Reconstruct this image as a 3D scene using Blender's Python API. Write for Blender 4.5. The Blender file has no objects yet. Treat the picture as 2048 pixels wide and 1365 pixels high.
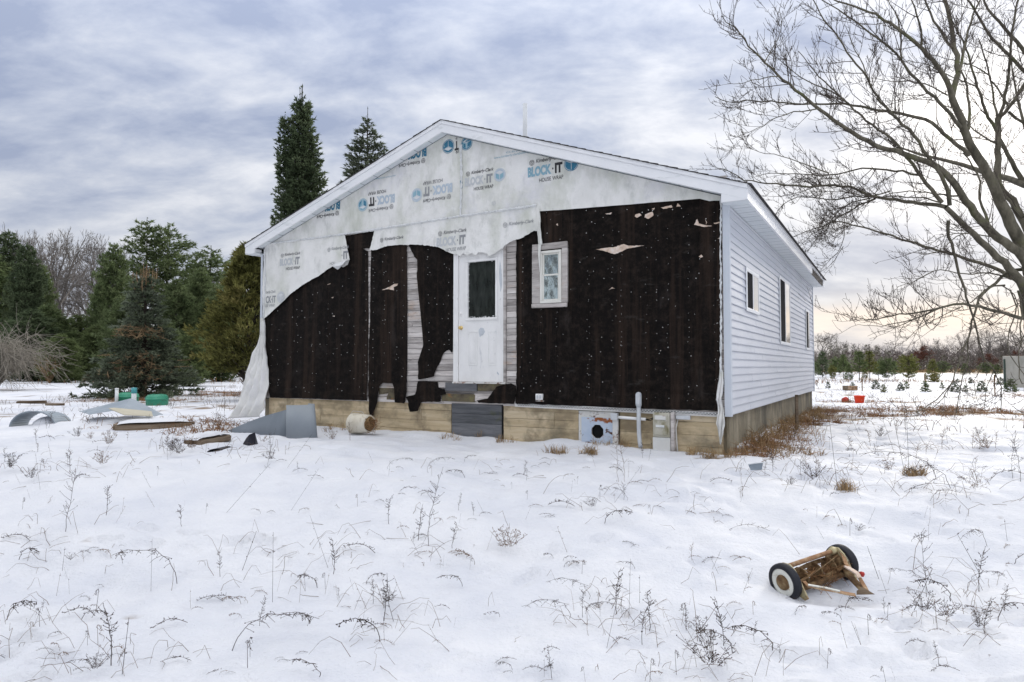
import bpy, bmesh, math, random
import numpy as np
from mathutils import Vector, Matrix
random.seed(7)
S = bpy.context.scene
COL = S.collection
# ------------------------------------------------------------------ camera, sky, sun, exposure
F, PITCH, CZ = 1315.0, math.atan(51.5/1315), 1.6
cam = bpy.data.cameras.new('camera'); cam_o = bpy.data.objects.new('camera', cam); COL.objects.link(cam_o)
cam_o.location = (0, 0, CZ); cam_o.rotation_euler = (math.pi/2+PITCH, 0, 0)
cam.sensor_width = 36; cam.lens = F/2048*36; cam.clip_start = .05; cam.clip_end = 3000
S.camera = cam_o
S.view_settings.view_transform = 'Standard'; S.view_settings.look = 'None'
S.view_settings.gamma = 1; S.view_settings.use_curve_mapping = False
S.view_settings.exposure = 0.30
SUN_AZ, SUN_EL = math.radians(36), math.radians(16.5)      # azimuth measured from +Y towards +X
sund = Vector((math.sin(SUN_AZ)*math.cos(SUN_EL), math.cos(SUN_AZ)*math.cos(SUN_EL), math.sin(SUN_EL)))
sun = bpy.data.lights.new('sun', 'SUN'); sun_o = bpy.data.objects.new('sun', sun); COL.objects.link(sun_o)
sun.energy = 1.0; sun.angle = math.radians(11); sun.color = (1, .93, .82)
sun_o.rotation_euler = (-sund).to_track_quat('-Z', 'Y').to_euler()
W = bpy.data.worlds.new('World'); S.world = W; W.use_nodes = True
def build_world():
    nt = W.node_tree; N = nt.nodes; N.clear(); L = nt.links.new
    def mth(op, a, b=None, c=None, clamp=False):
        n = N.new('ShaderNodeMath'); n.operation = op; n.use_clamp = clamp
        for i, v in enumerate((a, b, c)):
            if v is None: continue
            if isinstance(v, (int, float)): n.inputs[i].default_value = v
            else: L(v, n.inputs[i])
        return n.outputs[0]
    def ramp(f, st):
        n = N.new('ShaderNodeValToRGB'); e = n.color_ramp.elements
        while len(e) < len(st): e.new(.5)
        for i, (p, c) in enumerate(st): e[i].position = p; e[i].color = (*c, 1) if len(c) == 3 else c
        L(f, n.inputs[0]); return n.outputs[0]
    def mix(f, a, b, mode='MIX'):
        n = N.new('ShaderNodeMix'); n.data_type = 'RGBA'; n.blend_type = mode
        if isinstance(f, (int, float)): n.inputs[0].default_value = f
        else: L(f, n.inputs[0])
        for k, v in ((6, a), (7, b)):
            if isinstance(v, tuple): n.inputs[k].default_value = (*v, 1)
            else: L(v, n.inputs[k])
        return n.outputs[2]
    tc = N.new('ShaderNodeTexCoord'); sp = N.new('ShaderNodeSeparateXYZ'); L(tc.outputs['Generated'], sp.inputs[0])
    x, y, z = sp.outputs
    zz = mth('MAXIMUM', z, 0.0); zd = mth('ADD', zz, .30)
    cb = N.new('ShaderNodeCombineXYZ'); L(mth('DIVIDE', x, zd), cb.inputs[0]); L(mth('DIVIDE', y, zd), cb.inputs[1])
    def noise(sc, det, rough, loc, scale, dist=0.):
        mp = N.new('ShaderNodeMapping'); mp.inputs['Location'].default_value = loc; mp.inputs['Scale'].default_value = scale
        mp.inputs['Rotation'].default_value = (0, 0, math.radians(14))
        L(cb.outputs[0], mp.inputs[0]); n = N.new('ShaderNodeTexNoise'); n.inputs['Scale'].default_value = sc
        n.inputs['Detail'].default_value = det; n.inputs['Roughness'].default_value = rough; n.inputs['Distortion'].default_value = dist
        L(mp.outputs[0], n.inputs[0]); return n.outputs[0]
    big = noise(1.1, 3, .5, (3.1, 1.7, 0), (.7, 1.5, 1), .3)
    mid = noise(3.6, 8, .60, (5.7, 8.2, 0), (.85, 1.35, 1), .15)
    f = mth('ADD', mth('MULTIPLY', big, .40), mth('MULTIPLY', mid, .60))
    cloud = ramp(f, [(.38, (.285, .33, .45)), (.46, (.40, .44, .54)), (.52, (.505, .535, .61)), (.60, (.66, .675, .72))])
    # paler towards the horizon, brighter overhead as an overcast sky is
    hz = mth('SUBTRACT', 1.0, mth('MULTIPLY', zz, 3.6), clamp=True)
    hz = mth('POWER', hz, 1.6)
    c = mix(mth('MULTIPLY', hz, .72), cloud, (.60, .61, .635))
    hi = mth('MULTIPLY', mth('SUBTRACT', zz, .5), 1.8, clamp=True); c = mix(hi, c, (.56, .55, .53))
    # the veiled sun and its glow
    d = N.new('ShaderNodeVectorMath'); d.operation = 'DOT_PRODUCT'; L(tc.outputs['Generated'], d.inputs[0]); d.inputs[1].default_value = sund
    dt = mth('MAXIMUM', d.outputs['Value'], 0.0)
    glow = mth('ADD', mth('MULTIPLY', mth('POWER', dt, 160), .50), mth('ADD', mth('MULTIPLY', mth('POWER', dt, 26), .07), mth('MULTIPLY', mth('POWER', dt, 6), .02)))
    glow = mth('MULTIPLY', glow, mth('MULTIPLY', mth('POWER', mid, 2.0), 4.0))
    c = mix(1.0, c, mix(glow, (0, 0, 0), (1.0, .93, .82)), 'ADD')
    # peach band low in the sky on the sun's side
    az = mth('POWER', mth('MAXIMUM', mth('ADD', mth('MULTIPLY', x, sund.x*1.04), mth('MULTIPLY', y, sund.y*1.04)), 0.0), 9)
    wob = mth('MULTIPLY', mth('SUBTRACT', mid, .5), .05)
    bz = mth('SUBTRACT', mth('ADD', z, wob), .066)
    band = mth('POWER', 2.718, mth('MULTIPLY', mth('MULTIPLY', bz, bz), -2400))
    c = mix(mth('MULTIPLY', mth('MULTIPLY', band, az), .75, clamp=True), c, (.95, .82, .70))
    low = mth('POWER', 2.718, mth('MULTIPLY', mth('POWER', mth('SUBTRACT', z, .145), 2.0), -700))
    c = mix(mth('MULTIPLY', mth('MULTIPLY', low, az), .35, clamp=True), c, (.50, .55, .66))
    up = mth('ADD', 1.0, mth('MULTIPLY', mth('POWER', zz, 2.6), 2.7))
    sc = N.new('ShaderNodeVectorMath'); sc.operation = 'SCALE'; L(c, sc.inputs[0]); L(up, sc.inputs['Scale'])
    sky = N.new('ShaderNodeTexSky'); sky.sky_type = 'NISHITA'; sky.sun_disc = False
    sky.sun_elevation = SUN_EL; sky.sun_rotation = SUN_AZ
    b1 = N.new('ShaderNodeBackground'); L(sky.outputs[0], b1.inputs[0]); b1.inputs[1].default_value = .05
    b2 = N.new('ShaderNodeBackground'); L(sc.outputs[0], b2.inputs[0]); b2.inputs[1].default_value = 1.0
    ms = N.new('ShaderNodeMixShader'); ms.inputs[0].default_value = .93; L(b1.outputs[0], ms.inputs[1]); L(b2.outputs[0], ms.inputs[2])
    out = N.new('ShaderNodeOutputWorld'); L(ms.outputs[0], out.inputs[0])
build_world()
# ------------------------------------------------------------------ geometry of the place
ANG = math.radians(30.1)
CORNER = (2.777, 8.4)
RX, RY = math.cos(ANG), -math.sin(ANG)         # house local x (along the front wall, to the right)
VX, VY = math.sin(ANG), math.cos(ANG)          # house local y (along the side wall, away)
def ray(px, py):
    u = (px-1024)/F; v = (682.5-py)/F
    return u, math.cos(PITCH)-v*math.sin(PITCH), math.sin(PITCH)+v*math.cos(PITCH)
def at(px, py, depth):
    r = ray(px, py); t = depth/r[1]; return Vector((r[0]*t, depth, CZ+r[2]*t))
def loc(x, y):
    dx, dy = x-CORNER[0], y-CORNER[1]; return dx*RX+dy*RY, dx*VX+dy*VY
def w2(x, y):
    return CORNER[0]+RX*x+VX*y, CORNER[1]+RY*x+VY*y
def wp(px, py, off=0.):                         # a point of the front wall plane -> (local x, z)
    r = ray(px, py); a = loc(0, 0)[1]; t = (-off-a)/(r[0]*VX+r[1]*VY)
    return loc(t*r[0], t*r[1])[0], CZ+t*r[2]
def wps(pts, off=0.): return [wp(a, b, off) for a, b in pts]
def crop(pts, ox, oy, sc): return [(ox+a/sc, oy+b/sc) for a, b in pts]
# value noise in numpy
def _hash(ix, iy, s):
    n = (ix*374761393 + iy*668265263 + s*974634777) & 0xffffffff
    n = ((n ^ (n >> 13))*1274126177) & 0xffffffff
    return ((n ^ (n >> 16)) & 0xffff)/65535.0
def vnoise(x, y, s=0):
    x = np.asarray(x, float); y = np.asarray(y, float)
    ix = np.floor(x).astype(np.int64); iy = np.floor(y).astype(np.int64); fx = x-ix; fy = y-iy
    fx = fx*fx*fx*(fx*(fx*6-15)+10); fy = fy*fy*fy*(fy*(fy*6-15)+10)
    a = _hash(ix, iy, s); b = _hash(ix+1, iy, s); c = _hash(ix, iy+1, s); d = _hash(ix+1, iy+1, s)
    return (a*(1-fx)+b*fx)*(1-fy)+(c*(1-fx)+d*fx)*fy-.5
def sstep(t): t = np.clip(t, 0, 1); return t*t*(3-2*t)
MOUNDS = []      # (x, y, radius_x, radius_y, height)
def H(x, y):
    x = np.asarray(x, float); y = np.asarray(y, float)
    h = .50*sstep((y-4.0)/3.8)
    r = np.hypot(x, y)
    a = 1/(1+(r/28)**2)
    h = h + .10*vnoise(x*.35+3, y*.35, 1) + .085*vnoise(x*.9, y*1.1, 2)*a + .05*vnoise(x*1.9+.3*y, y*2.6, 3)*a + .045*vnoise(x*3.3+.8*y, y*4.6, 4)*a + .016*vnoise(x*8, y*11, 5)*a + .006*vnoise(x*19, y*23, 8)*a - .05*np.clip(vnoise(x*2.1, y*2.7, 7)-.27, 0, 1)*a*4*.5
    h = h + .5*vnoise(x*.05, y*.05, 6)*sstep((r-25)/60)
    for mx, my, rx, ry, mh in MOUNDS:
        h = h + mh*np.exp(-((x-mx)/rx)**2-((y-my)/ry)**2)
    return h
def gp(px, py, lo=1.8, hi=260):
    r = ray(px, py); t = lo*(hi/lo)**np.linspace(0, 1, 900)
    X, Y, Z = r[0]*t/r[1], t, CZ+r[2]*t/r[1]
    k = np.nonzero(Z <= H(X, Y))[0]
    i = k[0] if len(k) else 899
    return Vector((float(X[i]), float(Y[i]), float(H(X[i], Y[i]))))
# drifts by the wall, hollows where things lie
for px, py, rx, ry, mh in [(1120, 893, .35, .25, .10), (1270, 888, .25, .2, .10), (1330, 905, .2, .15, -.03), (850, 872, .5, .3, .05),
                           (640, 852, .5, .4, .02), (330, 850, 1.6, .7, .12), (200, 850, 1.2, .6, .08), (60, 860, 1.2, .5, .05), (1000, 885, .3, .2, .04)]:
    p = gp(px, py); MOUNDS.append((p.x, p.y, rx, ry, mh))
MOUNDS += [(2.2, 4.62, .42, .30, -.10), (1.9, 4.35, .3, .12, .05), (2.65, 4.75, .3, .22, -.07), (-3.8, 5.4, .12, .08, -.06), (-2.35, 5.35, .18, .07, -.06), (-1.9, 4.9, .14, .07, -.05),
           (1.15, 3.35, .22, .14, -.06), (2.9, 3.1, .2, .12, -.07), (-.95, 4.3, .25, .1, -.05), (-2.2, 2.9, .3, .2, -.04), (1.9, 3.6, .35, .12, -.05), (3.2, 3.4, .16, .1, -.05)]
# ------------------------------------------------------------------ helpers
def mk(name, verts, faces, mat=None, parent=None, smooth=False, mats=None, fm=None):
    me = bpy.data.meshes.new(name)
    me.from_pydata([tuple(v) for v in verts], [], faces); me.update()
    if mat: me.materials.append(mat)
    if mats:
        for m in mats: me.materials.append(m)
        if fm: me.polygons.foreach_set('material_index', fm)
    if smooth: me.polygons.foreach_set('use_smooth', [True]*len(me.polygons))
    o = bpy.data.objects.new(name, me); COL.objects.link(o)
    if parent: o.parent = parent
    return o
def tag(o, label=None, cat=None, group=None, kind=None):
    if label: o['label'] = label
    if cat: o['category'] = cat
    if group: o['group'] = group
    if kind: o['kind'] = kind
    return o
def empty(name, loc=(0, 0, 0), rz=0, label=None, cat=None, group=None):
    o = bpy.data.objects.new(name, None); COL.objects.link(o); o.location = loc; o.rotation_euler = (0, 0, rz); o.empty_display_size = .2
    return tag(o, label, cat, group)
class MB:
    def __init__(s): s.v = []; s.f = []
    def add(s, v, f): n = len(s.v); s.v += [Vector(p) for p in v]; s.f += [[i+n for i in q] for q in f]; return s
    def box(s, a, b, jit=0):
        x0, y0, z0 = a; x1, y1, z1 = b
        v = [(x0, y0, z0), (x1, y0, z0), (x1, y1, z0), (x0, y1, z0), (x0, y0, z1), (x1, y0, z1), (x1, y1, z1), (x0, y1, z1)]
        if jit: v = [tuple(c+random.uniform(-jit, jit) for c in p) for p in v]
        return s.add(v, [[0, 3, 2, 1], [4, 5, 6, 7], [0, 1, 5, 4], [1, 2, 6, 5], [2, 3, 7, 6], [3, 0, 4, 7]])
    def prism(s, pts, y0, y1):       # polygon in (x, z), extruded along y
        n = len(pts); v = [(p[0], y0, p[1]) for p in pts]+[(p[0], y1, p[1]) for p in pts]
        return s.add(v, [list(range(n)), list(range(2*n-1, n-1, -1))]+[[i, i+n, (i+1) % n+n, (i+1) % n] for i in range(n)])
    def tube(s, pts, r, sides=8, cap=True):
        pts = [Vector(p) for p in pts]; k = len(pts)
        if not hasattr(r, '__len__'): r = [r]*k
        n0 = len(s.v); ref = None
        for i, p in enumerate(pts):
            t = (pts[min(i+1, k-1)]-pts[max(i-1, 0)]).normalized()
            if ref is None: ref = Vector((0, 0, 1)) if abs(t.z) < .9 else Vector((1, 0, 0))
            a = t.cross(ref).normalized(); b = t.cross(a); ref = -b if False else ref
            for j in range(sides):
                an = 2*math.pi*j/sides; s.v.append(p+(a*math.cos(an)+b*math.sin(an))*r[i])
        for i in range(k-1):
            for j in range(sides):
                q = n0+i*sides; s.f.append([q+j, q+(j+1) % sides, q+sides+(j+1) % sides, q+sides+j])
        if cap: s.f.append([n0+j for j in range(sides)][::-1]); s.f.append([n0+(k-1)*sides+j for j in range(sides)])
        return s
    def lathe(s, prof, c=(0, 0, 0), axis=(0, 0, 1), seg=24, sq=1.):     # prof: (radius, height) list
        ax = Vector(axis).normalized(); a = ax.orthogonal().normalized(); b = ax.cross(a); c = Vector(c); n0 = len(s.v)
        for r, h in prof:
            for j in range(seg):
                an = 2*math.pi*j/seg; s.v.append(c+ax*h+(a*math.cos(an)+b*math.sin(an))*r)
        for i in range(len(prof)-1):
            for j in range(seg):
                q = n0+i*seg; s.f.append([q+j, q+(j+1) % seg, q+seg+(j+1) % seg, q+seg+j])
        return s
    def out(s, name, mat, parent=None, smooth=False): return mk(name, s.v, s.f, mat, parent, smooth)
def bevel(o, w=.004, seg=2):
    m = o.modifiers.new('bevel', 'BEVEL'); m.width = w; m.segments = seg; m.limit_method = 'ANGLE'; return o
def np_mesh(name, V, Fa, mat, parent=None, smooth=False):
    """V (n,3), Fa (m,k) int arrays"""
    me = bpy.data.meshes.new(name); n = len(V); m, k = Fa.shape
    me.vertices.add(n); me.vertices.foreach_set('co', np.ascontiguousarray(V, np.float32).ravel())
    me.loops.add(m*k); me.loops.foreach_set('vertex_index', np.ascontiguousarray(Fa, np.int32).ravel())
    me.polygons.add(m); me.polygons.foreach_set('loop_start', np.arange(0, m*k, k, dtype=np.int32))
    if smooth: me.polygons.foreach_set('use_smooth', np.ones(m, bool))
    me.update(calc_edges=True); me.validate()
    if mat: me.materials.append(mat)
    o = bpy.data.objects.new(name, me); COL.objects.link(o)
    if parent: o.parent = parent
    return o
def tubes(lines, sides=3):
    """lines: list of (pts (k,3) array, radii (k,)). returns V, F"""
    groups = {}
    for p, r in lines:
        p = np.asarray(p, float); groups.setdefault(len(p), []).append((p, np.asarray(r, float)))
    VV, FF, off = [], [], 0
    for k, g in groups.items():
        P = np.stack([a for a, _ in g]); Rr = np.stack([b for _, b in g]); n = len(g)
        T = np.empty_like(P); T[:, 1:-1] = P[:, 2:]-P[:, :-2]; T[:, 0] = P[:, 1]-P[:, 0]; T[:, -1] = P[:, -1]-P[:, -2]
        T /= np.linalg.norm(T, axis=2, keepdims=True)+1e-9
        ref = np.zeros((n, 1, 3)); ov = P[:, -1]-P[:, 0]; ov /= np.linalg.norm(ov, axis=1, keepdims=True)+1e-9
        ax = np.argmin(np.abs(ov), axis=1); ref[np.arange(n), 0, ax] = 1
        A = np.cross(T, ref); A /= np.linalg.norm(A, axis=2, keepdims=True)+1e-9; B = np.cross(T, A)
        an = np.arange(sides)*2*math.pi/sides
        V = P[:, :, None]+(A[:, :, None]*np.cos(an)[None, None, :, None]+B[:, :, None]*np.sin(an)[None, None, :, None])*Rr[:, :, None, None]
        V = V.reshape(-1, 3)
        i, j = np.meshgrid(np.arange(k-1), np.arange(sides), indexing='ij'); j2 = (j+1) % sides
        q = np.stack([i*sides+j, i*sides+j2, (i+1)*sides+j2, (i+1)*sides+j], -1).reshape(-1, 4)
        Fq = (q[None]+(np.arange(n)*k*sides)[:, None, None]).reshape(-1, 4)+off
        VV.append(V); FF.append(Fq); off += len(V)
    return np.concatenate(VV), np.concatenate(FF)
def copy_tree(o, parent=None):
    c = o.copy(); COL.objects.link(c)
    if parent: c.parent = parent
    for ch in list(o.children): copy_tree(ch, c)
    return c
# ------------------------------------------------------------------ materials
def mat(name, cols, scale=4, rough=.8, bump=.15, bscale=60, stretch=(1, 1, 1), metallic=0, detail=8, nrough=.6, spec=.3, rnd=0., island=0., dist=0., bstretch=None, over=None, coat=0., alt=None):
    m = bpy.data.materials.new(name); m.use_nodes = True; nt = m.node_tree; N = nt.nodes; L = nt.links.new
    b = N['Principled BSDF']; b.inputs['Roughness'].default_value = rough; b.inputs['Metallic'].default_value = metallic
    b.inputs['Specular IOR Level'].default_value = spec; b.inputs['Coat Weight'].default_value = coat
    tc = N.new('ShaderNodeTexCoord'); mp = N.new('ShaderNodeMapping'); mp.inputs['Scale'].default_value = stretch; L(tc.outputs['Object'], mp.inputs[0])
    n = N.new('ShaderNodeTexNoise'); n.inputs['Scale'].default_value = scale; n.inputs['Detail'].default_value = detail; n.inputs['Roughness'].default_value = nrough; n.inputs['Distortion'].default_value = dist
    oi = N.new('ShaderNodeObjectInfo')
    if rnd or True:
        va = N.new('ShaderNodeVectorMath'); va.operation = 'MULTIPLY_ADD'; cx = N.new('ShaderNodeCombineXYZ')
        for i in range(3): L(oi.outputs['Random'], cx.inputs[i])
        L(cx.outputs[0], va.inputs[0]); va.inputs[1].default_value = (31, 17, 23) if rnd else (0, 0, 0); L(mp.outputs[0], va.inputs[2]); L(va.outputs[0], n.inputs[0])
    r = N.new('ShaderNodeValToRGB'); e = r.color_ramp.elements
    if not isinstance(cols[0][0], (int, float)) or len(cols[0]) == 2: st = cols
    else: st = [(.3+.4*i/(max(1, len(cols)-1)), c) for i, c in enumerate(cols)]
    while len(e) < len(st): e.new(.5)
    for i, (p, c) in enumerate(st): e[i].position = p; e[i].color = (*c, 1)
    L(n.outputs[0], r.inputs[0]); col = r.outputs[0]
    if over:       # (scale, threshold lo, hi, colour, stretch): stains or wear with a shape of their own
        for osc, lo, hi, oc, ost in over:
            mp2 = N.new('ShaderNodeMapping'); mp2.inputs['Scale'].default_value = ost; mp2.inputs['Location'].default_value = (osc*1.7, 3.1, osc*.3); L(tc.outputs['Object'], mp2.inputs[0])
            n2 = N.new('ShaderNodeTexNoise'); n2.inputs['Scale'].default_value = osc; n2.inputs['Detail'].default_value = 7; n2.inputs['Roughness'].default_value = .65; L(mp2.outputs[0], n2.inputs[0])
            mr = N.new('ShaderNodeMapRange'); mr.inputs[1].default_value = lo; mr.inputs[2].default_value = hi; L(n2.outputs[0], mr.inputs[0])
            mx = N.new('ShaderNodeMix'); mx.data_type = 'RGBA'; L(mr.outputs[0], mx.inputs[0]); L(col, mx.inputs[6]); mx.inputs[7].default_value = (*oc, 1); col = mx.outputs[2]
    if rnd:
        mr = N.new('ShaderNodeMapRange'); mr.inputs[3].default_value = 1-rnd; mr.inputs[4].default_value = 1+rnd; L(oi.outputs['Random'], mr.inputs[0])
        sc = N.new('ShaderNodeVectorMath'); sc.operation = 'SCALE'; L(col, sc.inputs[0]); L(mr.outputs[0], sc.inputs['Scale']); col = sc.outputs[0]
    if island:
        g = N.new('ShaderNodeNewGeometry'); mr = N.new('ShaderNodeMapRange'); mr.inputs[3].default_value = 1-island; mr.inputs[4].default_value = 1+island; L(g.outputs['Random Per Island'], mr.inputs[0])
        sc = N.new('ShaderNodeVectorMath'); sc.operation = 'SCALE'; L(col, sc.inputs[0]); L(mr.outputs[0], sc.inputs['Scale']); col = sc.outputs[0]
    L(col, b.inputs['Base Color'])
    if bump:
        mp3 = N.new('ShaderNodeMapping'); mp3.inputs['Scale'].default_value = bstretch or stretch; L(tc.outputs['Object'], mp3.inputs[0])
        n3 = N.new('ShaderNodeTexNoise'); n3.inputs['Scale'].default_value = bscale; n3.inputs['Detail'].default_value = 5; L(mp3.outputs[0], n3.inputs[0])
        bp = N.new('ShaderNodeBump'); bp.inputs['Strength'].default_value = min(1, bump*2); bp.inputs['Distance'].default_value = .01; L(n3.outputs[0], bp.inputs['Height']); L(bp.outputs[0], b.inputs['Normal'])
    return m
WHT = (.74, .76, .78)
m_vinyl = mat('white_vinyl', [(.80, .815, .835), (.87, .875, .885)], 2, .45, .03, 40, over=[(3, .60, .78, (.50, .53, .53), (.6, .6, 2))])
m_siding = mat('blue_grey_siding', [(.58, .605, .66), (.64, .655, .70)], 1.3, .5, .10, 90, stretch=(1, 1, 1), bstretch=(1, .12, 3), rnd=.03, over=[(1.1, .56, .80, (.50, .53, .56), (1, .5, 1)), (4, .62, .8, (.44, .46, .46), (1, .25, 1.5))])
m_post = mat('corner_post_vinyl', [(.54, .58, .64), (.61, .65, .70)], 2, .45, .05, 60)
m_soffit = mat('soffit_vinyl', [(.66, .71, .74), (.76, .79, .81)], 2, .5, .05, 50)
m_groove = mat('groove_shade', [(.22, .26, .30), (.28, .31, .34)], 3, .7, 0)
m_shingle = mat('asphalt_shingle', [(.03, .03, .032), (.075, .07, .068)], 8, .95, .5, 150, rnd=.1)
m_wrap = mat('house_wrap_fabric', [(.69, .69, .66), (.79, .785, .76), (.86, .855, .83)], 1.6, .75, .40, 17, nrough=.7,
             over=[(1.6, .48, .72, (.50, .52, .44), (1, 1, .55)), (6, .54, .80, (.50, .51, .48), (1, 1, .5)), (1.1, .55, .8, (.66, .66, .72), (1, 1, 1))])
m_tape = mat('torn_wrap_edge', [(.60, .62, .62), (.80, .81, .81)], 12, .8, .5, 40, over=[(30, .62, .7, (.12, .11, .10), (1, 1, 1))])
m_felt = mat('black_felt', [(.36, (.002, .0015, .0012)), (.5, (.0062, .0045, .0036)), (.66, (.022, .0155, .012))], 9, .75, .8, 60, nrough=.8, spec=.12,
             over=[(2.2, .50, .70, (.036, .0225, .016), (2.2, 1, .10)), (3.1, .58, .78, (.036, .029, .026), (1, 1, .5)), (9, .52, .75, (.004, .003, .003), (3, 1, .06)), (5, .62, .85, (.05, .046, .042), (.7, 1, 2.2)), (2.2, .70, .84, (.022, .034, .010), (1, 1, 1))])
m_plank = mat('weathered_plank', [(.22, .20, .185), (.54, .50, .475), (.72, .69, .66)], 3, .85, .6, 30, stretch=(.35, 1, 3.2), rnd=.22, nrough=.7,
              over=[(2.0, .60, .74, (.50, .36, .26), (.5, 1, 1.5)), (26, .66, .72, (.05, .045, .045), (.3, 1, 1))])
m_greyply = mat('dark_grey_board', [(.06, .065, .07), (.13, .135, .145), (.20, .20, .21)], 3, .85, .5, 30, stretch=(.3, 1, 3), rnd=.15, nrough=.7, over=[(3, .6, .8, (.10, .11, .04), (1, 1, 1))])
m_moss = mat('mossy_rotten_board', [(.035, .028, .022), (.13, .11, .075), (.19, .17, .08)], 7, .95, .8, 60, nrough=.7, over=[(5, .58, .7, (.28, .12, .04), (1, 1, 2))])
m_fboard = mat('tan_foundation_board', [(.33, .255, .155), (.55, .44, .28), (.70, .59, .42)], 2.2, .85, .35, 25, stretch=(.3, 1, 2.5), rnd=.09, nrough=.65,
               over=[(1.5, .50, .72, (.20, .165, .105), (1, 1, 1.6)), (4, .50, .70, (.27, .215, .14), (1, 1, 1)), (.9, .56, .7, (.15, .14, .10), (1, 1, 1)), (14, .66, .80, (.15, .10, .06), (.25, 1, 1.5))])
m_concrete = mat('stained_concrete', [(.12, .105, .075), (.25, .215, .15), (.40, .35, .26)], 2.6, .92, .6, 35, nrough=.7, stretch=(1, 1, .5), over=[(1.6, .5, .70, (.065, .065, .055), (1, 1, .35)), (2.5, .64, .8, (.13, .14, .05), (1, 1, 1))])
m_dwhite = mat('worn_white_paint', [(.76, .755, .74), (.83, .825, .81), (.87, .865, .85)], 4, .5, .12, 50, stretch=(1, 1, .6), over=[(6, .58, .74, (.60, .61, .62), (1.3, 1, .30)), (11, .64, .70, (.46, .46, .46), (1.2, 1, .5)), (22, .68, .76, (.22, .19, .16), (1, 1, .5))])
m_patch = mat('bare_primer_patch', [(.52, .56, .60), (.58, .61, .64)], 9, .6, .05)
m_glassd = mat('dark_window_glass', [(.010, .011, .011), (.030, .034, .032), (.055, .060, .056)], 5, .06, 0, stretch=(2, 1, .5), spec=.8, over=[(40, .76, .80, (.5, .5, .5), (1, 1, 1))])  # upright grey streaks paint reflected bare trees into the glass colour
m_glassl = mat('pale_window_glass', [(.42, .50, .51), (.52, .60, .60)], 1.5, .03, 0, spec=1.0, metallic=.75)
m_screen = mat('insect_screen', [(.02, .02, .022), (.035, .035, .038)], 3, .95, .1, 400, spec=.02)
m_brass = mat('tarnished_brass', [(.55, .38, .14), (.7, .52, .22)], 20, .35, .05, metallic=1)
m_galv = mat('pale_galvanised', [(.50, .53, .56), (.62, .64, .66)], 12, .5, .1, 80, over=[(8, .62, .72, (.25, .20, .15), (1, 1, .6))])
m_conduit = mat('grey_plastic_conduit', [(.46, .49, .52), (.56, .58, .60)], 9, .5, .05)
m_rustw = mat('rusty_white_paint', [(.63, .62, .58), (.70, .70, .68)], 5, .6, .3, 40, over=[(5.5, .57, .64, (.24, .085, .03), (1, 1, 1)), (9, .60, .66, (.10, .035, .02), (1, 1, 1))])
m_rustb = mat('rusty_pale_blue_paint', [(.44, .53, .66), (.56, .62, .70)], 4, .5, .2, 40, over=[(4.5, .58, .63, (.27, .09, .03), (1, 1, 1.4)), (9, .60, .64, (.09, .035, .02), (1, 1, 1))])
m_box = mat('mouldy_meter_box', [(.42, .40, .31), (.55, .53, .46)], 9, .6, .3, 50, over=[(6, .54, .66, (.24, .22, .13), (1, 1, .5)), (9, .62, .70, (.22, .12, .05), (1, 1, .6))])
m_black = mat('black_void', [(.004, .004, .004), (.007, .007, .007)], 3, .9, 0)
m_tan = mat('torn_paper_backing', [(.42, .31, .23), (.66, .52, .42), (.74, .66, .60)], 14, .9, .6, 40)
m_staple = mat('staple_head', [(.6, .6, .58), (.75, .75, .73)], 9, .5, 0)
m_inkb = mat('teal_blue_ink', [(.035, .16, .26), (.06, .22, .33)], 30, .7, 0)
m_inkbl = mat('faded_teal_ink', [(.20, .38, .47), (.30, .46, .54)], 14, .7, 0)
m_inkk = mat('black_ink', [(.025, .025, .028), (.055, .055, .06)], 30, .7, 0)
m_inkg = mat('worn_black_ink', [(.11, .11, .12), (.20, .20, .21)], 30, .7, 0)
m_inkf = mat('ghost_ink', [(.56, .58, .59), (.49, .515, .53)], 20, .75, 0)
m_inkfb = mat('ghost_teal_ink', [(.50, .57, .63), (.44, .52, .60)], 20, .75, 0)
m_inkw = mat('unprinted_gap', [(.62, .64, .65), (.70, .71, .71)], 5, .75, 0)
m_inkgr = mat('grey_ink', [(.24, .25, .26), (.33, .34, .35)], 20, .75, 0)
m_bark = mat('maple_bark', [(.06, .055, .040), (.125, .112, .082), (.20, .182, .135)], 9, .95, .7, 40, stretch=(1, 1, .4), over=[(2, .55, .72, (.12, .135, .05), (1, 1, 1))])
m_twig = mat('maple_twig', [(.07, .056, .048), (.12, .098, .082)], 3, .9, 0)
m_barkf = mat('distant_bark', [(.13, .115, .105), (.22, .20, .18)], 1, .95, 0, rnd=.2)
m_barkp = mat('pine_bark', [(.03, .024, .019), (.07, .055, .043)], 5, .95, .4, 30)
def leaf(name, a, b, c, isl=.5, sc=.9, over=None, rnd=.12):
    m = mat(name, [a, b, c], sc, .75, 0, detail=4, island=isl, rnd=rnd, spec=.2, over=over); nt = m.node_tree; P = nt.nodes['Principled BSDF']; T = nt.nodes.new('ShaderNodeBsdfTranslucent'); X = nt.nodes.new('ShaderNodeMixShader'); X.inputs[0].default_value = .5
    nt.links.new(P.inputs['Base Color'].links[0].from_socket, T.inputs[0]); nt.links.new(P.outputs[0], X.inputs[1]); nt.links.new(T.outputs[0], X.inputs[2]); nt.links.new(X.outputs[0], nt.nodes['Material Output'].inputs[0]); return m
m_spruce = leaf('blue_spruce_needles', (.070, .088, .058), (.13, .155, .105), (.21, .24, .175), over=[(.8, .62, .72, (.085, .055, .03), (1, 1, 1))])
m_dspruce = leaf('dark_spruce_needles', (.06, .085, .045), (.115, .15, .08), (.19, .23, .13))
m_pine = leaf('white_pine_needles', (.075, .105, .045), (.14, .18, .08), (.22, .26, .13))
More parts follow.
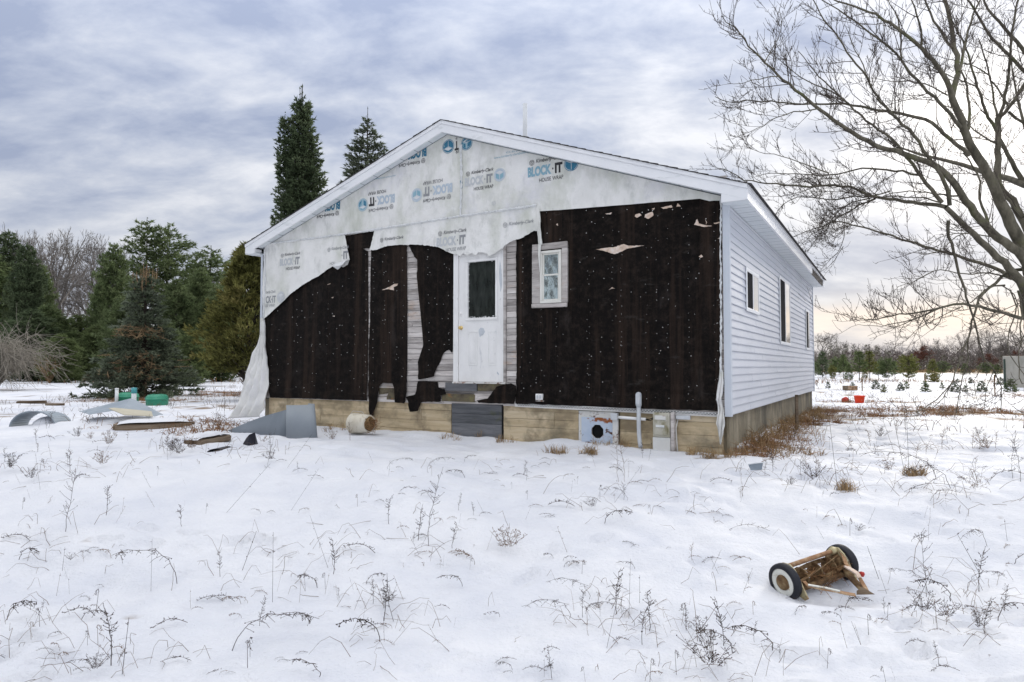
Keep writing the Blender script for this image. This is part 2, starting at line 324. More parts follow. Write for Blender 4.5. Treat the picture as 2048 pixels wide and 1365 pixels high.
m_pine2 = leaf('pale_pine_needles', (.09, .115, .05), (.15, .19, .08), (.20, .24, .11))
m_cedar = leaf('bronzed_cedar_sprays', (.13, .135, .042), (.22, .215, .07), (.31, .265, .10))
m_ypine = leaf('yellow_green_pine_needles', (.11, .12, .035), (.18, .19, .06), (.24, .23, .09))
m_dead = mat('dead_tan_twigs', [(.20, .13, .07), (.36, .25, .14)], 2, .9, 0, island=.3)
m_brush = mat('grey_brown_brush', [(.12, .095, .075), (.24, .20, .16)], 1, .95, 0, island=.35)
m_vine = mat('pale_drooping_stems', [(.20, .18, .15), (.34, .31, .26)], 1, .95, 0, island=.3)
m_redleaf = mat('clinging_russet_leaves', [(.11, .035, .02), (.20, .07, .04)], 1, .9, 0, island=.35)
m_grass = mat('dead_grass_blades', [(.22, .14, .07), (.42, .29, .15)], 3, .9, 0, island=.45)
m_grassr = mat('rusty_dead_grass', [(.15, .07, .03), (.34, .19, .09)], 3, .9, 0, island=.4)
m_weed = mat('dark_dead_weed', [(.028, .019, .016), (.075, .050, .038)], 6, .9, 0, rnd=.2)
m_weedr = mat('tan_dead_weed', [(.10, .06, .035), (.20, .13, .08)], 6, .9, 0, rnd=.2)
# ------------------------------------------------------------------ snow ground
def sheet_axis(lo, a, b, hi, step, gl, gr):
    mid = list(np.arange(a, b, step)); l = []; s = step; v = a
    while v > lo: s *= gl; v -= s; l.append(v)
    r = []; s = step; v = mid[-1]
    while v < hi: s *= gr; v += s; r.append(v)
    return np.array(l[::-1]+mid+r)
WEEDPITS = []
PRINTS = []
def build_ground():
    xs = sheet_axis(-900, -5.6, 6.2, 900, .042, 1.032, 1.032); ys = sheet_axis(-400, 1.9, 9.6, 1500, .036, 1.12, 1.022)
    X, Y = np.meshgrid(xs, ys, indexing='xy'); Z = H(X, Y)
    for (x, y, r, d) in WEEDPITS:
        i0, i1 = np.searchsorted(xs, [x-3*r, x+3*r]); j0, j1 = np.searchsorted(ys, [y-3*r, y+3*r])
        if i1 > i0 and j1 > j0:
            Z[j0:j1, i0:i1] -= d*np.exp(-((X[j0:j1, i0:i1]-x)**2+(Y[j0:j1, i0:i1]-y)**2)/r**2)
    for (x, y, a, ln_, wd_, d) in PRINTS:
        i0, i1 = np.searchsorted(xs, [x-.5, x+.5]); j0, j1 = np.searchsorted(ys, [y-.5, y+.5])
        if i1 > i0 and j1 > j0:
            dx, dy = X[j0:j1, i0:i1]-x, Y[j0:j1, i0:i1]-y; u = dx*math.cos(a)+dy*math.sin(a); v = -dx*math.sin(a)+dy*math.cos(a); q_ = np.sqrt((u/ln_)**2+(v/wd_)**2)
            Z[j0:j1, i0:i1] += -d*sstep((1.15-q_)/.5)+.25*d*np.exp(-((q_-1.35)/.3)**2)
    # bare ground where no snow lies: under eaves at the side wall, under the evergreens, the far field edge
    lx = (X-CORNER[0])*RX+(Y-CORNER[1])*RY; ly = (X-CORNER[0])*VX+(Y-CORNER[1])*VY
    nz = vnoise(X*2.3, Y*2.3, 21)+.6*vnoise(X*6, Y*6, 22)+.35*vnoise(X*15, Y*15, 23)
    bare = np.zeros_like(Z)
    inside = (lx > -.1) & (lx < .95) & (ly > -.3) & (ly < 11.5)
    bare = np.where(inside, .50-np.abs(lx-.28)*1.3+nz*1.3, bare)
    for bx, by, rx, ry, k in BARE:
        bare = np.maximum(bare, k*np.exp(-((X-bx)/rx)**2-((Y-by)/ry)**2)+nz*.75*np.exp(-((X-bx)/rx/1.5)**2-((Y-by)/ry/1.5)**2))
    r = np.hypot(X, Y)
    bare = np.maximum(bare, np.where((X > 20) & (r > 130), .9+nz*.3, 0))
    bare = np.maximum(bare, np.where((Y > 12) & (r < 200), (vnoise(X*1.1, Y*.9, 31)+.7*vnoise(X*4, Y*4, 32))*1.1, 0))
    bare = np.maximum(bare, np.where((Y > 3.4) & (Y < 12), (vnoise(X*5, Y*7, 41)+.8*vnoise(X*19, Y*22, 42))*.80-.22, 0))
    bare = sstep((bare-.36)/.22)
    Z = Z-.035*bare*(r < 60)
    ny, nx = X.shape; V = np.stack([X, Y, Z], -1).reshape(-1, 3)
    i, j = np.meshgrid(np.arange(nx-1), np.arange(ny-1), indexing='xy'); q = (j*nx+i).reshape(-1)
    Fa = np.stack([q, q+1, q+1+nx, q+nx], -1)
    m = bpy.data.materials.new('snow'); m.use_nodes = True; nt = m.node_tree; N = nt.nodes; L = nt.links.new; b = N['Principled BSDF']
    tc = N.new('ShaderNodeTexCoord')
    def noise(sc, det, st=(1, 1, 1)):
        mp = N.new('ShaderNodeMapping'); mp.inputs['Scale'].default_value = st; L(tc.outputs['Object'], mp.inputs[0])
        n = N.new('ShaderNodeTexNoise'); n.inputs['Scale'].default_value = sc; n.inputs['Detail'].default_value = det; n.inputs['Roughness'].default_value = .62; L(mp.outputs[0], n.inputs[0]); return n.outputs[0]
    r1 = N.new('ShaderNodeValToRGB'); e = r1.color_ramp.elements; e[0].position = .3; e[0].color = (.60, .62, .68, 1); e[1].position = .62; e[1].color = (.71, .72, .755, 1); L(noise(1.2, 6), r1.inputs[0])
    r2 = N.new('ShaderNodeValToRGB'); e = r2.color_ramp.elements; e[0].position = .35; e[0].color = (.10, .06, .032, 1); e[1].position = .65; e[1].color = (.27, .19, .11, 1); L(noise(9, 6), r2.inputs[0])
    at_ = N.new('ShaderNodeAttribute'); at_.attribute_name = 'bare'
    mx = N.new('ShaderNodeMix'); mx.data_type = 'RGBA'; L(at_.outputs['Fac'], mx.inputs[0]); L(r1.outputs[0], mx.inputs[6]); L(r2.outputs[0], mx.inputs[7]); L(mx.outputs[2], b.inputs['Base Color'])
    b.inputs['Roughness'].default_value = .62; b.inputs['Specular IOR Level'].default_value = .25
    bp = N.new('ShaderNodeBump'); bp.inputs['Strength'].default_value = .8; bp.inputs['Distance'].default_value = .018; L(noise(34, 8), bp.inputs['Height'])
    bp2 = N.new('ShaderNodeBump'); bp2.inputs['Strength'].default_value = .5; bp2.inputs['Distance'].default_value = .03; L(noise(7, 4, (.8, 1.3, 1)), bp2.inputs['Height']); L(bp.outputs[0], bp2.inputs['Normal']); L(bp2.outputs[0], b.inputs['Normal'])
    o = np_mesh('snow_ground', V, Fa, m, smooth=True); a = o.data.attributes.new('bare', 'FLOAT', 'POINT'); a.data.foreach_set('value', bare.reshape(-1).astype(np.float32))
    tag(o, kind='structure')
BARE = []
def bare(px, py, rx, ry, k=.9): p = gp(px, py); BARE.append((p.x, p.y, rx, ry, k))
for a in [(480, 790, 2.0, 1.2, .75), (440, 785, 1.6, .6, .85), (285, 800, 1.8, 1.0, .75), (230, 806, .8, .5, .6), (1180, 906, .05, .04, .9), (1120, 905, .06, .04, .9), (1830, 950, .07, .05, .9), (1700, 830, 1.6, .35, .75), (1850, 822, 2.2, .4, .8), (1985, 826, 2.0, .45, .9),
          (1430, 915, .3, .2, .6), (55, 806, .9, .35, .7), (400, 850, .5, .3, .5), (1690, 985, .03, .03, .9)]: bare(*a)
# ------------------------------------------------------------------ the house
HW, HL = 8.85, 10.15
ZF = .985                                        # foundation top at the near corner
def zsoff(x): return 3.70-.012*x                 # eave soffit, the left side stands a little higher
RE, PK, LE = (.285, 3.876), (-4.406, 5.573), (-9.14, 4.0)
def roof_z(x):                                    # top of the roof over local x
    if x > PK[0]: t = (x-PK[0])/(RE[0]-PK[0]); return PK[1]+(RE[1]-PK[1])*t
    t = (x-PK[0])/(LE[0]-PK[0]); return PK[1]+(LE[1]-PK[1])*t
D, YB = .20, HL+.16
house = empty('house', (CORNER[0], CORNER[1], 0), -ANG, 'gabled house, front torn to black felt and house wrap, blue-grey siding along its side', 'house')
rr = random.Random(3)
def disp(x, z): return .007*float(vnoise(x*2.2, z*3.1, 50))+.004*float(vnoise(x*7, z*5, 51))
def felt_y(x, z):
    lowz = max(0., min(1., (1.55-z)/.45)); return -.014+disp(x, z)-.03*lowz*(.5+float(vnoise(x*1.6, z*8, 52)))-.06*lowz*abs(float(vnoise(x*.9+z*.6, z*9+x*1.1, 57)))-.012*abs(float(vnoise(x*1.3+z*.8, z*1.9, 58)))+.004*float(vnoise(x*14, z*1.2, 54))
def wrap_y(x, z):
    p = max(0., min(1., (3.95-z)/.6)) if z < 3.97 else 0.
    return -.033+disp(x, z)-.02*p+.008*float(vnoise(x*9+z*3, z*4, 53))+.010*abs(float(vnoise(x*3.1-z*1.7, z*2.3+x, 55)))*2-.006
def rough(pts, amp=.01, step=.05, seed=1, keep=None):
    q = random.Random(seed); out = []
    for i, a in enumerate(pts):
        b = pts[(i+1) % len(pts)]; n = max(1, int(math.dist(a, b)/step)); out.append(a)
        if keep and i in keep: continue
        for k in range(1, n): t = k/n; out.append((a[0]+(b[0]-a[0])*t+q.uniform(-amp, amp), a[1]+(b[1]-a[1])*t+q.uniform(-amp, amp)))
    return out
def poly_sheet(name, pts, yf, m, parent, cut=.12, thick=.004):
    bm = bmesh.new(); vs = [bm.verts.new((x, 0, z)) for x, z in pts]; bm.faces.new(vs); bmesh.ops.triangulate(bm, faces=bm.faces[:])
    xs = [p[0] for p in pts]; zs = [p[1] for p in pts]
    for ax, lo, hi in ((0, min(xs), max(xs)), (2, min(zs), max(zs))):
        v = (math.floor(lo/cut)+1)*cut
        while v < hi:
            co = [0, 0, 0]; no = [0, 0, 0]; co[ax] = v; no[ax] = 1
            bmesh.ops.bisect_plane(bm, geom=bm.verts[:]+bm.edges[:]+bm.faces[:], plane_co=co, plane_no=no); v += cut
    for v in bm.verts: v.co.y = yf(v.co.x, v.co.z)
    bmesh.ops.recalc_face_normals(bm, faces=bm.faces[:])
    if sum(f.normal.y for f in bm.faces) > 0: bmesh.ops.reverse_faces(bm, faces=bm.faces[:])
    me = bpy.data.meshes.new(name); bm.to_mesh(me); bm.free(); me.materials.append(m)
    o = bpy.data.objects.new(name, me); COL.objects.link(o); o.parent = parent
    if thick: s = o.modifiers.new('thickness', 'SOLIDIFY'); s.thickness = thick; s.offset = -1
    return o
# --- core walls
def gable(dx0=0., dx1=0., drop=.20): return [(-HW+dx0, ZF), (0-dx1, ZF), (0-dx1, roof_z(0)-drop), (PK[0], PK[1]-drop), (-HW+dx0, roof_z(-HW)-drop)]
front = MB().prism(gable(.004, .004), .022, .09).out('wall', m_greyply, house)
back = MB().prism(gable(), HL-.08, HL).out('wall', m_siding, house)
left = MB().box((-HW, .09, ZF), (-HW+.08, HL-.08, roof_z(-HW)-.21)).out('wall', m_siding, house)
# horizontal sheathing planks on the front wall
dl, dr = wp(908, 600)[0], wp(1013, 600)[0]
z = 1.0
k = 0
while z < 4.02:
    h = .0905
    segs = [(-HW+.01, dl-.005), (dr+.005, -.01)] if 1.33 < z < 3.47 else [(-HW+.01, -.01)]
    for a, b in segs:
        x = a
        while x < b-.02:
            e = min(b, x+rr.uniform(1.1, 3.6))
            if b-e < .4: e = b
            yy = rr.uniform(-.0035, .0015)
            o = MB().box((x+.0015, yy, z+rr.uniform(.001, .003)), (e-.0015, .0205, z+h-.004-rr.uniform(0, .002)), .0008).out('plank', m_plank, front); x = e
    z += h
# --- black felt
C4 = lambda pts: crop(pts, 720, 450, 2.904)
C3 = lambda pts: crop(pts, 480, 480, 3.25)
C2 = lambda pts: crop(pts, 900, 220, 3.4133)
C1 = lambda pts: crop(pts, 480, 220, 4.014)
C5 = lambda pts: crop(pts, 1000, 700, 3.2)
felt = []
def fsheet(px, seed, amp=.006, keep=None, dy=0., label=None):
    o = poly_sheet('felt_sheet', rough(wps(px), amp, .045, seed, keep), lambda x, z: felt_y(x, z)+dy, m_felt, house, .065, .003); felt.append(o)
    if label: o['label'] = label
    return o
fsheet([(532, 502), (690, 480), (737, 503), (738, 640), (736, 801.5), (690, 800), (620, 797.5), (544.5, 795.5), (538, 741), (532, 668), (529, 640)], 1, .003)
fsheet([(686, 474), (745, 463), (900, 444), (1076, 415), (1240, 396), (1440, 370), (1443, 402), (1300, 421), (1085, 451), (900, 478), (745, 496), (690, 503)], 2, .005, dy=-.004)
fsheet([(743.5, 488), (815, 480), (815.5, 640), (815, 766), (787, 767), (768, 763), (758, 768), (740, 767), (738.5, 740), (741, 640)], 3, .004)
fsheet([(739, 762), (762, 763), (768, 764), (760.6, 772), (757.9, 804), (750, 828), (742, 856), (741, 800)], 13, .004, dy=-.0015)
fsheet([(785, 764), (800, 761), (815, 762), (815, 790), (812, 807), (794, 805), (792, 781)], 14, .004, dy=-.0015)
fsheet([(818, 486), (908.5, 482)]+[(907.7, 512), (906.5, 703), (905, 706), (899, 699.7), (888.7, 706.5), (883.6, 718.6), (873, 739), (869.8, 753), (856, 756.5), (838, 759), (837, 725.5), (844.6, 704.8), (848.4, 677), (848, 642.8), (850, 615), (848, 594.6), (840.5, 570.5), (834.7, 546.4), (840.5, 524), (830, 513.7), (819.9, 493)], 4, .007)
fsheet([(838.8, 762.7), (878.4, 762.7), (880, 775.4), (892, 779), (895.6, 789), (885, 791), (885, 803), (845, 805), (840, 822), (823, 823.6), (820, 805), (814.7, 794), (833.6, 789)], 5, .006, dy=-.012)
fsheet([(1007.5, 770), (1024.7, 766.8), (1034, 772), (1035, 790), (1032, 808), (961, 806), (957.6, 801), (978, 797.8), (988.6, 784), (995.5, 773.7)], 6, .006, dy=-.012)
fsheet([(1035, 448), (1085, 442), (1300, 412), (1443, 393), (1444, 600), (1441, 822), (1300, 817), (1180, 813), (1034, 807), (1034, 773), (1034, 600), (1033, 520)], 7, .0045)
def lap(px, y0, y1, w=.010, dy=.0045):
    x0, za = wp(px, y0); _, zb = wp(px, y1); n = 40; V = []; q = random.Random(px); off = 0
    for i in range(n+1):
        z = za+(zb-za)*i/n; off = off*.8+q.uniform(-.003, .003); x = x0+off; y = felt_y(x, z)
        V += [(x-w, y-.0005, z), (x, y-dy, z), (x+.0012, y-.0005, z)]
    mk('lap_edge', V, [[3*i+j, 3*i+1+j, 3*i+4+j, 3*i+3+j] for i in range(n) for j in (0, 1)], m_felt, felt[-1] if px > 1020 else felt[0])
for a in [(657, 560, 790), (588, 600, 780), (1113, 640, 806), (1180, 450, 810), (1294, 440, 814), (1396, 430, 818), (1243, 600, 812), (1336, 445, 700)]: lap(*a)
# tan tears where the felt has ripped
def tears():
    c2 = [[(1000, 955), (1060, 945), (1120, 940), (1190, 918), (1225, 930), (1330, 928), (1270, 940), (1210, 950), (1180, 968), (1130, 987), (1085, 975), (1050, 964)], [(1268, 718), (1300, 710), (1312, 722), (1280, 740), (1265, 730)],
          [(1335, 718), (1385, 698), (1393, 722), (1360, 747), (1332, 737)], [(1442, 670), (1515, 653), (1522, 668), (1460, 680)], [(1548, 665), (1558, 640), (1578, 662)], [(1670, 788), (1690, 748), (1702, 778), (1745, 790), (1792, 795), (1740, 802)],
          [(1060, 712), (1110, 704), (1100, 716)], [(1088, 1232), (1110, 1212), (1130, 1222), (1104, 1222)], [(1700, 1003), (1718, 990), (1730, 1005), (1712, 1012)], [(1800, 775), (1850, 765), (1846, 775), (1810, 782)], [(1380, 680), (1402, 672), (1396, 686)],
          [(1745, 745), (1752, 770), (1748, 790), (1757, 770)], [(728, 785), (740, 778), (742, 795)], [(1832, 880), (1848, 872), (1845, 884)], [(1280, 590), (1300, 560), (1335, 565), (1338, 595), (1322, 600), (1318, 575), (1300, 575)]]
    c3 = [[(928, 328), (985, 303), (1005, 290), (1032, 286), (1026, 300), (1004, 308), (1006, 330), (965, 322)], [(572, 292), (595, 284), (592, 290)], [(600, 378), (614, 372), (610, 380)], [(605, 496), (622, 494), (620, 500)]]
    for g in [C2(q) for q in c2]+[C3(q) for q in c3]:
        q = rough(wps(g), .004, .02, len(g))
        o = poly_sheet('tear', q, lambda x, z: felt_y(x, z)-.0065, m_tan, felt[-1] if g[0][0] > 1020 else felt[0], .06, .002)
tears()
# staples: small pale heads driven through the felt, joined
def staples():
    mb = MB(); q = random.Random(5)
    def dot(px, py, r):
        if q.random() < .5: return
        x, zz = wp(px, py); y = felt_y(x, zz)-.006; s = r*q.uniform(.5, 1.15); a = q.uniform(0, 3)
        n = len(mb.v); k = 5
        for i in range(k): t = a+i*6.283/k; mb.v.append(Vector((x+s*math.cos(t)*q.uniform(.7, 1.3), y-.0015, zz+s*math.sin(t))))
        for i in range(k): t = a+i*6.283/k; mb.v.append(Vector((x+s*math.cos(t), y+.003, zz+s*math.sin(t))))
        mb.f.append([n+i for i in range(k)]); mb.f += [[n+i, n+k+i, n+k+(i+1) % k, n+(i+1) % k] for i in range(k)]
    for cx, y0, y1 in [(545, 650, 785), (558, 660, 780), (596, 600, 780), (627, 590, 785), (657, 570, 780), (700, 530, 785), (710, 545, 780), (733, 510, 790), (748, 500, 790), (770, 510, 740), (808, 495, 790), (858, 500, 740), (900, 520, 690),
                       (1046, 460, 790), (1063, 600, 790), (1084, 620, 790), (1115, 625, 790), (1176, 480, 800), (1180, 480, 800), (1225, 450, 790), (1243, 440, 810), (1294, 450, 810), (1313, 450, 810), (1336, 440, 760), (1378, 430, 810), (1430, 410, 800), (1438, 420, 800)]:
        y = y0
        while y < y1: dot(cx+q.uniform(-2, 2), y, .0038 if cx > 1000 else .0045); y += q.uniform(7, 22)
    for _ in range(130): dot(q.uniform(1040, 1435), q.uniform(460, 800), .0052)
    for _ in range(30): dot(q.uniform(1085, 1440), q.uniform(415, 450), .006)
    for _ in range(70):
        px, py = q.uniform(545, 735), q.uniform(560, 785)
        if py > 640-(px-532)*.75: dot(px, py, .006)
    for _ in range(40): dot(q.uniform(745, 812), q.uniform(500, 760), .0055)
    for _ in range(25): dot(q.uniform(852, 903), q.uniform(505, 700), .0055)
    o = mb.out('staple', m_staple, felt[-1]); o['kind'] = 'stuff'
staples()
# --- house wrap: three sheets with their printing
def gline(x): return roof_z(x)-.185
top_pts = [(-HW+.03, gline(-HW)), (PK[0], PK[1]-.185), (0-.02, gline(0)-.01)]
seam = [(1441, 403), (1420, 404), (1390, 395.5), (1376, 388), (1362, 378), (1290, 387), (1200, 398), (1077, 413), (923, 434.5), (744, 462.5), (650, 475), (554, 486.5)]
sw = wps(seam); sw.append((-HW+.03, 3.97))
W1 = poly_sheet('house_wrap', rough(top_pts+sw, .005, .06, 8, keep=(0, 1)), wrap_y, m_wrap, house, .10, .002)
W1['label'] = 'upper house wrap filling the gable'
W2 = poly_sheet('house_wrap', rough(wps([(535, 487), (600, 479), (692, 467.5), (697, 490), (703, 520), (699, 531), (690, 536), (682, 531), (677, 528.5), (664.6, 537), (643, 552), (615, 567.7), (587.7, 587.7), (569, 606), (541.5, 631), (530.8, 641), (530, 560)]), .006, .03, 9), lambda x, z: wrap_y(x, z)-.004, m_wrap, house, .10, .002)
W2['label'] = 'torn house wrap corner at the left of the wall'
W3 = poly_sheet('house_wrap', rough(wps([(752, 460), (923, 432.5), (1076, 411), (1082, 416), (1085, 445), (1077, 464), (1071, 463), (1059, 470.7), (1043.7, 479), (1023, 486), (1012.7, 493), (1006, 500), (995, 507), (982, 514), (978, 508.5), (961, 506), (957, 512), (948, 508), (938, 513), (930, 508), (925, 514), (918, 510),
                      (907.7, 508.5), (899, 505), (882, 496.5), (857.7, 492), (830, 490.6), (806, 491), (778.5, 493), (758, 501), (742.4, 502), (747.5, 484)]), .007, .028, 10), lambda x, z: wrap_y(x, z)-.006, m_wrap, house, .08, .002)
W3['label'] = 'loose house wrap strip hanging over the door'
# crumpled strips along the seams
def seam_strip(pts, w, seed, parent):
    q = random.Random(seed); P = []
    for (a, b) in zip(pts[:-1], pts[1:]):
        n = max(2, int(math.dist(a, b)/.03))
        for k in range(n): t = k/n; P.append((a[0]+(b[0]-a[0])*t, a[1]+(b[1]-a[1])*t))
    P.append(pts[-1]); V = []; Fc = []
    for i, (x, zc) in enumerate(P):
        a = P[max(0, i-1)]; b = P[min(len(P)-1, i+1)]; d = math.dist(a, b); nx, nz = -(b[1]-a[1])/d, (b[0]-a[0])/d
        ww = w*q.uniform(.55, 1.25); y = wrap_y(x, zc)
        for s, dy in ((-1, -.004), (0, -.016-q.uniform(0, .012)), (1, -.004)): V.append((x+nx*s*ww+q.uniform(-.006, .006), y-.005+dy, zc+nz*s*ww))
    for i in range(len(P)-1):
        for s in (0, 1): a = i*3+s; Fc.append([a, a+1, a+4, a+3])
    return mk('seam_strip', V, Fc, m_tape, parent)
s_all = wps([(549, 488), (650, 475), (744, 462), (923, 434), (1076, 412.5)])
seam_strip(s_all, .022, 1, W1); seam_strip(wps([(925, 292), (926, 360), (924, 433)]), .022, 2, W1)
seam_strip(wps([(533, 500), (536, 560), (532, 640)]), .018, 3, W2)
seam_strip(wps([(1443.5, 395), (1443, 500), (1444, 620), (1443.5, 745)]), .012, 4, house)
# curl at the torn corner, hanging tails, strip by the window: folded sheets
def fold_sheet(name, rows, m, parent, seed=1, amp=.02, waves=3., sub=14, label=None):
    """rows: list of ((xl, zl, yl), (xr, zr, yr)) from top to bottom in house space"""
    q = random.Random(seed); V = []; Fc = []; R = []
    for (a, b) in zip(rows[:-1], rows[1:]):
        for k in range(6):
            t = k/6; R.append([tuple(a[e][i]+(b[e][i]-a[e][i])*t for i in range(3)) for e in (0, 1)])
    R.append([rows[-1][0], rows[-1][1]])
    for i, (l, r) in enumerate(R):
        for j in range(sub+1):
            u = j/sub; x = l[0]+(r[0]-l[0])*u; z0 = l[1]+(r[1]-l[1])*u; y = l[2]+(r[2]-l[2])*u
            y += amp*math.sin(u*waves*6.28+i*.18+seed)*(.5+.5*min(1, i/10))+amp*1.2*float(vnoise(u*4+seed, i*.35, 60+seed)); x += .4*amp*math.cos(u*waves*6.28+i*.2)+.3*amp*float(vnoise(u*3, i*.5, 70+seed))
            V.append((x, y, z0+amp*.3*float(vnoise(u*6, i*.7, 80+seed))))
    n = sub+1
    for i in range(len(R)-1):
        for j in range(sub): a = i*n+j; Fc.append([a, a+n, a+n+1, a+1])
    o = mk(name, V, Fc, m, parent, smooth=True); s = o.modifiers.new('thickness', 'SOLIDIFY'); s.thickness = .002
    if label: o['label'] = label
    return o
def wr(pl, yl, pr, yr):
    a = wp(*pl, off=-yl if False else 0); b = wp(*pr); return ((a[0], a[1], yl), (b[0], b[1], yr))
fold_sheet('wrap_tail', [wr((526.5, 636), -.03, (531.5, 640), -.04), wr((524.6, 672), -.04, (534, 682), -.05), wr((514, 714), -.07, (537.5, 715), -.06), wr((506, 750), -.12, (539, 745), -.09), wr((501, 772), -.16, (543, 778), -.12), wr((491, 806), -.24, (543.5, 812), -.16), wr((480, 836), -.30, (538, 832), -.18)], m_wrap, W2, 2, .045, 3.4, 26, 'long twisted tail of wrap hanging to the snow')
fold_sheet('wrap_curl', [wr((679, 527), -.045, (703, 520), -.045), wr((676, 531), -.11, (702, 524), -.12), wr((678, 536), -.14, (697, 533), -.15), wr((683, 541), -.10, (688, 538.5), -.10)], m_tape, W2, 3, .006, 1., 8, 'curled torn corner showing its underside')
fold_sheet('wrap_strip', [wr((1074, 414), -.04, (1083, 417), -.05), wr((1077, 440), -.05, (1086, 445), -.08), wr((1078, 466), -.05, (1087.5, 475), -.09), wr((1081, 496), -.06, (1088.5, 491), -.08)], m_wrap, W3, 4, .014, 1.3, 10)
fold_sheet('wrap_strip', [wr((1081, 490), -.075, (1087, 492), -.08), wr((1081.5, 515), -.085, (1085.5, 515), -.085), wr((1083, 530), -.085, (1085.5, 532), -.085), wr((1084, 546), -.08, (1085, 546), -.08)], m_wrap, W3, 5, .005, 1., 4)
fold_sheet('wrap_tail', [wr((1441, 738), -.03, (1445, 740), -.03), wr((1439, 760), -.05, (1449, 765), -.06), wr((1437, 782), -.08, (1447, 785), -.05), wr((1436, 800), -.07, (1446, 800), -.06), wr((1439, 820), -.06, (1449, 818), -.06), wr((1435, 846), -.10, (1452, 842), -.08), wr((1439, 864), -.08, (1448, 868), -.06), wr((1443, 888), -.07, (1444, 888), -.07)], m_wrap, house, 6, .025, 2., 10, 'ragged white strip of wrap hanging down the near corner')
# --- printing on the wrap
def text_mesh(s, weight=.0, shear=0.):
    cu = bpy.data.curves.new('t', 'FONT'); cu.body = s; cu.size = 1; cu.offset = weight; cu.shear = shear; cu.resolution_u = 3; cu.fill_mode = 'BOTH'
    o = bpy.data.objects.new('t', cu); COL.objects.link(o); dg = bpy.context.evaluated_depsgraph_get()
    me = bpy.data.meshes.new_from_object(o.evaluated_get(dg)); V = [(v.co.x, v.co.y) for v in me.vertices]; Fc = [list(p.vertices) for p in me.polygons]
    bpy.data.objects.remove(o); bpy.data.curves.remove(cu); bpy.data.meshes.remove(me); return V, Fc
TC = {}
def place_print(V, Fc, cx, cz, w, h, rot, m, parent, name='printed_lettering', lift=.0035, ysheet=wrap_y):
    x0, x1 = min(v[0] for v in V), max(v[0] for v in V); y0, y1 = min(v[1] for v in V), max(v[1] for v in V)
    s = -1 if rot else 1; out = []
    for a, b in V:
        X = cx+s*((a-x0)/(x1-x0)-.5)*w; Z = cz+s*((b-y0)/(y1-y0)-.5)*h; out.append((X, ysheet(X, Z)-lift, Z))
    return mk(name, out, Fc, m, parent)
def ptext(s, c, w, h, rot, m, parent, weight=0., shear=0., ys=wrap_y):
    key = (s, weight, shear)
    if key not in TC: TC[key] = text_mesh(s, weight, shear)
    V, Fc = TC[key]; V = V[:]; return place_print(V, Fc, c[0], c[1], w, h, rot, m, parent, ysheet=ys)
def emblem(c, r, rot, m, parent, ys):             # ring with a small interlocked figure
    V = []; Fc = []
    def ring(cx, cy, ra, rb, n=24):
        k = len(V)
        for i in range(n): t = 6.283*i/n; V.append((cx+ra*math.cos(t), cy+ra*math.sin(t))); V.append((cx+rb*math.cos(t), cy+rb*math.sin(t)))
        for i in range(n): a = k+2*i; b = k+2*((i+1) % n); Fc.append([a, a+1, b+1, b])
    ring(0, 0, 1, .86)
    for k in range(3):
        t = 2.09*k+.5; ring(.36*math.cos(t), .36*math.sin(t), .40, .27, 10)
    place_print(V, Fc, c[0], c[1], 2*r, 2*r, rot, m, parent, 'printed_emblem', ysheet=ys)
def cube_logo(c, r, rot, m, m2, mp, parent, ys):  # round badge with an opened box
    V = []; Fc = []; n = 36
    for i in range(n): t = 6.283*i/n; V.append((math.cos(t), math.sin(t)))
    Fc.append(list(range(n))); place_print(V, Fc, c[0], c[1], 2*r, 2*r, rot, m, parent, 'printed_badge', .0035, ys)
    def poly(P, mm, lift):
        s = -1 if rot else 1; mk('badge_figure', [(c[0]+s*a*r, ys(c[0]+s*a*r, c[1]+s*b*r)-lift, c[1]+s*b*r) for a, b in P], [list(range(len(P)))], mm, parent)
    V = []; Fc = []
    for i in range(n): t = 6.283*i/n; V.append((.92*math.cos(t), .92*math.sin(t))); V.append((.86*math.cos(t), .86*math.sin(t)))
    for i in range(n): a = 2*i; b = 2*((i+1) % n); Fc.append([a, a+1, b+1, b])
    place_print(V, Fc, c[0], c[1], 1.84*r, 1.84*r, rot, mp, parent, 'badge_ring', .0045, ys)
    poly([(-.66, .30), (-.04, .02), (-.04, -.72), (-.66, -.42)], m2, .0045); poly([(.66, .30), (.04, .02), (.04, -.72), (.66, -.42)], m2, .0045)
    poly([(-.60, .38), (0, .10), (.60, .38), (0, .62)], mp, .0048)
    for P in ([(-.70, .33), (0, .0), (0, .06), (-.70, .39)], [(.70, .33), (0, .0), (0, .06), (.70, .39)], [(-.03, 0), (.03, 0), (.03, -.75), (-.03, -.75)]): poly(P, mp, .0052)
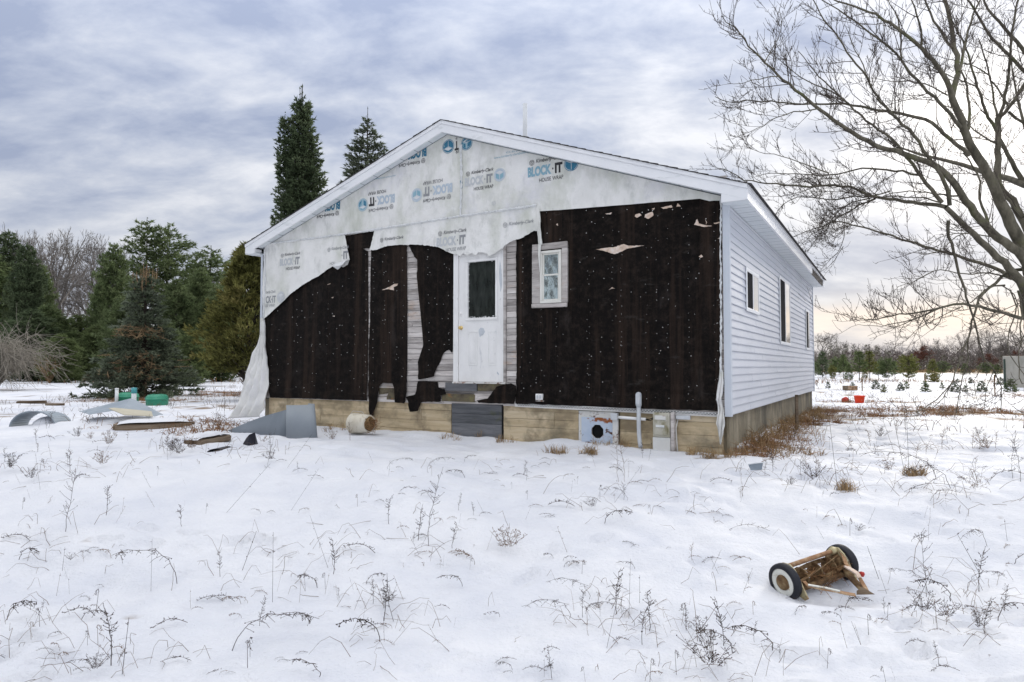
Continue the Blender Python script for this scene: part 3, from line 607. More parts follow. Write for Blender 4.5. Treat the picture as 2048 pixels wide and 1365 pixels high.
def unit(px, py, rot=False, parent=None, kc=m_inkk, bl=m_inkb, it=m_inkk, hw=m_inkk, badge=None, parts='KBIHC', sc=1., dk=0.):
    """one repeat of the printing: company line with emblem, product name, badge and description"""
    cx, cz = wp(px, py); s = -1 if rot else 1; P = parent
    off = {W2: -.004, W3: -.006}.get(P, 0.); ys = lambda x, z: wrap_y(x, z)+off
    f = lambda dx, dz: (cx+s*dx*sc, cz+s*dz*sc)
    if 'K' in parts: ptext('Kimberly-Clark', f(.055, .145), .46*sc, .075*sc, rot, kc, P, .012, .25, ys)
    if 'E' in parts or 'K' in parts: emblem(f(-.245, .14), .042*sc, rot, kc, P, ys)
    if 'B' in parts: ptext('BLOCK', f(-.115, .0), .40*sc, .155*sc, rot, bl, P, .055, 0, ys)
    if 'I' in parts: ptext('·', f(.108, .0), .022*sc, .03*sc, rot, it, P, .03, 0, ys); ptext('IT', f(.205, .0), .125*sc, .155*sc, rot, it, P, .055, 0, ys)
    if 'H' in parts: ptext('HOUSE WRAP', f(.08, -.145), .40*sc, .06*sc, rot, hw, P, .004, 0, ys)
    if 'C' in parts and badge: cube_logo(f(.41, .03), .115*sc, rot, badge[0], badge[1], badge[2], P, ys)
strong = (m_inkb, m_inkb, m_inkw); pale = (m_inkbl, m_inkb, m_inkw); ghost = (m_inkfb, m_inkbl, m_inkw)
unit(1095, 341, False, W1, m_inkk, m_inkbl, m_inkk, m_inkk, strong)
unit(962, 361.5, False, W1, m_inkk, m_inkf, m_inkgr, m_inkk, ghost, sc=.9)
unit(764, 402, True, W1, m_inkg, m_inkfb, m_inkk, m_inkk, pale)
unit(876, 381.5, True, W1, m_inkg, m_inkfb, m_inkgr, m_inkg, ghost)
unit(658, 415.5, True, W1, m_inkk, m_inkb, m_inkk, m_inkk)
unit(826, 311, True, W1, m_inkk, m_inkb, m_inkk, m_inkk)
cube_logo(wp(899.5, 294.7), .115, True, m_inkb, m_inkb, m_inkw, W1, wrap_y)
ptext('T', wp(916, 293), .085, .15, True, m_inkk, W1, .035); ptext('rk', wp(917, 306), .07, .06, True, m_inkk, W1, .01, .2); ptext('P', wp(915.5, 278), .03, .05, True, m_inkk, W1, .01)
cube_logo(wp(936, 289), .11, False, m_inkb, m_inkbl, m_inkw, W1, wrap_y); ptext('B', wp(925.5, 371), .05, .14, False, m_inkb, W1, .03)
ptext('www.kimberly-clarkbuildingproducts.com', wp(1042, 309), .92, .045, False, m_inkbl, W1, .004); ptext('ICC-ES Evaluation Report', wp(1046, 302), .55, .035, False, m_inkbl, W1, .004)
ptext('www.kimberly-clarkbuildingproducts.com', wp(766, 357.5), .62, .035, True, m_inkbl, W1, .002)
emblem(wp(990, 408), .035, False, m_inkf, W1, wrap_y)
unit(585, 524, False, W2, m_inkg, m_inkf, m_inkgr, m_inkk, sc=.93)
unit(680, 513, False, W2, m_inkgr, m_inkf, m_inkgr, m_inkgr, parts='KI', sc=.93)
ptext('HOU', wp(669, 528), .12, .055, False, m_inkgr, W2, .004, 0, lambda x, z: wrap_y(x, z)-.004)
y2 = lambda x, z: wrap_y(x, z)-.004
ptext('berly-Clark', wp(547, 585.5), .26, .07, False, m_inkgr, W2, .01, .25, y2); ptext('CK·IT', wp(547, 600), .28, .14, False, m_inkgr, W2, .03, 0, y2); ptext('USE WRAP', wp(545, 612), .27, .055, False, m_inkgr, W2, .003, 0, y2)
cube_logo(wp(567, 595), .11, False, m_inkf, m_inkf, m_inkw, W2, y2)
unit(787, 494, False, W3, m_inkg, parts='K', sc=.9)
unit(908, 483, False, W3, m_inkg, m_inkf, m_inkgr, m_inkgr, parts='KBIH', sc=.98)
unit(1040, 466, False, W3, m_inkgr, m_inkf, parts='K', sc=.95)
# --- door
door = empty('door', (0, 0, 0)); door.parent = house
dx0, dx1 = wp(918.5, 640)[0], wp(1008, 640)[0]; dz0, dz1 = 1.365, 3.445
gx0, gz1 = wp(937.5, 526); gx1, gz0 = wp(992, 634.5)
slab = MB()
ya, yb = -.012, .018
for a, b in [((dx0, dz0), (dx1, gz0)), ((dx0, gz0), (gx0, gz1)), ((gx1, gz0), (dx1, gz1)), ((dx0, gz1), (dx1, dz1))]: slab.box((a[0], ya, a[1]), (b[0], yb, b[1]))
sl = slab.out('slab', m_dwhite, door)
fr = MB(); w = .042; yy = -.030
for a, b in [((gx0-w, gz0-w), (gx1+w, gz0)), ((gx0-w, gz1), (gx1+w, gz1+w)), ((gx0-w, gz0), (gx0, gz1)), ((gx1, gz0), (gx1+w, gz1))]: fr.box((a[0], yy, a[1]), (b[0], ya+.001, b[1]))
bevel(fr.out('glass_frame', m_dwhite, door), .008)
MB().box((gx0, .002, gz0), (gx1, .006, gz1)).out('pane', m_glassd, door)
q = random.Random(4); mb = MB()                    # flaking beads of old paint round the glass
for _ in range(90):
    if q.random() < .5: x = q.uniform(gx0, gx1); zz = (gz0 if q.random() < .7 else gz1)+q.uniform(-.01, .022)
    else: x = (gx0 if q.random() < .5 else gx1)+q.uniform(-.01, .01); zz = q.uniform(gz0, gz1)
    s = q.uniform(.003, .011); mb.box((x-s, -.004, zz-s*.5), (x+s, .0035, zz+s*.5), .002)
o = mb.out('paint_flake', m_tape, door); o['kind'] = 'stuff'
for (a, b) in [((937.5, 664), (955.5, 731)), ((977, 663), (993, 731))]:        # raised lower panels
    x0, z1 = wp(*a); x1, z0 = wp(*b); p = MB(); t = .012
    for c, d in [((x0, z0), (x1, z0+t)), ((x0, z1-t), (x1, z1)), ((x0, z0+t), (x0+t, z1-t)), ((x1-t, z0+t), (x1, z1-t))]: p.box((c[0], ya-.007, c[1]), (d[0], ya+.001, d[1]))
    p.box((x0+.035, ya-.005, z0+.035), (x1-.035, ya+.001, z1-.035)); bevel(p.out('door_panel', m_dwhite, door), .004)
for pts in ([(958.5, 660), (962, 656), (968, 657), (971, 664), (967, 671), (964, 668), (961, 675), (959, 668)], [(1001, 520), (1004, 541), (1005, 570), (1002, 585), (999.5, 560), (1000, 530)], [(994.5, 743), (998.5, 747), (999, 751), (995, 748)]):
    poly_sheet('bare_patch', rough(wps(pts), .005, .03, 3), lambda x, z: ya-.0015, m_patch, door, .2, 0)
c = wp(923.5, 656.5)
kb = MB().lathe([(.0, -.062), (.016, -.06), (.026, -.05), (.027, -.042), (.018, -.034), (.010, -.028), (.010, -.012), (.030, -.008), (.032, .0)], (c[0], ya, c[1]), (0, 1, 0), 20).out('doorknob', m_brass, door, True)
c = wp(922.5, 628); MB().lathe([(0, -.018), (.012, -.017), (.026, -.010), (.028, 0)], (c[0], ya, c[1]), (0, 1, 0), 20).out('deadbolt', m_dwhite, door, True)
jl, jr = wp(908.5, 640)[0], wp(1013, 640)[0]
bevel(MB().box((jl, -.030, dz0-.02), (dx0-.004, .02, dz1+.03), .002).out('jamb', m_dwhite, door), .004)
bevel(MB().box((dx1+.004, -.030, dz0-.03), (jr, .02, dz1+.05), .002).out('jamb', m_plank, door), .004)
bevel(MB().box((jl, -.034, dz1+.004), (jr, .02, dz1+.06), .002).out('head_jamb', m_dwhite, door), .004)
bevel(MB().box((jl, -.055, dz0-.028), (jr, .02, dz0-.004), .001).out('threshold', m_rustw, door), .003)
def wbox(p0, p1, y0, y1, m, name, parent, jit=.002, bv=.004):
    x0, z1 = wp(*p0); x1, z0 = wp(*p1); o = MB().box((x0, y0, z0), (x1, y1, z1), jit).out(name, m, parent); bevel(o, bv) if bv else 0; return o
wbox((894, 765.5), (956.6, 783), -.05, -.014, m_greyply, 'threshold_board', house); wbox((957.5, 767), (1008, 783), -.035, -.006, m_moss, 'rotten_board', house, .006)
wbox((886, 787.5), (952, 805), -.032, -.004, m_moss, 'rotten_board', house, .006); wbox((950, 787), (990, 804), -.028, -.004, m_plank, 'rotten_board', house, .006)
wbox((880, 765), (893, 776), -.036, -.003, m_plank, 'rotten_board', house, .004)
wbox((758, 776), (794, 800), -.004, .0, m_moss, 'rotten_board', house, .004)
# --- front window
win = empty('window'); win.parent = house
x0, z1 = wp(1067, 490.8); x1, z0 = wp(1137.5, 614); a0, b1 = wp(1083.5, 504.5); a1, b0 = wp(1126, 606)
for nm, c, d in [('trim_board', (x0, b0), (a0-.003, b1+.02)), ('trim_board', (a1+.003, b0), (x1, b1+.02)), ('trim_board', (x0, b1+.023), (x1, z1)), ('sill_board', (x0-.01, z0), (x1-.01, b0-.003))]:
    bevel(MB().box((c[0], -.052, c[1]), (d[0], -.004, d[1]), .004).out(nm, m_plank, win), .005)
t = .035; f = MB()
for c, d in [((a0, b0), (a1, b0+t)), ((a0, b1-t), (a1, b1)), ((a0, b0+t), (a0+t, b1-t)), ((a1-t, b0+t), (a1, b1-t))]: f.box((c[0], -.068, c[1]), (d[0], -.004, d[1]))
m_wframe = mat('cream_window_frame', [(.70, .69, .63), (.78, .77, .72)], 4, .45, .03)
bevel(f.out('frame', m_wframe, win), .005)
mid = wp(1100, 552.5)[1]
for (za, zb, y) in ((mid-.012, b1-t, -.040), (b0+t, mid+.022, -.052)):
    s = MB(); u = .024; xa, xb = a0+t, a1-t
    for c, d in [((xa, za), (xb, za+u)), ((xa, zb-u), (xb, zb)), ((xa, za+u), (xa+u, zb-u)), ((xb-u, za+u), (xb, zb-u))]: s.box((c[0], y, c[1]), (d[0], y+.02, d[1]))
    so = bevel(s.out('sash', m_wframe, win), .003)
    n = 10; V = []; Fc = []
    for i in range(n+1):
        for j in range(n+1): X = xa+u*.8+(xb-xa-1.6*u)*i/n; Z = za+u*.8+(zb-za-1.6*u)*j/n; V.append((X, y+.010+.0011*math.sin(i*.9+y*90)*math.sin(j*.7), Z))
    for i in range(n):
        for j in range(n): a = i*(n+1)+j; Fc.append([a, a+n+1, a+n+2, a+1])
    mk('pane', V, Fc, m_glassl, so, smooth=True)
# --- small fittings on the front wall
def outlet():
    p = empty('outlet_cover'); p.parent = house
    x, z = wp(1081, 794); bevel(MB().box((x-.058, -.052, z-.045), (x+.058, -.016, z+.045)).out('plate', m_dwhite, p), .006)
    for dx in (-.024, .024): bevel(MB().box((x+dx-.017, -.060, z-.026), (x+dx+.017, -.050, z+.026)).out('socket', m_galv, p), .006)
    MB().box((x-.05, -.06, z-.065), (x+.075, -.02, z-.052), .004).out('drip_lip', m_rustw, p)
outlet()
st = empty('starter_strip'); st.parent = house
xa, za = wp(1032, 810); xb, zb = wp(1441, 830)
def sz(x): return za+(zb-za)*(x-xa)/(xb-xa)
mb = MB(); mb.add([(xa, -.030, za-.022), (xb, -.030, zb-.022), (xb, -.030, zb+.028), (xa, -.030, za+.028), (xa, -.018, za-.022), (xb, -.018, zb-.022), (xb, -.018, zb+.028), (xa, -.018, za+.028)], [[0, 1, 2, 3], [7, 6, 5, 4], [0, 4, 5, 1], [3, 2, 6, 7], [1, 5, 6, 2], [0, 3, 7, 4]])
mb.add([(xa, -.042, za-.028), (xb, -.042, zb-.028), (xb, -.030, zb-.010), (xa, -.030, za-.010)], [[0, 1, 2, 3], [3, 2, 1, 0]]); mb.out('strip', m_dwhite, st)
mb = MB(); x = xa+.03
while x < xb-.04:
    zc = sz(x); mb.box((x, -.0325, zc+.010), (x+.028, -.029, zc+.019)); mb.box((x+.02, -.0325, zc-.006), (x+.048, -.029, zc+.003)); x += .042
o = mb.out('nail_slot', m_black, st); o['kind'] = 'stuff'
# --- foundation, front
fd = empty('foundation'); fd.parent = house
MB().box((-HW+.05, .05, .0), (-.045, .30, ZF+.06)).out('core_wall', m_concrete, fd)
def board(px0, px1, zt, zb, m, y=.008, label=None, name='foundation_board'):
    xa, xb = wp(px0, 840)[0], wp(px1, 840)[0]
    o = MB().box((xa+.002, y+rr.uniform(-.002, .002), zb+.0015), (xb-.002, .0495, zt-.0015), .0015).out(name, m, fd); bevel(o, .003, 1)
    if label: o['label'] = label
    return o
def fz(px): return wp(px, 791+(px-543)*.0405)[1]
for (pa, pb, rows, m, y) in [(537, 741.5, (.30, .18, .2), m_fboard, .006), (743.5, 902, (.13, .17, .16, .2), m_fboard, .008), (903.5, 1004, (.16, .15, .3), m_greyply, -.006), (1006.5, 1157, (.075, .12, .12, .3), m_fboard, .006), (1239, 1311, (.09, .19, .16, .3), m_fboard, .010), (1351, 1446, (.10, .17, .15, .3), m_fboard, .010)]:
    zt = (fz(pa)+fz(pb))/2-.004+(-.02 if pa > 1200 else 0)
    for i, h in enumerate(rows):
        cuts = [pa, pb]
        if pa == 1006.5 and i in (1, 2): cuts = [pa, 1108, pb]
        if pa == 743.5 and i == 1: cuts = [pa, 842, pb]
        if pa == 537 and i == 1: cuts = [pa, 640, pb]
        for c0, c1 in zip(cuts[:-1], cuts[1:]): board(c0, c1, zt, zt-h if i < len(rows)-1 else .1, m, y)
        zt -= h
MB().box((wp(1004.2, 840)[0]-.004, -.004, .1), (wp(1006.2, 840)[0], .0495, fz(1005)-.002)).out('gap_black_strip', m_black, fd)  # plain black strip filling the gap between two board sections
# rusty panel with a round hole, its post, conduits and meter box
pn = empty('rusty_panel'); pn.parent = house
xa, zt = wp(1158, 822); xb, zb = wp(1231, 896)
cx, cz = wp(1195.6, 863.4); rh = .098
def holed(x0, x1, z0, z1, y0, y1, m, name):
    n = 8; V = []; Fc = []; ring = [(cx+rh*math.cos(math.pi/8+k*math.pi/4), cz+rh*1.05*math.sin(math.pi/8+k*math.pi/4)) for k in range(8)]
    outr = [(x1, cz+.1), (cx+.1, z1), (cx-.1, z1), (x0, cz+.1), (x0, cz-.1), (cx-.1, z0), (cx+.1, z0), (x1, cz-.1)]
    cor = {0: (x1, z1), 2: (x0, z1), 4: (x0, z0), 6: (x1, z0)}
    for y in (y0, y1):
        for p in ring: V.append((p[0], y, p[1]))
        for p in outr: V.append((p[0], y, p[1]))
        for k in (0, 2, 4, 6): V.append((cor[k][0], y, cor[k][1]))
    for s, o_ in ((0, 1), (20, 0)):
        for k in range(8):
            k2 = (k+1) % 8; q_ = [s+k, s+8+k]+([s+16+k//2] if k in cor else [])+[s+8+k2, s+k2]; Fc.append(q_ if o_ else q_[::-1])
    for k in range(8): k2 = (k+1) % 8; Fc.append([k, k2, 20+k2, 20+k])
    o = mk(name, V, Fc, m, pn); return o
holed(xa, xb, zb-.1, zt, -.012, .01, m_rustw, 'outer_sheet')
i0, j1 = wp(1164, 834); i1, j0 = wp(1226.5, 887)
holed(i0, i1, j0, j1, -.018, -.0125, m_rustb, 'inner_sheet')
MB().box((cx-.12, .03, cz-.13), (cx+.12, .048, cz+.13)).out('hole_back', m_black, pn)
wbox((1227, 826), (1238, 892), -.045, .0, m_rustw, 'panel_post', pn, .002, .006)
for dx, dz in [(0.02, .02), (.02, -.3), (.36, .02), (.36, -.32), (.19, .02)]: MB().lathe([(0, -.006), (.008, -.004), (.009, 0)], (xa+dx, -.012, zt-.04+dz), (0, 1, 0), 8).out('bolt', m_galv, pn)
cd = empty('cable_conduit'); cd.parent = house
c0, z0_ = wp(1281.5, 812); _, zlow = wp(1283, 872)
yy = -.085
MB().tube([(c0, yy, z0_+.01), (c0, yy, wp(1281, 850)[1]), (c0+.003, yy, wp(1282, 868)[1]), (c0+.02, yy-.03, wp(1285, 880)[1]), (c0+.05, yy-.08, wp(1288, 892)[1])], [.029, .029, .029, .028, .028], 14).out('pipe', m_conduit, cd, True)
bt = MB().lathe([(.0, .200), (.022, .196), (.036, .18), (.041, .15), (.041, .03), (.034, .008), (.028, -.01), (.0, -.012)], (c0, yy, z0_-.01), (0, 0, 1), 20).out('weather_cap', m_conduit, cd, True)
MB().box((c0-.028, yy-.043, z0_+.03), (c0+.028, yy-.036, z0_+.16)).out('cover_plate', m_galv, cd)
h0 = wp(1232, 834); h1 = wp(1294, 838)
MB().tube([(h0[0], -.05, h0[1]), (h1[0], -.05, h1[1]-.004)], .021, 12).out('pipe', m_dwhite, cd, True)
MB().box((h0[0]-.045, -.085, h0[1]-.04), (h0[0]+.045, -.02, h0[1]+.055), .004).out('junction', m_galv, cd)
e = wp(1312, 832); MB().tube([(h1[0]-.01, -.05, h1[1]-.004), (h1[0]+.05, -.055, h1[1]+.0), ((h1[0]+e[0])/2+.03, -.06, h1[1]+.012), (e[0]+.02, -.06, e[1]+.02)], .007, 6).out('wire', m_black, cd, True)
MB().tube([(h1[0]-.01, -.045, h1[1]-.008), (h1[0]+.06, -.05, h1[1]-.02), (e[0]+.02, -.06, e[1]-.015)], .006, 6).out('wire', m_black, cd, True)
mbx = empty('meter_box'); mbx.parent = house
x0, z1 = wp(1311.5, 824.5); x1, z0 = wp(1345, 874); _, zb = wp(1330, 912)
bevel(MB().box((x0, -.13, z0), (x1, -.005, z1)).out('box_body', m_box, mbx), .008)
bevel(MB().box((x0+.025, -.142, z0+.03), (x1-.03, -.13, z1-.02)).out('cover', m_box, mbx), .006)
bevel(MB().box((x0+.03, -.150, z1-.09), (x1-.045, -.1425, z1-.035), .003).out('hasp_plate', m_rustw, mbx), .003)
bevel(MB().box((x0+.045, -.150, z0+.13), (x1-.065, -.1425, z0+.16), .003).out('paper_label', m_tape, mbx), .002)
bevel(MB().box((x0-.005, -.125, zb-.2), (x1+.004, -.004, z0-.004)).out('lower_panel', m_rustw, mbx), .006)
xs_ = wp(1349.5, 850)[0]; bevel(MB().box((x1+.008, -.115, zb-.2), (xs_+.02, -.004, z1+.005)).out('side_board', m_plank, mbx), .004)
x0, z1 = wp(1353.5, 830.5); x1, z0 = wp(1382, 839.5); bevel(MB().box((x0, -.06, z0), (x1, .004, z1), .002).out('breaker_lid', m_galv, mbx), .005)
MB().tube([(xs_+.05, -.02, wp(1352, 838)[1]), (xs_+.03, -.05, wp(1351, 856)[1]), (xs_+.035, -.04, wp(1351, 880)[1]), (xs_+.05, -.05, wp(1355, 908)[1])], .009, 6).out('pipe', m_rustw, mbx, True)
# --- side wall: siding courses, corner post, windows
sw_ = empty('siding_wall'); sw_.parent = house
MB().box((-.06, .09, ZF), (-.016, HL-.08, 3.72)).out('wall_core', m_greyply, sw_)
P_ = .1024; zc = ZF-.002; i = 0
while zc < 3.69:
    zt = min(zc+P_, 3.70)
    cuts = [.055, 1.3+((i*2.37) % 3.1), 4.9+((i*1.61) % 2.9), HL-.03]
    for k_ in range(3):
        y0_, y1_ = cuts[k_], cuts[k_+1]+(.02 if k_ < 2 else 0); bo = .0016*(k_ % 2); V = []; n = 6; sag = [rr.uniform(-.0012, .0012) for _ in range(2)]
        prof = [(-.012+bo, zc+.004), (.016+bo, zc+sag[0]), (.018+bo, zc+.010+sag[0]), (.0165+bo, zc+.022), (.004+bo*.5, zt), (-.012+bo, zt)]
        for y in (y0_, y1_): V += [(a, y, b) for a, b in prof]
        Fc = [[j, j+n, (j+1) % n+n, (j+1) % n] for j in range(n)]+[list(range(n))[::-1], list(range(n, 2*n))]
        mk('siding_course', V, Fc, m_siding, sw_)
    zc += P_; i += 1
def lpost(x, y, zb_, zt_, sx, sy, name='corner_post', w=.085):
    mb = MB(); mb.box((min(x, x-sx*w), min(y, y+sy*.014), zb_), (max(x, x-sx*w), max(y, y+sy*.014), zt_)); mb.box((min(x, x-sx*.014), min(y+sy*.014, y+sy*w), zb_), (max(x, x-sx*.014), max(y+sy*.014, y+sy*w), zt_))
    return bevel(mb.out(name, m_post, house), .003)
lpost(.026, -.040, ZF-.02, 3.700, 1, 1); lpost(-HW-.026, -.040, ZF-.01, 3.80, -1, 1, w=.055); lpost(.026, HL+.01, ZF-.02, 3.70, 1, -1)
def swin(y0, y1, z0, z1, label, split=.5):
    w_ = empty('window'); w_.parent = house; w_['label'] = label; t = .055; X0, X1 = .017, .0345
    f = MB()
    for a, b in [((y0, z0), (y1, z0+t)), ((y0, z1-t), (y1, z1)), ((y0, z0+t), (y0+t, z1-t)), ((y1-t, z0+t), (y1, z1-t))]: f.box((X0, a[0], a[1]), (X1, b[0], b[1]))
    bevel(f.out('frame', m_vinyl, w_), .006)
    ym = y0+(y1-y0)*split; MB().box((X0, ym-.022, z0+t), (X1-.002, ym+.022, z1-t)).out('mullion', m_vinyl, w_)
    MB().box((.0185, y0+t, z0+t), (.0275, ym-.022, z1-t)).out('screen', m_screen, w_)
    MB().box((.0185, ym+.022, z0+t), (.0285, y1-t, z1-t)).out('pane', m_glassm, w_)
    MB().box((X0, y0+t, z0+t+.001), (X1-.004, y0+t+.014, z1-t-.001)).out('screen_frame', m_vinyl, w_)
m_glassm = mat('mirror_dark_window_glass', [(.03, .035, .04), (.05, .055, .06)], 3, .04, 0, spec=1.2, coat=1.)
swin(1.05, 2.06, 2.393, 3.02, 'small square sliding window nearest the corner'); swin(4.24, 5.62, 2.018, 3.285, 'tall sliding window in the middle of the side wall'); swin(8.38, 9.13, 2.005, 2.983, 'narrow window near the far end', .68)
# the band of reflected light patches on the siding is not drawn
# --- side foundation
MB().box((-.30, .31, .0), (-.035, HL-.06, ZF+.01)).out('core_wall', m_concrete, fd)
MB().box((-.048, .012, .0), (-.012, .30, ZF-.006)).out('corner_pier', m_concrete, fd)
MB().box((-HW+.03, .31, 0), (-HW+.2, HL-.05, ZF)).out('core_wall', m_concrete, fd); MB().box((-HW+.03, HL-.2, 0), (-.31, HL-.07, ZF)).out('core_wall', m_concrete, fd)
# --- roof
m_wood0 = mat('rotten_bare_lumber', [(.03, .025, .022), (.11, .095, .08), (.24, .22, .20)], 4, .95, .8, 30, stretch=(1, .6, 3), nrough=.75)
rf = empty('roof'); rf.parent = house
def strip_on_slope(name, A, B, y0, y1, t0, t1, m, parent=rf, jit=0):
    """a board following the slope from A to B (x, z of the roof top); t0..t1 measured straight down"""
    V = []
    for y in (y0, y1):
        for (p, t) in ((A, t0), (B, t0), (B, t1), (A, t1)): V.append((p[0], y, p[1]-t))
    return mk(name, V, [[0, 1, 2, 3], [7, 6, 5, 4], [0, 4, 5, 1], [1, 5, 6, 2], [2, 6, 7, 3], [3, 7, 4, 0]], m, parent)
for (E_, sgn, lab) in ((RE, 1, 'right'), (LE, -1, 'left')):
    strip_on_slope('deck', PK, E_, -D+.03, YB-.03, .012, .035, m_greyply)
    strip_on_slope('rake_drip', (PK[0]+.0005*sgn, PK[1]), E_, -D-.012, -D+.0295, .006, .062, m_vinyl)
    strip_on_slope('rake_fascia', (PK[0]+.0005*sgn, PK[1]), E_, -D, -D+.0285, .0635, .198, m_vinyl)
    strip_on_slope('rake_fascia', (PK[0]+.0005*sgn, PK[1]), E_, YB-.0285, YB, .006, .198, m_vinyl)
    # soffit under the rake, panel by panel
    L_ = abs(E_[0]-PK[0]); nps = int(L_/.30)
    for k in range(nps):
        xa = PK[0]+sgn*(L_-.30)*k/nps; xb = PK[0]+sgn*(L_-.30)*(k+1)/nps-sgn*.004
        strip_on_slope('soffit_groove_shade', (xb, roof_z(xb)), (xb+sgn*.010, roof_z(xb+sgn*.010)), -D+.029, .02, .1868, .1875, m_groove)  # dark strips stand in for the shade inside the soffit grooves
        strip_on_slope('soffit_panel', (xa, roof_z(xa)), (xb, roof_z(xb)), -D+.029, .02, .178+.0006*(k % 2), .186, m_soffit)
    # shingle courses
    n = int(math.hypot(E_[0]-PK[0], E_[1]-PK[1])/.135); V = []; Fc = []
    sl_ = (PK[1]-E_[1])/abs(PK[0]-E_[0]); q = random.Random(2+sgn)
    for k in range(n):
        xa = PK[0]+sgn*(L_+.02)*k/n; xb = PK[0]+sgn*(L_+.02)*(k+1.25)/n; za_, zb_ = PK[1]-sl_*abs(xa-PK[0])+.002, PK[1]-sl_*abs(xb-PK[0])+.009+q.uniform(0, .006)
        y0_ = -D-.018-q.uniform(0, .012); y1_ = YB+.02
        b0 = len(V); V += [(xa, y0_, za_), (xb, y0_, zb_), (xb, y1_, zb_), (xa, y1_, za_), (xa, y0_, za_-.008), (xb, y0_, zb_-.012), (xb, y1_, zb_-.012), (xa, y1_, za_-.008)]
        Fc += [[b0+i for i in f] for f in ([0, 1, 2, 3], [7, 6, 5, 4], [0, 4, 5, 1], [1, 5, 6, 2], [2, 6, 7, 3], [3, 7, 4, 0])]
        mk('shingle_course', V[b0:], [[i-b0 for i in f] for f in Fc[-6:]], m_shingle, rf)
    # eave fascia and soffit
    xe = E_[0]; zt_ = E_[1]
    dam = 7.35
    for (ya_, yb_, mm, nm) in ([(-D+.029, dam, m_vinyl, 'eave_fascia'), (dam, YB-.35, m_wood0, 'bare_fascia_board'), (YB-.35, YB-.029, m_vinyl, 'eave_fascia')] if sgn > 0 else [(-D+.029, YB-.029, m_vinyl, 'eave_fascia')]):
        xi = xe-sgn*.03; inset = .012 if mm is m_wood0 else 0
        x_a, x_b = sorted((xi, xe-sgn*inset)); MB().box((x_a, ya_+.001, zt_-.196), (x_b, yb_-.001, zt_-.062)).out(nm, mm, rf)
    x_a, x_b = sorted((xe-sgn*.03, xe+sgn*.012)); MB().box((x_a, -D+.0305, zt_-.061), (x_b, YB-.0305, zt_-.008)).out('eave_drip', m_vinyl, rf)
    zs = zt_-.183; y = -D+.03; wallx = .012 if sgn > 0 else -HW-.012
    while y < YB-.06:
        ye = min(y+.30, YB-.03); x_a, x_b = sorted((wallx, xe-sgn*.031)); MB().box((x_a, y+.002, zs-.004), (x_b, ye-.010, zs+.006)).out('soffit_panel', m_soffit, rf)
        MB().box((x_a, y+.140, zs-.0055), (x_b, y+.150, zs-.0045)).out('soffit_groove_shade', m_groove, rf)  # groove shade laid on as a dark strip here too
        y += .30
    x_a, x_b = sorted((wallx, xe-sgn*.031)); MB().box((x_a, -D+.03, zs+.0065), (x_b, YB-.03, zs+.012)).out('soffit_backing', m_groove, rf)
    # boxed return at the gable corner
    xw = (-.035 if sgn > 0 else -HW+.30) if sgn > 0 else -HW-.02
    zt2 = roof_z(xw)-.199
    pts = [(xe, zt_-.199), (xw, zt2), (xw, zt_-.199)]
    if zt2 > zt_-.19: MB().prism(pts, -D+.001, -D+.02).out('eave_return', m_vinyl, rf)
    x_a, x_b = sorted((xw-sgn*.0, xw+sgn*.016)); MB().box((x_a, -D+.021, zt_-.199), (x_b, -.03, zt2-.002)).out('eave_return', m_vinyl, rf)
    MB().box((min(xe, xw), -D+.021, zt_-.2015), (max(xe, xw), -.005, zt_-.1995)).out('return_soffit', m_soffit, rf)
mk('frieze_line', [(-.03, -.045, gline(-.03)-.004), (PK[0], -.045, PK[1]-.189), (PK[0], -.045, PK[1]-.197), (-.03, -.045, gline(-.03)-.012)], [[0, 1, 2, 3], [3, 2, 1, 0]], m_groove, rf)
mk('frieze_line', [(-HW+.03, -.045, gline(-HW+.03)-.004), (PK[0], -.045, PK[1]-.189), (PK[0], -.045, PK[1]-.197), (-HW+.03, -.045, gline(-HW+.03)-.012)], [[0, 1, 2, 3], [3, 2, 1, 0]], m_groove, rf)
# white vent pipe standing on the roof
m_pvc0 = mat('dull_white_pipe', [(.56, .58, .60), (.64, .66, .68)], 3, .6, 0)
pp = at(1050, 208, 14.2); lx, ly = loc(pp.x, pp.y)
MB().tube([(lx, ly, roof_z(lx)-.1), (lx, ly, pp.z)], .050, 16).out('vent_pipe', m_pvc0, rf, True)
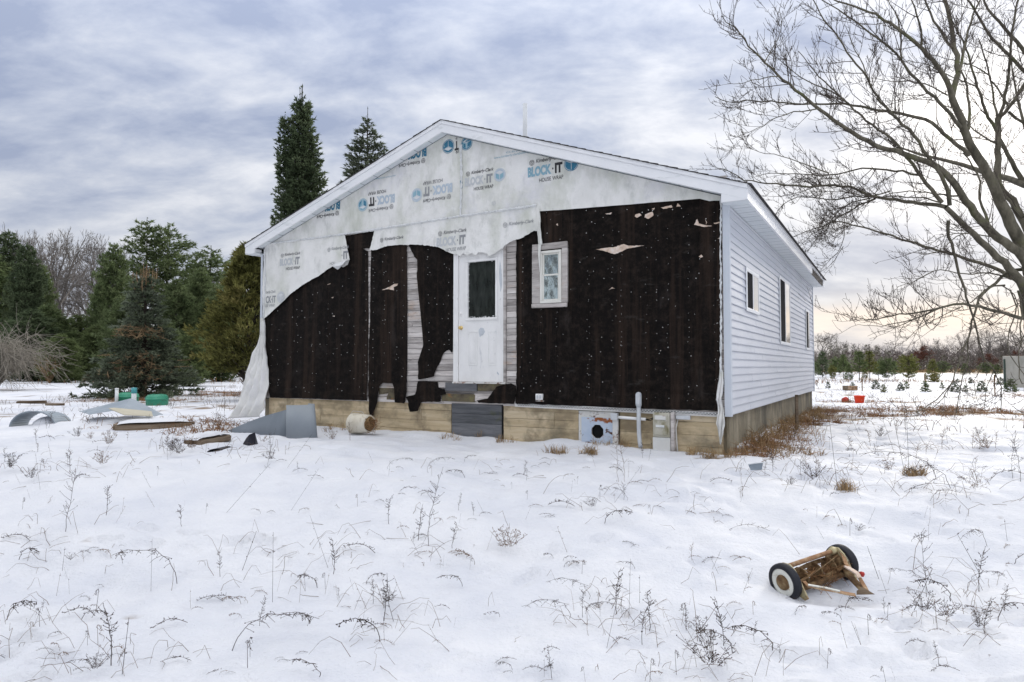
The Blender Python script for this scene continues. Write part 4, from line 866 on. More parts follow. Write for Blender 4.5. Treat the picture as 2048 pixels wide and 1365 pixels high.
# ------------------------------------------------------------------ trees
def nrm(v): return v/(np.linalg.norm(v, axis=-1, keepdims=True)+1e-9)
def blades(rg, O, Dn, L, Wd, m, spread):
    """m needle-tuft triangles fanned about each direction"""
    n = len(O); O = np.repeat(O, m, 0); Dn = np.repeat(Dn, m, 0); L = np.repeat(L, m)*rg.uniform(.6, 1.15, n*m); Wd = np.repeat(Wd, m)
    Dd = nrm(Dn+rg.normal(0, spread, (n*m, 3))); A = nrm(np.cross(Dd, rg.normal(0, 1, (n*m, 3))))
    b = O+Dn*(L*rg.uniform(-.1, .35, n*m))[:, None]
    V = np.stack([b-A*Wd[:, None]*.5, b+A*Wd[:, None]*.5, b+Dd*L[:, None]], 1).reshape(-1, 3)
    return V, np.arange(len(V)).reshape(-1, 3)
def conifer(seed, Ht, prof, base=.5, step=.35, per=7, droop=-.15, curl=.15, tl=.24, tw=.05, m=5, sp=.45, side=.55, dens=9., irr=.25, trunk_r=.12, leaders=1, stick=.35):
    rg = np.random.default_rng(seed); O, Dn, L = [], [], []; br = []
    z = base
    while z < Ht*.985:
        R = prof(z/Ht)
        k = max(3, int(per*(.5+.5*min(1, R/1.2)))); a0 = rg.uniform(0, 6.28)
        for i in range(k):
            a = a0+6.28*i/k+rg.normal(0, .25); r = max(.06, R*(1-irr*abs(rg.normal(0, 1)))); zz = z+rg.uniform(-.5, .5)*step
            n = max(3, int(r/.22)+2); t = np.linspace(0, 1, n); hd = np.array([math.cos(a), math.sin(a)])
            P = np.zeros((n, 3)); P[:, :2] = hd*(t*r)[:, None]; P[:, 2] = zz+droop*r*t+curl*r*t*t
            P[:, :2] += rg.normal(0, .02*r, (n, 2))*t[:, None]
            br.append((P, np.linspace(.012+.012*r, .004, n)))
            ns = max(3, int(r*dens)); tt = rg.uniform(.12, 1, ns)**.75; bp = np.stack([np.interp(tt, t, P[:, c]) for c in range(3)], 1)
            d = nrm(P[-1]-P[0]); sd = np.array([-hd[1], hd[0], 0]); s = rg.choice([-1, 1], ns)
            dd = nrm(d[None]*(1-side*.5)+sd[None]*(s*side)[:, None]+np.array([0, 0, 1])*(rg.normal(.05, .25, ns))[:, None])
            ln = tl*(.55+.75*(1-tt))*min(1.3, .5+r*.5)
            # side twigs carry several tufts
            for q in (0.0, .55):
                O.append(bp+dd*(ln*q*2.2)[:, None]); Dn.append(dd); L.append(ln)
            O.append(P[-1:]); Dn.append(d[None]); L.append(np.array([tl]))
        z += step*(.55+.6*(1-z/Ht))
    for i in range(leaders):
        off = np.array([rg.uniform(-.12, .12)*(leaders > 1), rg.uniform(-.1, .1)*(leaders > 1), 0]); nn = 5; zz = np.linspace(Ht*.955, Ht*1.0+stick*rg.uniform(.7, 1), nn)
        o = np.zeros((nn, 3)); o[:, 2] = zz; o += off; O.append(o); Dn.append(np.tile([0, 0, 1.], (nn, 1))); L.append(np.full(nn, tl*.28))
        br.append((np.array([[0, 0, Ht*.9], [off[0]*.7, off[1]*.7, Ht*.97], [off[0], off[1], zz[-1]+.1]]), np.array([.03, .02, .008])))
    O = np.concatenate(O); Dn = np.concatenate(Dn); L = np.concatenate(L)
    V, Fa = blades(rg, O, Dn, L, np.full(len(O), tw), m, sp)
    tr = [(np.stack([np.zeros(8), np.zeros(8), np.linspace(-.3, Ht*.97, 8)], 1)+rg.normal(0, .01, (8, 3)), np.linspace(trunk_r, .015, 8))]
    return tubes(tr, 8), tubes(br, 3), (V, Fa)
def put_conifer(name, label, cat, pos, parts, mleaf, mbark, group=None, rz=0, sc=1.):
    e = empty(name, pos, rz, label, cat, group); e.scale = (sc, sc, sc)
    t = np_mesh('trunk', *parts[0], mbark, e, True); np_mesh('branches', *parts[1], mbark, e); np_mesh('crown', *parts[2], mleaf, e)
    return e
def pf(*pts):
    xs = [p[0] for p in pts]; ys = [p[1] for p in pts]; return lambda t: float(np.interp(t, xs, ys))
def gz(x, y): return float(H(x, y))
def base_at(px, depth): p = at(px, 734, depth); return Vector((p.x, depth, gz(p.x, depth)-.03))
def tree_h(py, depth, b): return at(1024, py, depth).z-b.z
# the blue-green spruce in front of the woods
b = base_at(287, 23.5); Ht = tree_h(552, 23.5, b)
sp_ = conifer(11, Ht, pf((0, 1.9), (.06, 2.05), (.25, 1.65), (.5, 1.15), (.72, .75), (.86, .62), (.95, .35), (1, .08)), base=.30, step=.27, per=11, droop=-.22, curl=.14, tl=.20, tw=.050, m=8, sp=.45, dens=11, irr=.24, trunk_r=.13, stick=.2)
S1 = put_conifer('spruce_tree', 'broad blue-green spruce with bare tan leaders on its top, behind the green lids', 'tree', b, sp_, m_spruce, m_barkp)
rg = np.random.default_rng(3); ln = []
for k in range(16):
    a = rg.uniform(0, 6.28); r = rg.uniform(0, .45); z0 = Ht*rg.uniform(.86, .98)-r*.5; h = rg.uniform(.25, .75)
    ln.append((np.array([[math.cos(a)*r*.8, math.sin(a)*r*.8, z0], [math.cos(a)*r, math.sin(a)*r, z0+h*.5], [math.cos(a)*r*1.02, math.sin(a)*r, z0+h]]), np.array([.016, .014, .004])))
    for j in range(9): t = rg.uniform(.15, .9); p = np.array([math.cos(a)*r, math.sin(a)*r, z0+h*t]); ln.append((np.stack([p, p+rg.normal(0, 1, 3)*.05+[0, 0, .06]]), np.array([.008, .003])))
for k in range(150):
    a = rg.normal(-1.3, .5); r = rg.uniform(.7, 1.75); z0 = rg.choice([rg.uniform(.7, 1.6), rg.uniform(2.1, 2.5)]); r *= 1-.16*z0
    p = np.array([math.cos(a)*r, math.sin(a)*r, z0]); d = np.array([math.cos(a+rg.normal(0, .6)), math.sin(a+rg.normal(0, .6)), rg.normal(-.05, .2)])*rg.uniform(.15, .45)
    ln.append((np.stack([p-d*.6, p+d*.2, p+d]), np.array([.009, .008, .003])))
    for j in range(4): q = p+d*rg.uniform(-.4, .9); ln.append((np.stack([q, q+rg.normal(0, .09, 3)]), np.array([.006, .002])))
np_mesh('dead_branches', *tubes(ln, 3), m_dead, S1)
# the bronzed cedar by the left corner of the house
def cedar(seed, Ht, prof, n=4300):
    rg = np.random.default_rng(seed); t = rg.uniform(.14, 1, n)**.85; a = rg.uniform(0, 6.28, n); R = np.array([prof(v) for v in t])
    clump = 1+.20*np.sin(a*3+t*9)+.22*np.sin(a*5-t*23)+.14*np.sin(a*9+t*57); rr_ = R*clump*rg.uniform(.35, 1.02, n)**.5
    O = np.stack([np.cos(a)*rr_, np.sin(a)*rr_, t*Ht], 1); D_ = nrm(np.stack([np.cos(a), np.sin(a), rg.uniform(.2, 1.3, n)], 1)+rg.normal(0, .25, (n, 3)))
    V, Fa = blades(rg, O, D_, rg.uniform(.10, .24, n), np.full(n, .055), 9, .42)
    br = []
    for i in range(90):
        tt = rg.uniform(.08, .9); aa = rg.uniform(0, 6.28); r = prof(tt)*.85; br.append((np.array([[0, 0, tt*Ht-r*.6], [math.cos(aa)*r*.5, math.sin(aa)*r*.5, tt*Ht-r*.25], [math.cos(aa)*r, math.sin(aa)*r, tt*Ht+.1]]), np.array([.03, .02, .006])))
    tr = [(np.array([[0, 0, -.2], [.05, 0, .5], [-.05, .03, 1.5], [0, 0, Ht*.8]]), np.array([.17, .13, .10, .02])), (np.array([[.02, 0, .2], [.22, 0, .9], [.3, .1, 2.2]]), np.array([.10, .08, .02])), (np.array([[0, 0, .3], [-.28, .1, 1.0], [-.4, .1, 2.]]), np.array([.07, .06, .02]))]
    return tubes(tr, 8), tubes(br, 4), (V, Fa)
b = base_at(499, 21.5); Ht = tree_h(492, 21.5, b)
cd_ = cedar(5, Ht, pf((0, .05), (.13, .35), (.27, 1.25), (.45, 1.28), (.62, 1.0), (.8, .62), (.93, .40), (1, .1)))
put_conifer('cedar_tree', 'bronzed olive cedar with a dark forked trunk just left of the house corner', 'tree', b, cd_, m_cedar, m_barkp)
# two tall evergreens rising behind the roof
b = base_at(598, 29); Ht = tree_h(205, 29, b)
t1 = conifer(21, Ht, pf((0, 1.6), (.3, 1.5), (.55, 1.18), (.72, .98), (.82, .72), (.9, .52), (.96, .38), (1, .22)), base=2.5, step=.20, per=13, droop=.15, curl=.55, tl=.21, tw=.06, m=7, sp=.6, dens=9.5, irr=.27, trunk_r=.17, leaders=5, stick=.75)
T1 = put_conifer('spruce_tree', 'tall narrow dark evergreen with several leader tips, rising behind the left roof slope', 'tree', b, t1, m_dspruce, m_barkp)
sl2 = conifer(22, 2.6, pf((0, .45), (.5, .38), (1, .12)), base=.2, step=.16, per=9, droop=.2, curl=.5, tl=.17, tw=.05, m=7, sp=.6, dens=14, irr=.2, trunk_r=.05)
sv = sl2[2][0]+np.array([-.72, -.1, Ht*.735]); np_mesh('side_leader', sv, sl2[2][1], m_dspruce, T1)
b = base_at(731, 25); Ht = tree_h(240, 25, b)
t2 = conifer(23, Ht, pf((0, 2.2), (.6, 1.45), (.75, 1.08), (.85, .78), (.93, .42), (1, .10)), base=2.5, step=.28, per=9, droop=-.18, curl=.42, tl=.21, tw=.042, m=8, sp=.4, dens=13, irr=.22, trunk_r=.15, leaders=1, stick=.45)
put_conifer('spruce_tree', 'pointed blue-grey spruce top with a single leader, to the right of the tall narrow evergreen', 'tree', b, t2, m_spruce, m_barkp)
# white pines and bushy pines of the wood on the left
def wpine(seed, sparse=False, Ht=12., R=2.6, base=1.5):
    p = pf((0, R*.7), (.12, R), (.4, R*.95), (.65, R*.75), (.85, R*.45), (1, .25)) if not sparse else pf((0, .3), (.35, R*.5), (.5, R), (.7, R*.85), (.88, R*.5), (1, .2))
    return conifer(seed, Ht, p, base=base, step=.62 if sparse else .42, per=6 if sparse else 9, droop=.05, curl=.28, tl=.42, tw=.085, m=7, sp=.7, dens=4.2 if sparse else 4.8, irr=.42, trunk_r=.2, stick=.2)
VP = [wpine(31), wpine(32, False, 12, 3.1, .4), wpine(33, True, 14, 2.7, 5.), wpine(34, True, 14, 3.0, 6.), wpine(35, False, 10, 3.2, .2)]
WB = []
def pine(px, top, depth, kind, label, leafm=m_pine, wmul=1., name='pine_tree', group='evergreens of the wood on the left'):
    b = base_at(px, depth); hgt = tree_h(top, depth, b); ref = {0: 12, 1: 12, 2: 14, 3: 14, 4: 10}[kind]; s = hgt/(ref*1.01)
    key = (kind, leafm.name)
    for k, e0 in WB:
        if k == key: e = copy_tree(e0); e.location = b; e.rotation_euler = (0, 0, random.uniform(0, 6.28)); break
    else: e = put_conifer(name, label, 'tree', b, VP[kind], leafm, m_barkp, group, random.uniform(0, 6.28)); WB.append((key, e))
    e.name = name; e['label'] = label; e['group'] = group; e.scale = (s*wmul, s*wmul, s); return e
for a in [(8, 462, 66, 0, 'dark pine at the left edge with its top against the sky', m_dspruce, .85), (48, 488, 60, 0, 'dark pine just right of the one on the left edge', m_dspruce, .75), (80, 530, 64, 1, 'mid green pine between the left edge pines and the bare forked tree', m_pine, .62),
          (95, 610, 52, 4, 'low spreading pine left of the bare forked tree', m_pine, 1.3), (60, 620, 50, 4, 'low dark pine behind the pale drooping stems', m_dspruce, 1.5), (152, 630, 56, 4, 'low pale pine in front of the bare forked tree', m_pine2, 1.2), (190, 650, 50, 4, 'small bushy pine left of the broad spruce', m_pine2, 1.3), (120, 668, 46, 4, 'lowest bright pine above the tan bush', m_pine2, 1.5),
          (222, 488, 56, 1, 'tall dense pine with a rounded top left of the broad spruce', m_pine, .72), (196, 560, 54, 0, 'green pine leaning against the tall dense one', m_pine, .6),
          (288, 438, 66, 2, 'open topped pine standing highest above the wood', m_pine, 1.15), (330, 448, 68, 3, 'layered pine beside the highest open topped one', m_pine, 1.1), (418, 494, 66, 3, 'flat layered pine behind the bushy pines near the cedar', m_pine, 1.3), (388, 505, 70, 2, 'thin topped pine left of the flat layered one', m_pine, .9),
          (350, 560, 46, 1, 'bluish bushy pine right behind the broad spruce', m_pine, 1.0), (398, 538, 50, 1, 'large rounded bushy pine between the spruce and the cedar', m_pine, .9), (437, 575, 48, 4, 'bushy pine half hidden by the cedar', m_pine, 1.1), (455, 530, 62, 2, 'thin pine top showing just left of the cedar', m_pine, .8),
          (250, 590, 44, 4, 'dark pine hidden behind the left flank of the spruce', m_pine, 1.1), (380, 660, 38, 4, 'low green pine boughs right of the spruce', m_pine2, 1.2), (330, 640, 42, 4, 'green pine low behind the right flank of the spruce', m_pine, 1.2), (520, 560, 60, 1, 'pine hidden behind the house corner and cedar', m_pine, 1.0),
          (-60, 470, 62, 1, 'pine past the left edge of the picture', m_pine, 1.2), (-130, 500, 60, 0, 'dark pine far past the left edge', m_dspruce, 1.2)]:
    pine(*a)
# bare deciduous trees
def bare_tree(seed, Ht=12., spread=.55, levels=4, r0=.16, twig=.012, clear=.3, up=.25, fork=3, sides=3, mleaf=None):
    rg = np.random.default_rng(seed); out = []
    def grow(p, d, L, r, lv):
        n = 6 if lv < 2 else 4; pts = [p]; dd = d
        for i in range(n-1): dd = nrm(dd+rg.normal(0, .13, 3)+np.array([0, 0, up*.12])); p = p+dd*(L/(n-1)); pts.append(p)
        pts = np.array(pts); rad = np.linspace(r, r*(.45 if lv else .5), n); out.append((pts, rad))
        if lv >= levels: return
        k = [9, 7, 6, 5, 4][lv]
        for i in range(k):
            t = rg.uniform(clear if lv == 0 else .2, 1.) if i > 1 else .97; q = np.array([np.interp(t*(n-1), np.arange(n), pts[:, c]) for c in range(3)])
            ax = nrm(np.cross(dd, rg.normal(0, 1, 3))); an = rg.uniform(.35, .95)*spread*1.6 if i > 1 else rg.uniform(.1, .35)
            nd = nrm(dd*math.cos(an)+ax*math.sin(an)+np.array([0, 0, up*.4])); grow(q, nd, L*rg.uniform(.42, .68)*(1.15-t*.35), max(twig*.5, r*(.62-.25*t)), lv+1)
    grow(np.array([0, 0, -.2]), np.array([0, 0, 1.]), Ht*.55, r0, 0)
    mx = max(p[0][-1][2] for p in out); s = Ht/mx
    out = [(p*s, r*1.) for p, r in out]
    return out
def btree_mesh(out, sides=3):
    tk = [o for o in out if o[1][0] > .05]; tw = [o for o in out if o[1][0] <= .05]
    return tubes(tk, 6), tubes(tw, sides)
BT = [btree_mesh(bare_tree(41, 12, .5, 3, .15, .03)), btree_mesh(bare_tree(42, 12, .7, 4, .20, .028)), btree_mesh(bare_tree(43, 12, .40, 3, .12, .03, .45)), btree_mesh(bare_tree(44, 12, .8, 4, .22, .028, .25))]
BTO = {}
def btree(px, top, depth, kind, label, group, m=m_barkf, wmul=1., leaves=False):
    b = base_at(px, depth); s = tree_h(top, depth, b)/12.; key = (kind, m.name, leaves)
    if key not in BTO:
        e = empty('bare_tree', b, 0, label, 'tree', group); np_mesh('trunk', *BT[kind][0], m, e, True); np_mesh('crown', *BT[kind][1], m, e)
        if leaves:
            V = BT[kind][1][0]; rg = np.random.default_rng(1); i = rg.integers(0, len(V), 5200); O = V[i][:, :]+rg.normal(0, .15, (5200, 3)); D_ = nrm(rg.normal(0, 1, (5200, 3))); v, f = blades(rg, O, D_, np.full(5200, .22), np.full(5200, .16), 1, .4); np_mesh('leaves', v, f, m_redleaf, e)
        BTO[key] = e
    else: e = copy_tree(BTO[key])
    e.location = b; e.rotation_euler = (0, 0, random.uniform(0, 6.28)); e.scale = (s*wmul, s*wmul, s); e['label'] = label; e['group'] = group; return e
GL = 'bare trees behind the evergreens on the left'
for a in [(58, 452, 84, 1, 'bare tree above the dark pines near the left edge'), (100, 458, 90, 0, 'bare tree rising just left of the forked bare tree'), (150, 458, 72, 3, 'pale forked bare tree in the gap between the pines'), (182, 470, 88, 1, 'bare tree just right of the pale forked one'), (208, 474, 92, 1, 'reddish bare tree left of the tall dense pine'),
          (236, 482, 95, 2, 'slim bare tree behind the tall dense pine'), (128, 475, 96, 2, 'slim bare tree behind the pale forked one'), (30, 456, 94, 2, 'slim bare tree at the left edge of the sky line'), (372, 520, 90, 1, 'bare tree between the layered pines'), (440, 535, 88, 1, 'bare tree crown left of the cedar top'), (470, 520, 92, 0, 'bare tree crown touching the cedar top'), (505, 500, 95, 2, 'bare twigs beside the left eave of the house'), (420, 560, 80, 1, 'short bare tree below the flat layered pine')]:
    btree(*a[:5], GL, m_barkf, 1.0)
# thicket of stems at the foot of the wood, and far woods
def thicket(name, rg, xs, ys, hs, m, r=.02, side=2, kind='stuff'):
    ln = []
    for x, y, h in zip(xs, ys, hs):
        z = gz(x, y); p = np.array([x, y, z-.1]); q = p+np.array([rg.normal(0, .12)*h, rg.normal(0, .1)*h, h]); mid = (p+q)/2+rg.normal(0, .05, 3)*h
        ln.append((np.stack([p, mid, q]), np.array([r, r*.8, r*.3])))
        for _ in range(side): t = rg.uniform(.3, .95); a = p+(q-p)*t; ln.append((np.stack([a, a+np.array([rg.normal(0, .3), rg.normal(0, .2), rg.uniform(.1, .45)])*h*.7]), np.array([r*.55, r*.2])))
    return tag(np_mesh(name, *tubes(ln, 3), m), kind=kind)
rg = np.random.default_rng(8)
n = 900; xs = rg.uniform(-75, -2, n); thicket('undergrowth', rg, xs, rg.uniform(70, 84, n)+xs*.05, rg.uniform(.9, 2.6, n), m_brush, .035, 3)
n = 500; xs = rg.uniform(-75, -15, n); thicket('undergrowth', rg, xs, rg.uniform(84, 96, n), rg.uniform(2.5, 8, n), m_brush, .04, 8)
def shrub(px, py, Hh, Wd, label, m, n=60, lean=0., name='bare_shrub', seed=1, r=.008, depth=None, droop=0.):
    b = gp(px, py) if depth is None else base_at(px, depth); rg = np.random.default_rng(seed); ln = []
    for i in range(n):
        a = rg.uniform(0, 6.28); rr_ = Wd*rg.uniform(.15, 1); h = Hh*rg.uniform(.5, 1); t = np.linspace(0, 1, 6)
        P = np.stack([math.cos(a)*rr_*t**1.1+lean*t*h, math.sin(a)*rr_*t, h*(t-droop*t**3*rg.uniform(.6, 1.3))], 1)+rg.normal(0, .012*h, (6, 3)); ln.append((P, np.linspace(r, r*.3, 6)))
        for j in range(6):
            k = rg.uniform(.3, 1); q = np.array([np.interp(k, t, P[:, c]) for c in range(3)]); d = nrm(P[-1]-P[3]+rg.normal(0, .6*h*.3, 3)); e_ = q+d*h*rg.uniform(.1, .28); ln.append((np.stack([q, (q+e_)/2+rg.normal(0, .01*h, 3), e_]), np.array([r*.6, r*.4, r*.2])))
    o = np_mesh(name, *tubes(ln, 3), m); o.location = b; return tag(o, label, 'shrub')
shrub(-12, 0, 5.4, 2.6, 'large pale shrub of arching drooping stems at the left edge', m_vine, 190, .18, depth=31, seed=2, r=.018, droop=.75)
shrub(100, 0, 1.9, 1.0, 'upright tan bush in front of the low pines', m_dead, 70, 0, depth=45, seed=3, r=.016)
# far wood to the right and all round the horizon
def far_wood(seed, n, ang, dist, hh, m, name='distant_wood', k=10):
    rg = np.random.default_rng(seed); ln = []
    for i in range(n):
        a = math.radians(rg.uniform(*ang)); d = rg.uniform(*dist); x, y = math.sin(a)*d, math.cos(a)*d; h = hh*rg.uniform(.6, 1.1)*(1+.25*float(vnoise(a*14, 0, seed))); z = gz(x, y); s = h/12
        p = np.array([x, y, z-.2]); q = p+np.array([rg.normal(0, .5), 0, h]); ln.append((np.stack([p, (p+q)/2, q]), np.array([.075, .055, .03])))
        for j in range(k):
            t = rg.uniform(.25, .95); b_ = p+(q-p)*t; e_ = b_+np.array([rg.normal(0, 1.6), rg.normal(0, 1), rg.uniform(.8, 2.6)])*s; ln.append((np.stack([b_, (b_+e_)/2+rg.normal(0, .1, 3), e_]), np.array([.045, .035, .02])))
            for u in range(2): c_ = b_+(e_-b_)*rg.uniform(.3, .9); f_ = c_+np.array([rg.normal(0, .7), rg.normal(0, .5), rg.uniform(.2, 1.1)])*s; ln.append((np.stack([c_, f_]), np.array([.03, .018])))
    return tag(np_mesh(name, *tubes(ln, 3), m), kind='stuff')
m_far1 = mat('far_wood_twigs', [(.22, .21, .23), (.32, .30, .32)], .1, .95, 0); m_far2 = mat('mid_wood_twigs', [(.17, .145, .135), (.30, .26, .24)], .1, .95, 0, island=.3)  # m_far1 carries a slight blue-grey distance haze in its colour
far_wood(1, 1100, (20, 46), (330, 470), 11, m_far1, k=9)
far_wood(2, 560, (22.5, 46), (190, 260), 5.6, m_far2, k=11)
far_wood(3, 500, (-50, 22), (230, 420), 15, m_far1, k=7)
far_wood(4, 260, (46, 110), (120, 260), 12, m_far2, k=8)
def canopy(name, seed, n, ang, dist, hgt, m, size):
    rg = np.random.default_rng(seed); a = np.radians(rg.uniform(*ang, n)); d = rg.uniform(*dist, n); x = np.sin(a)*d; y = np.cos(a)*d
    tree = np.floor(a*260); hh = hgt*(.55+.6*((np.sin(tree*12.9898)*43758.5) % 1)); z = H(x, y)+rg.uniform(0, 1, n)**.8*hh
    V, Fa = blades(rg, np.stack([x, y, z], 1), nrm(rg.normal(0, 1, (n, 3))+[0, 0, .8]), np.full(n, size), np.full(n, size*.5), 2, .6); return tag(np_mesh(name, V, Fa, m), kind='stuff')
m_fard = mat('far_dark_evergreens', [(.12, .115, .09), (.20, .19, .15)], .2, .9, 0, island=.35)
canopy('distant_evergreens', 5, 2200, (22, 46), (150, 185), 3.0, m_fard, .5)
canopy('distant_evergreens', 6, 900, (24, 30), (120, 150), 4.4, m_fard, .5)
canopy('distant_undergrowth', 7, 14000, (22, 46), (180, 215), 4.5, m_far2, .6)
GR = 'bare trees of the wood across the field on the right'
for a in [(1656, 664, 170, 3, 'round bare tree standing nearest the house end on the far wood line', 1.2), (1681, 690, 175, 0, 'narrow bare tree right of the round one'), (1705, 682, 180, 1, 'bare tree above the yellow green pines', 1.2), (1735, 690, 200, 3, 'low bare tree behind the tall young pines', 1.2), (1765, 688, 230, 1, 'greyish bare tree before the gap in the wood', 1.3), (1780, 694, 235, 1, 'last greyish bare tree before the gap in the wood', 1.2),
          (1858, 677, 150, 0, 'slim pale bare tree right of the russet leaved tree', .8), (1872, 688, 150, 2, 'thin pale stem beside the slim bare tree', .8), (1890, 674, 165, 1, 'rounded bare tree with a thin trunk mid way across the right wood', 1.0), (1925, 664, 140, 3, 'wide bare tree seen through the drooping branches', 1.1), (1968, 655, 130, 3, 'largest bare tree behind the drooping branches', 1.0), (1988, 668, 140, 1, 'bare tree right of the largest one', 1.0), (2012, 672, 140, 1, 'bare tree left of the concrete slab', 1.1), (2040, 668, 140, 3, 'bare tree above the concrete slab', 1.1), (2085, 664, 140, 1, 'bare tree beyond the right edge', 1.1)]:
    btree(*a[:5], GR, m_barkf, a[5] if len(a) > 5 else 1.)
btree(1838, 690, 150, 1, 'small tree still holding its russet leaves', GR, m_barkf, 1.25, True); btree(1822, 700, 155, 1, 'low russet leaved tree left of the slim pale one', GR, m_barkf, 1.2, True); btree(1968, 706, 120, 1, 'russet leaved tree seen low behind the drooping branches', GR, m_barkf, 1.3, True); btree(2020, 700, 110, 1, 'russet leaved tree left behind the concrete slab', GR, m_barkf, 1., True)
# young pines and planted firs in the field on the right
def young(seed, Ht, R, clear=.0, bushy=False):
    return conifer(seed, Ht, pf((0, R*.9), (.15, R), (.5, R*.72), (.8, R*.35), (1, .04)) if not bushy else pf((0, R*.4), (.3, R*.8), (.6, R), (.85, R*.75), (1, .3)), base=clear, step=.17 if Ht < 1.5 else .28, per=8, droop=-.02, curl=.25, tl=.15 if Ht < 1.5 else .32, tw=.05 if Ht < 1.5 else .055, m=8, sp=.6, dens=20 if Ht < 1.5 else 4.6, irr=.3, trunk_r=.02 if Ht < 1.5 else .05, stick=.1)
YP = {'fir': young(51, 1., .55), 'fir2': young(52, 1., .42), 'pine': young(53, 3., .95, .9), 'bush': young(54, 3., 1.5, .5, True), 'pine2': young(55, 3., 1.1, .3)}
YO = {}
def ytree(px, base, hp, kind, m, label, group=None, name='young_fir', wm=1.):
    p = gp(px, base); ref = 1. if kind.startswith('fir') else 3.; s = hp/F*p.y/ref; key = (kind, m.name)
    if key not in YO: e = put_conifer(name, label, 'tree', p, YP[kind], m, m_barkp, group); YO[key] = e
    else: e = copy_tree(YO[key]); e.name = name
    e.location = p; e.rotation_euler = (0, 0, random.uniform(0, 6.28)); e.scale = (s*wm, s*wm, s); e['label'] = label
    if group: e['group'] = group
    elif 'group' in e: del e['group']
GF = 'young firs planted in the snowy field'
for a in [(1656, 777, 13, 'fir2', m_dspruce, 'smallest fir just beyond the end of the house'), (1705, 776, 11, 'fir', m_dspruce, 'young fir behind the wooden crate'), (1751, 779, 17, 'fir', m_dspruce, 'young fir left of the rounded yellow one'), (1767, 785, 15, 'fir', m_ypine, 'rounded yellow-brown little fir in the snow'), (1801, 781, 15, 'fir', m_dspruce, 'young fir right of the yellow-brown one'), (1813, 778, 15, 'fir2', m_pine2, 'thin pale fir touching its darker neighbour'),
          (1851, 784, 20, 'fir', m_pine, 'young fir with a metal stake standing through it'), (1884, 778, 12, 'fir2', m_pine, 'thin little fir between the staked one and the drooping branches'), (1909, 784, 19, 'fir', m_dspruce, 'young fir behind the drooping branch tips'), (1931, 785, 14, 'fir2', m_pine2, 'pale sparse fir right of the branch tips'), (1963, 784, 21, 'fir', m_dspruce, 'full dark fir left of the tall metal stake'),
          (1941, 767, 11, 'fir', m_dspruce, 'small fir farther back among the branches'), (2001, 770, 15, 'fir', m_dspruce, 'dark fir just left of the concrete slab'), (2022, 785, 25, 'fir', m_pine, 'largest planted fir in front of the concrete slab'), (2040, 772, 14, 'fir', m_dspruce, 'fir at the foot of the concrete slab'), (1915, 766, 8, 'fir', m_dspruce, 'tiny fir behind the drooping branches')]:
    ytree(*a, GF)
GP = 'young pines across the middle of the field'
for a in [(1665, 762, 30, 'bush', m_ypine, 'yellow green pine nearest the end of the house', .55), (1687, 757, 48, 'pine', m_pine2, 'tall pale young pine behind the short stemmed one', .8), (1698, 762, 33, 'pine2', m_pine2, 'short young pine with low branches on the snow', .8), (1719, 762, 60, 'pine', m_pine2, 'tall young pine with a bare lower trunk', 1.), (1740, 762, 60, 'pine', m_ypine, 'tallest young pine, right of its bare-trunked twin', .9), (1730, 759, 22, 'pine2', m_redf if False else m_cedar, 'rusty little pine between the two tall ones', .8), (1757, 760, 36, 'pine', m_pine2, 'young pine right of the tallest one', 1.),
          (1774, 762, 45, 'bush', m_pine, 'dark bushy young pine in the middle of the row', .8), (1790, 760, 36, 'pine', m_pine, 'small dark pine beside the wide bushy one', 1.), (1817, 763, 52, 'bush', m_ypine, 'wide bushy pine with a forked low trunk', .8), (1866, 764, 44, 'pine2', m_ypine, 'young pine with russet lower boughs', .9), (1869, 765, 20, 'fir', m_cedar, 'russet skirt of low boughs under the young pine', 1.), (1645, 755, 50, 'pine2', m_dspruce, 'dark pine by the far corner of the house', .9)]:
    ytree(*a[:6], GP, 'young_pine', a[6])
for i, (px, hp) in enumerate([(1632, 24), (1678, 34), (1760, 30), (1885, 26), (1930, 22), (1972, 24), (1995, 20)]): ytree(px, 750, hp, 'bush' if i % 2 else 'pine2', m_pine if i % 3 else m_pine2, 'small far pine in the hedge-like row along the back of the field', 'far pines along the back of the field', 'young_pine', 1.2)
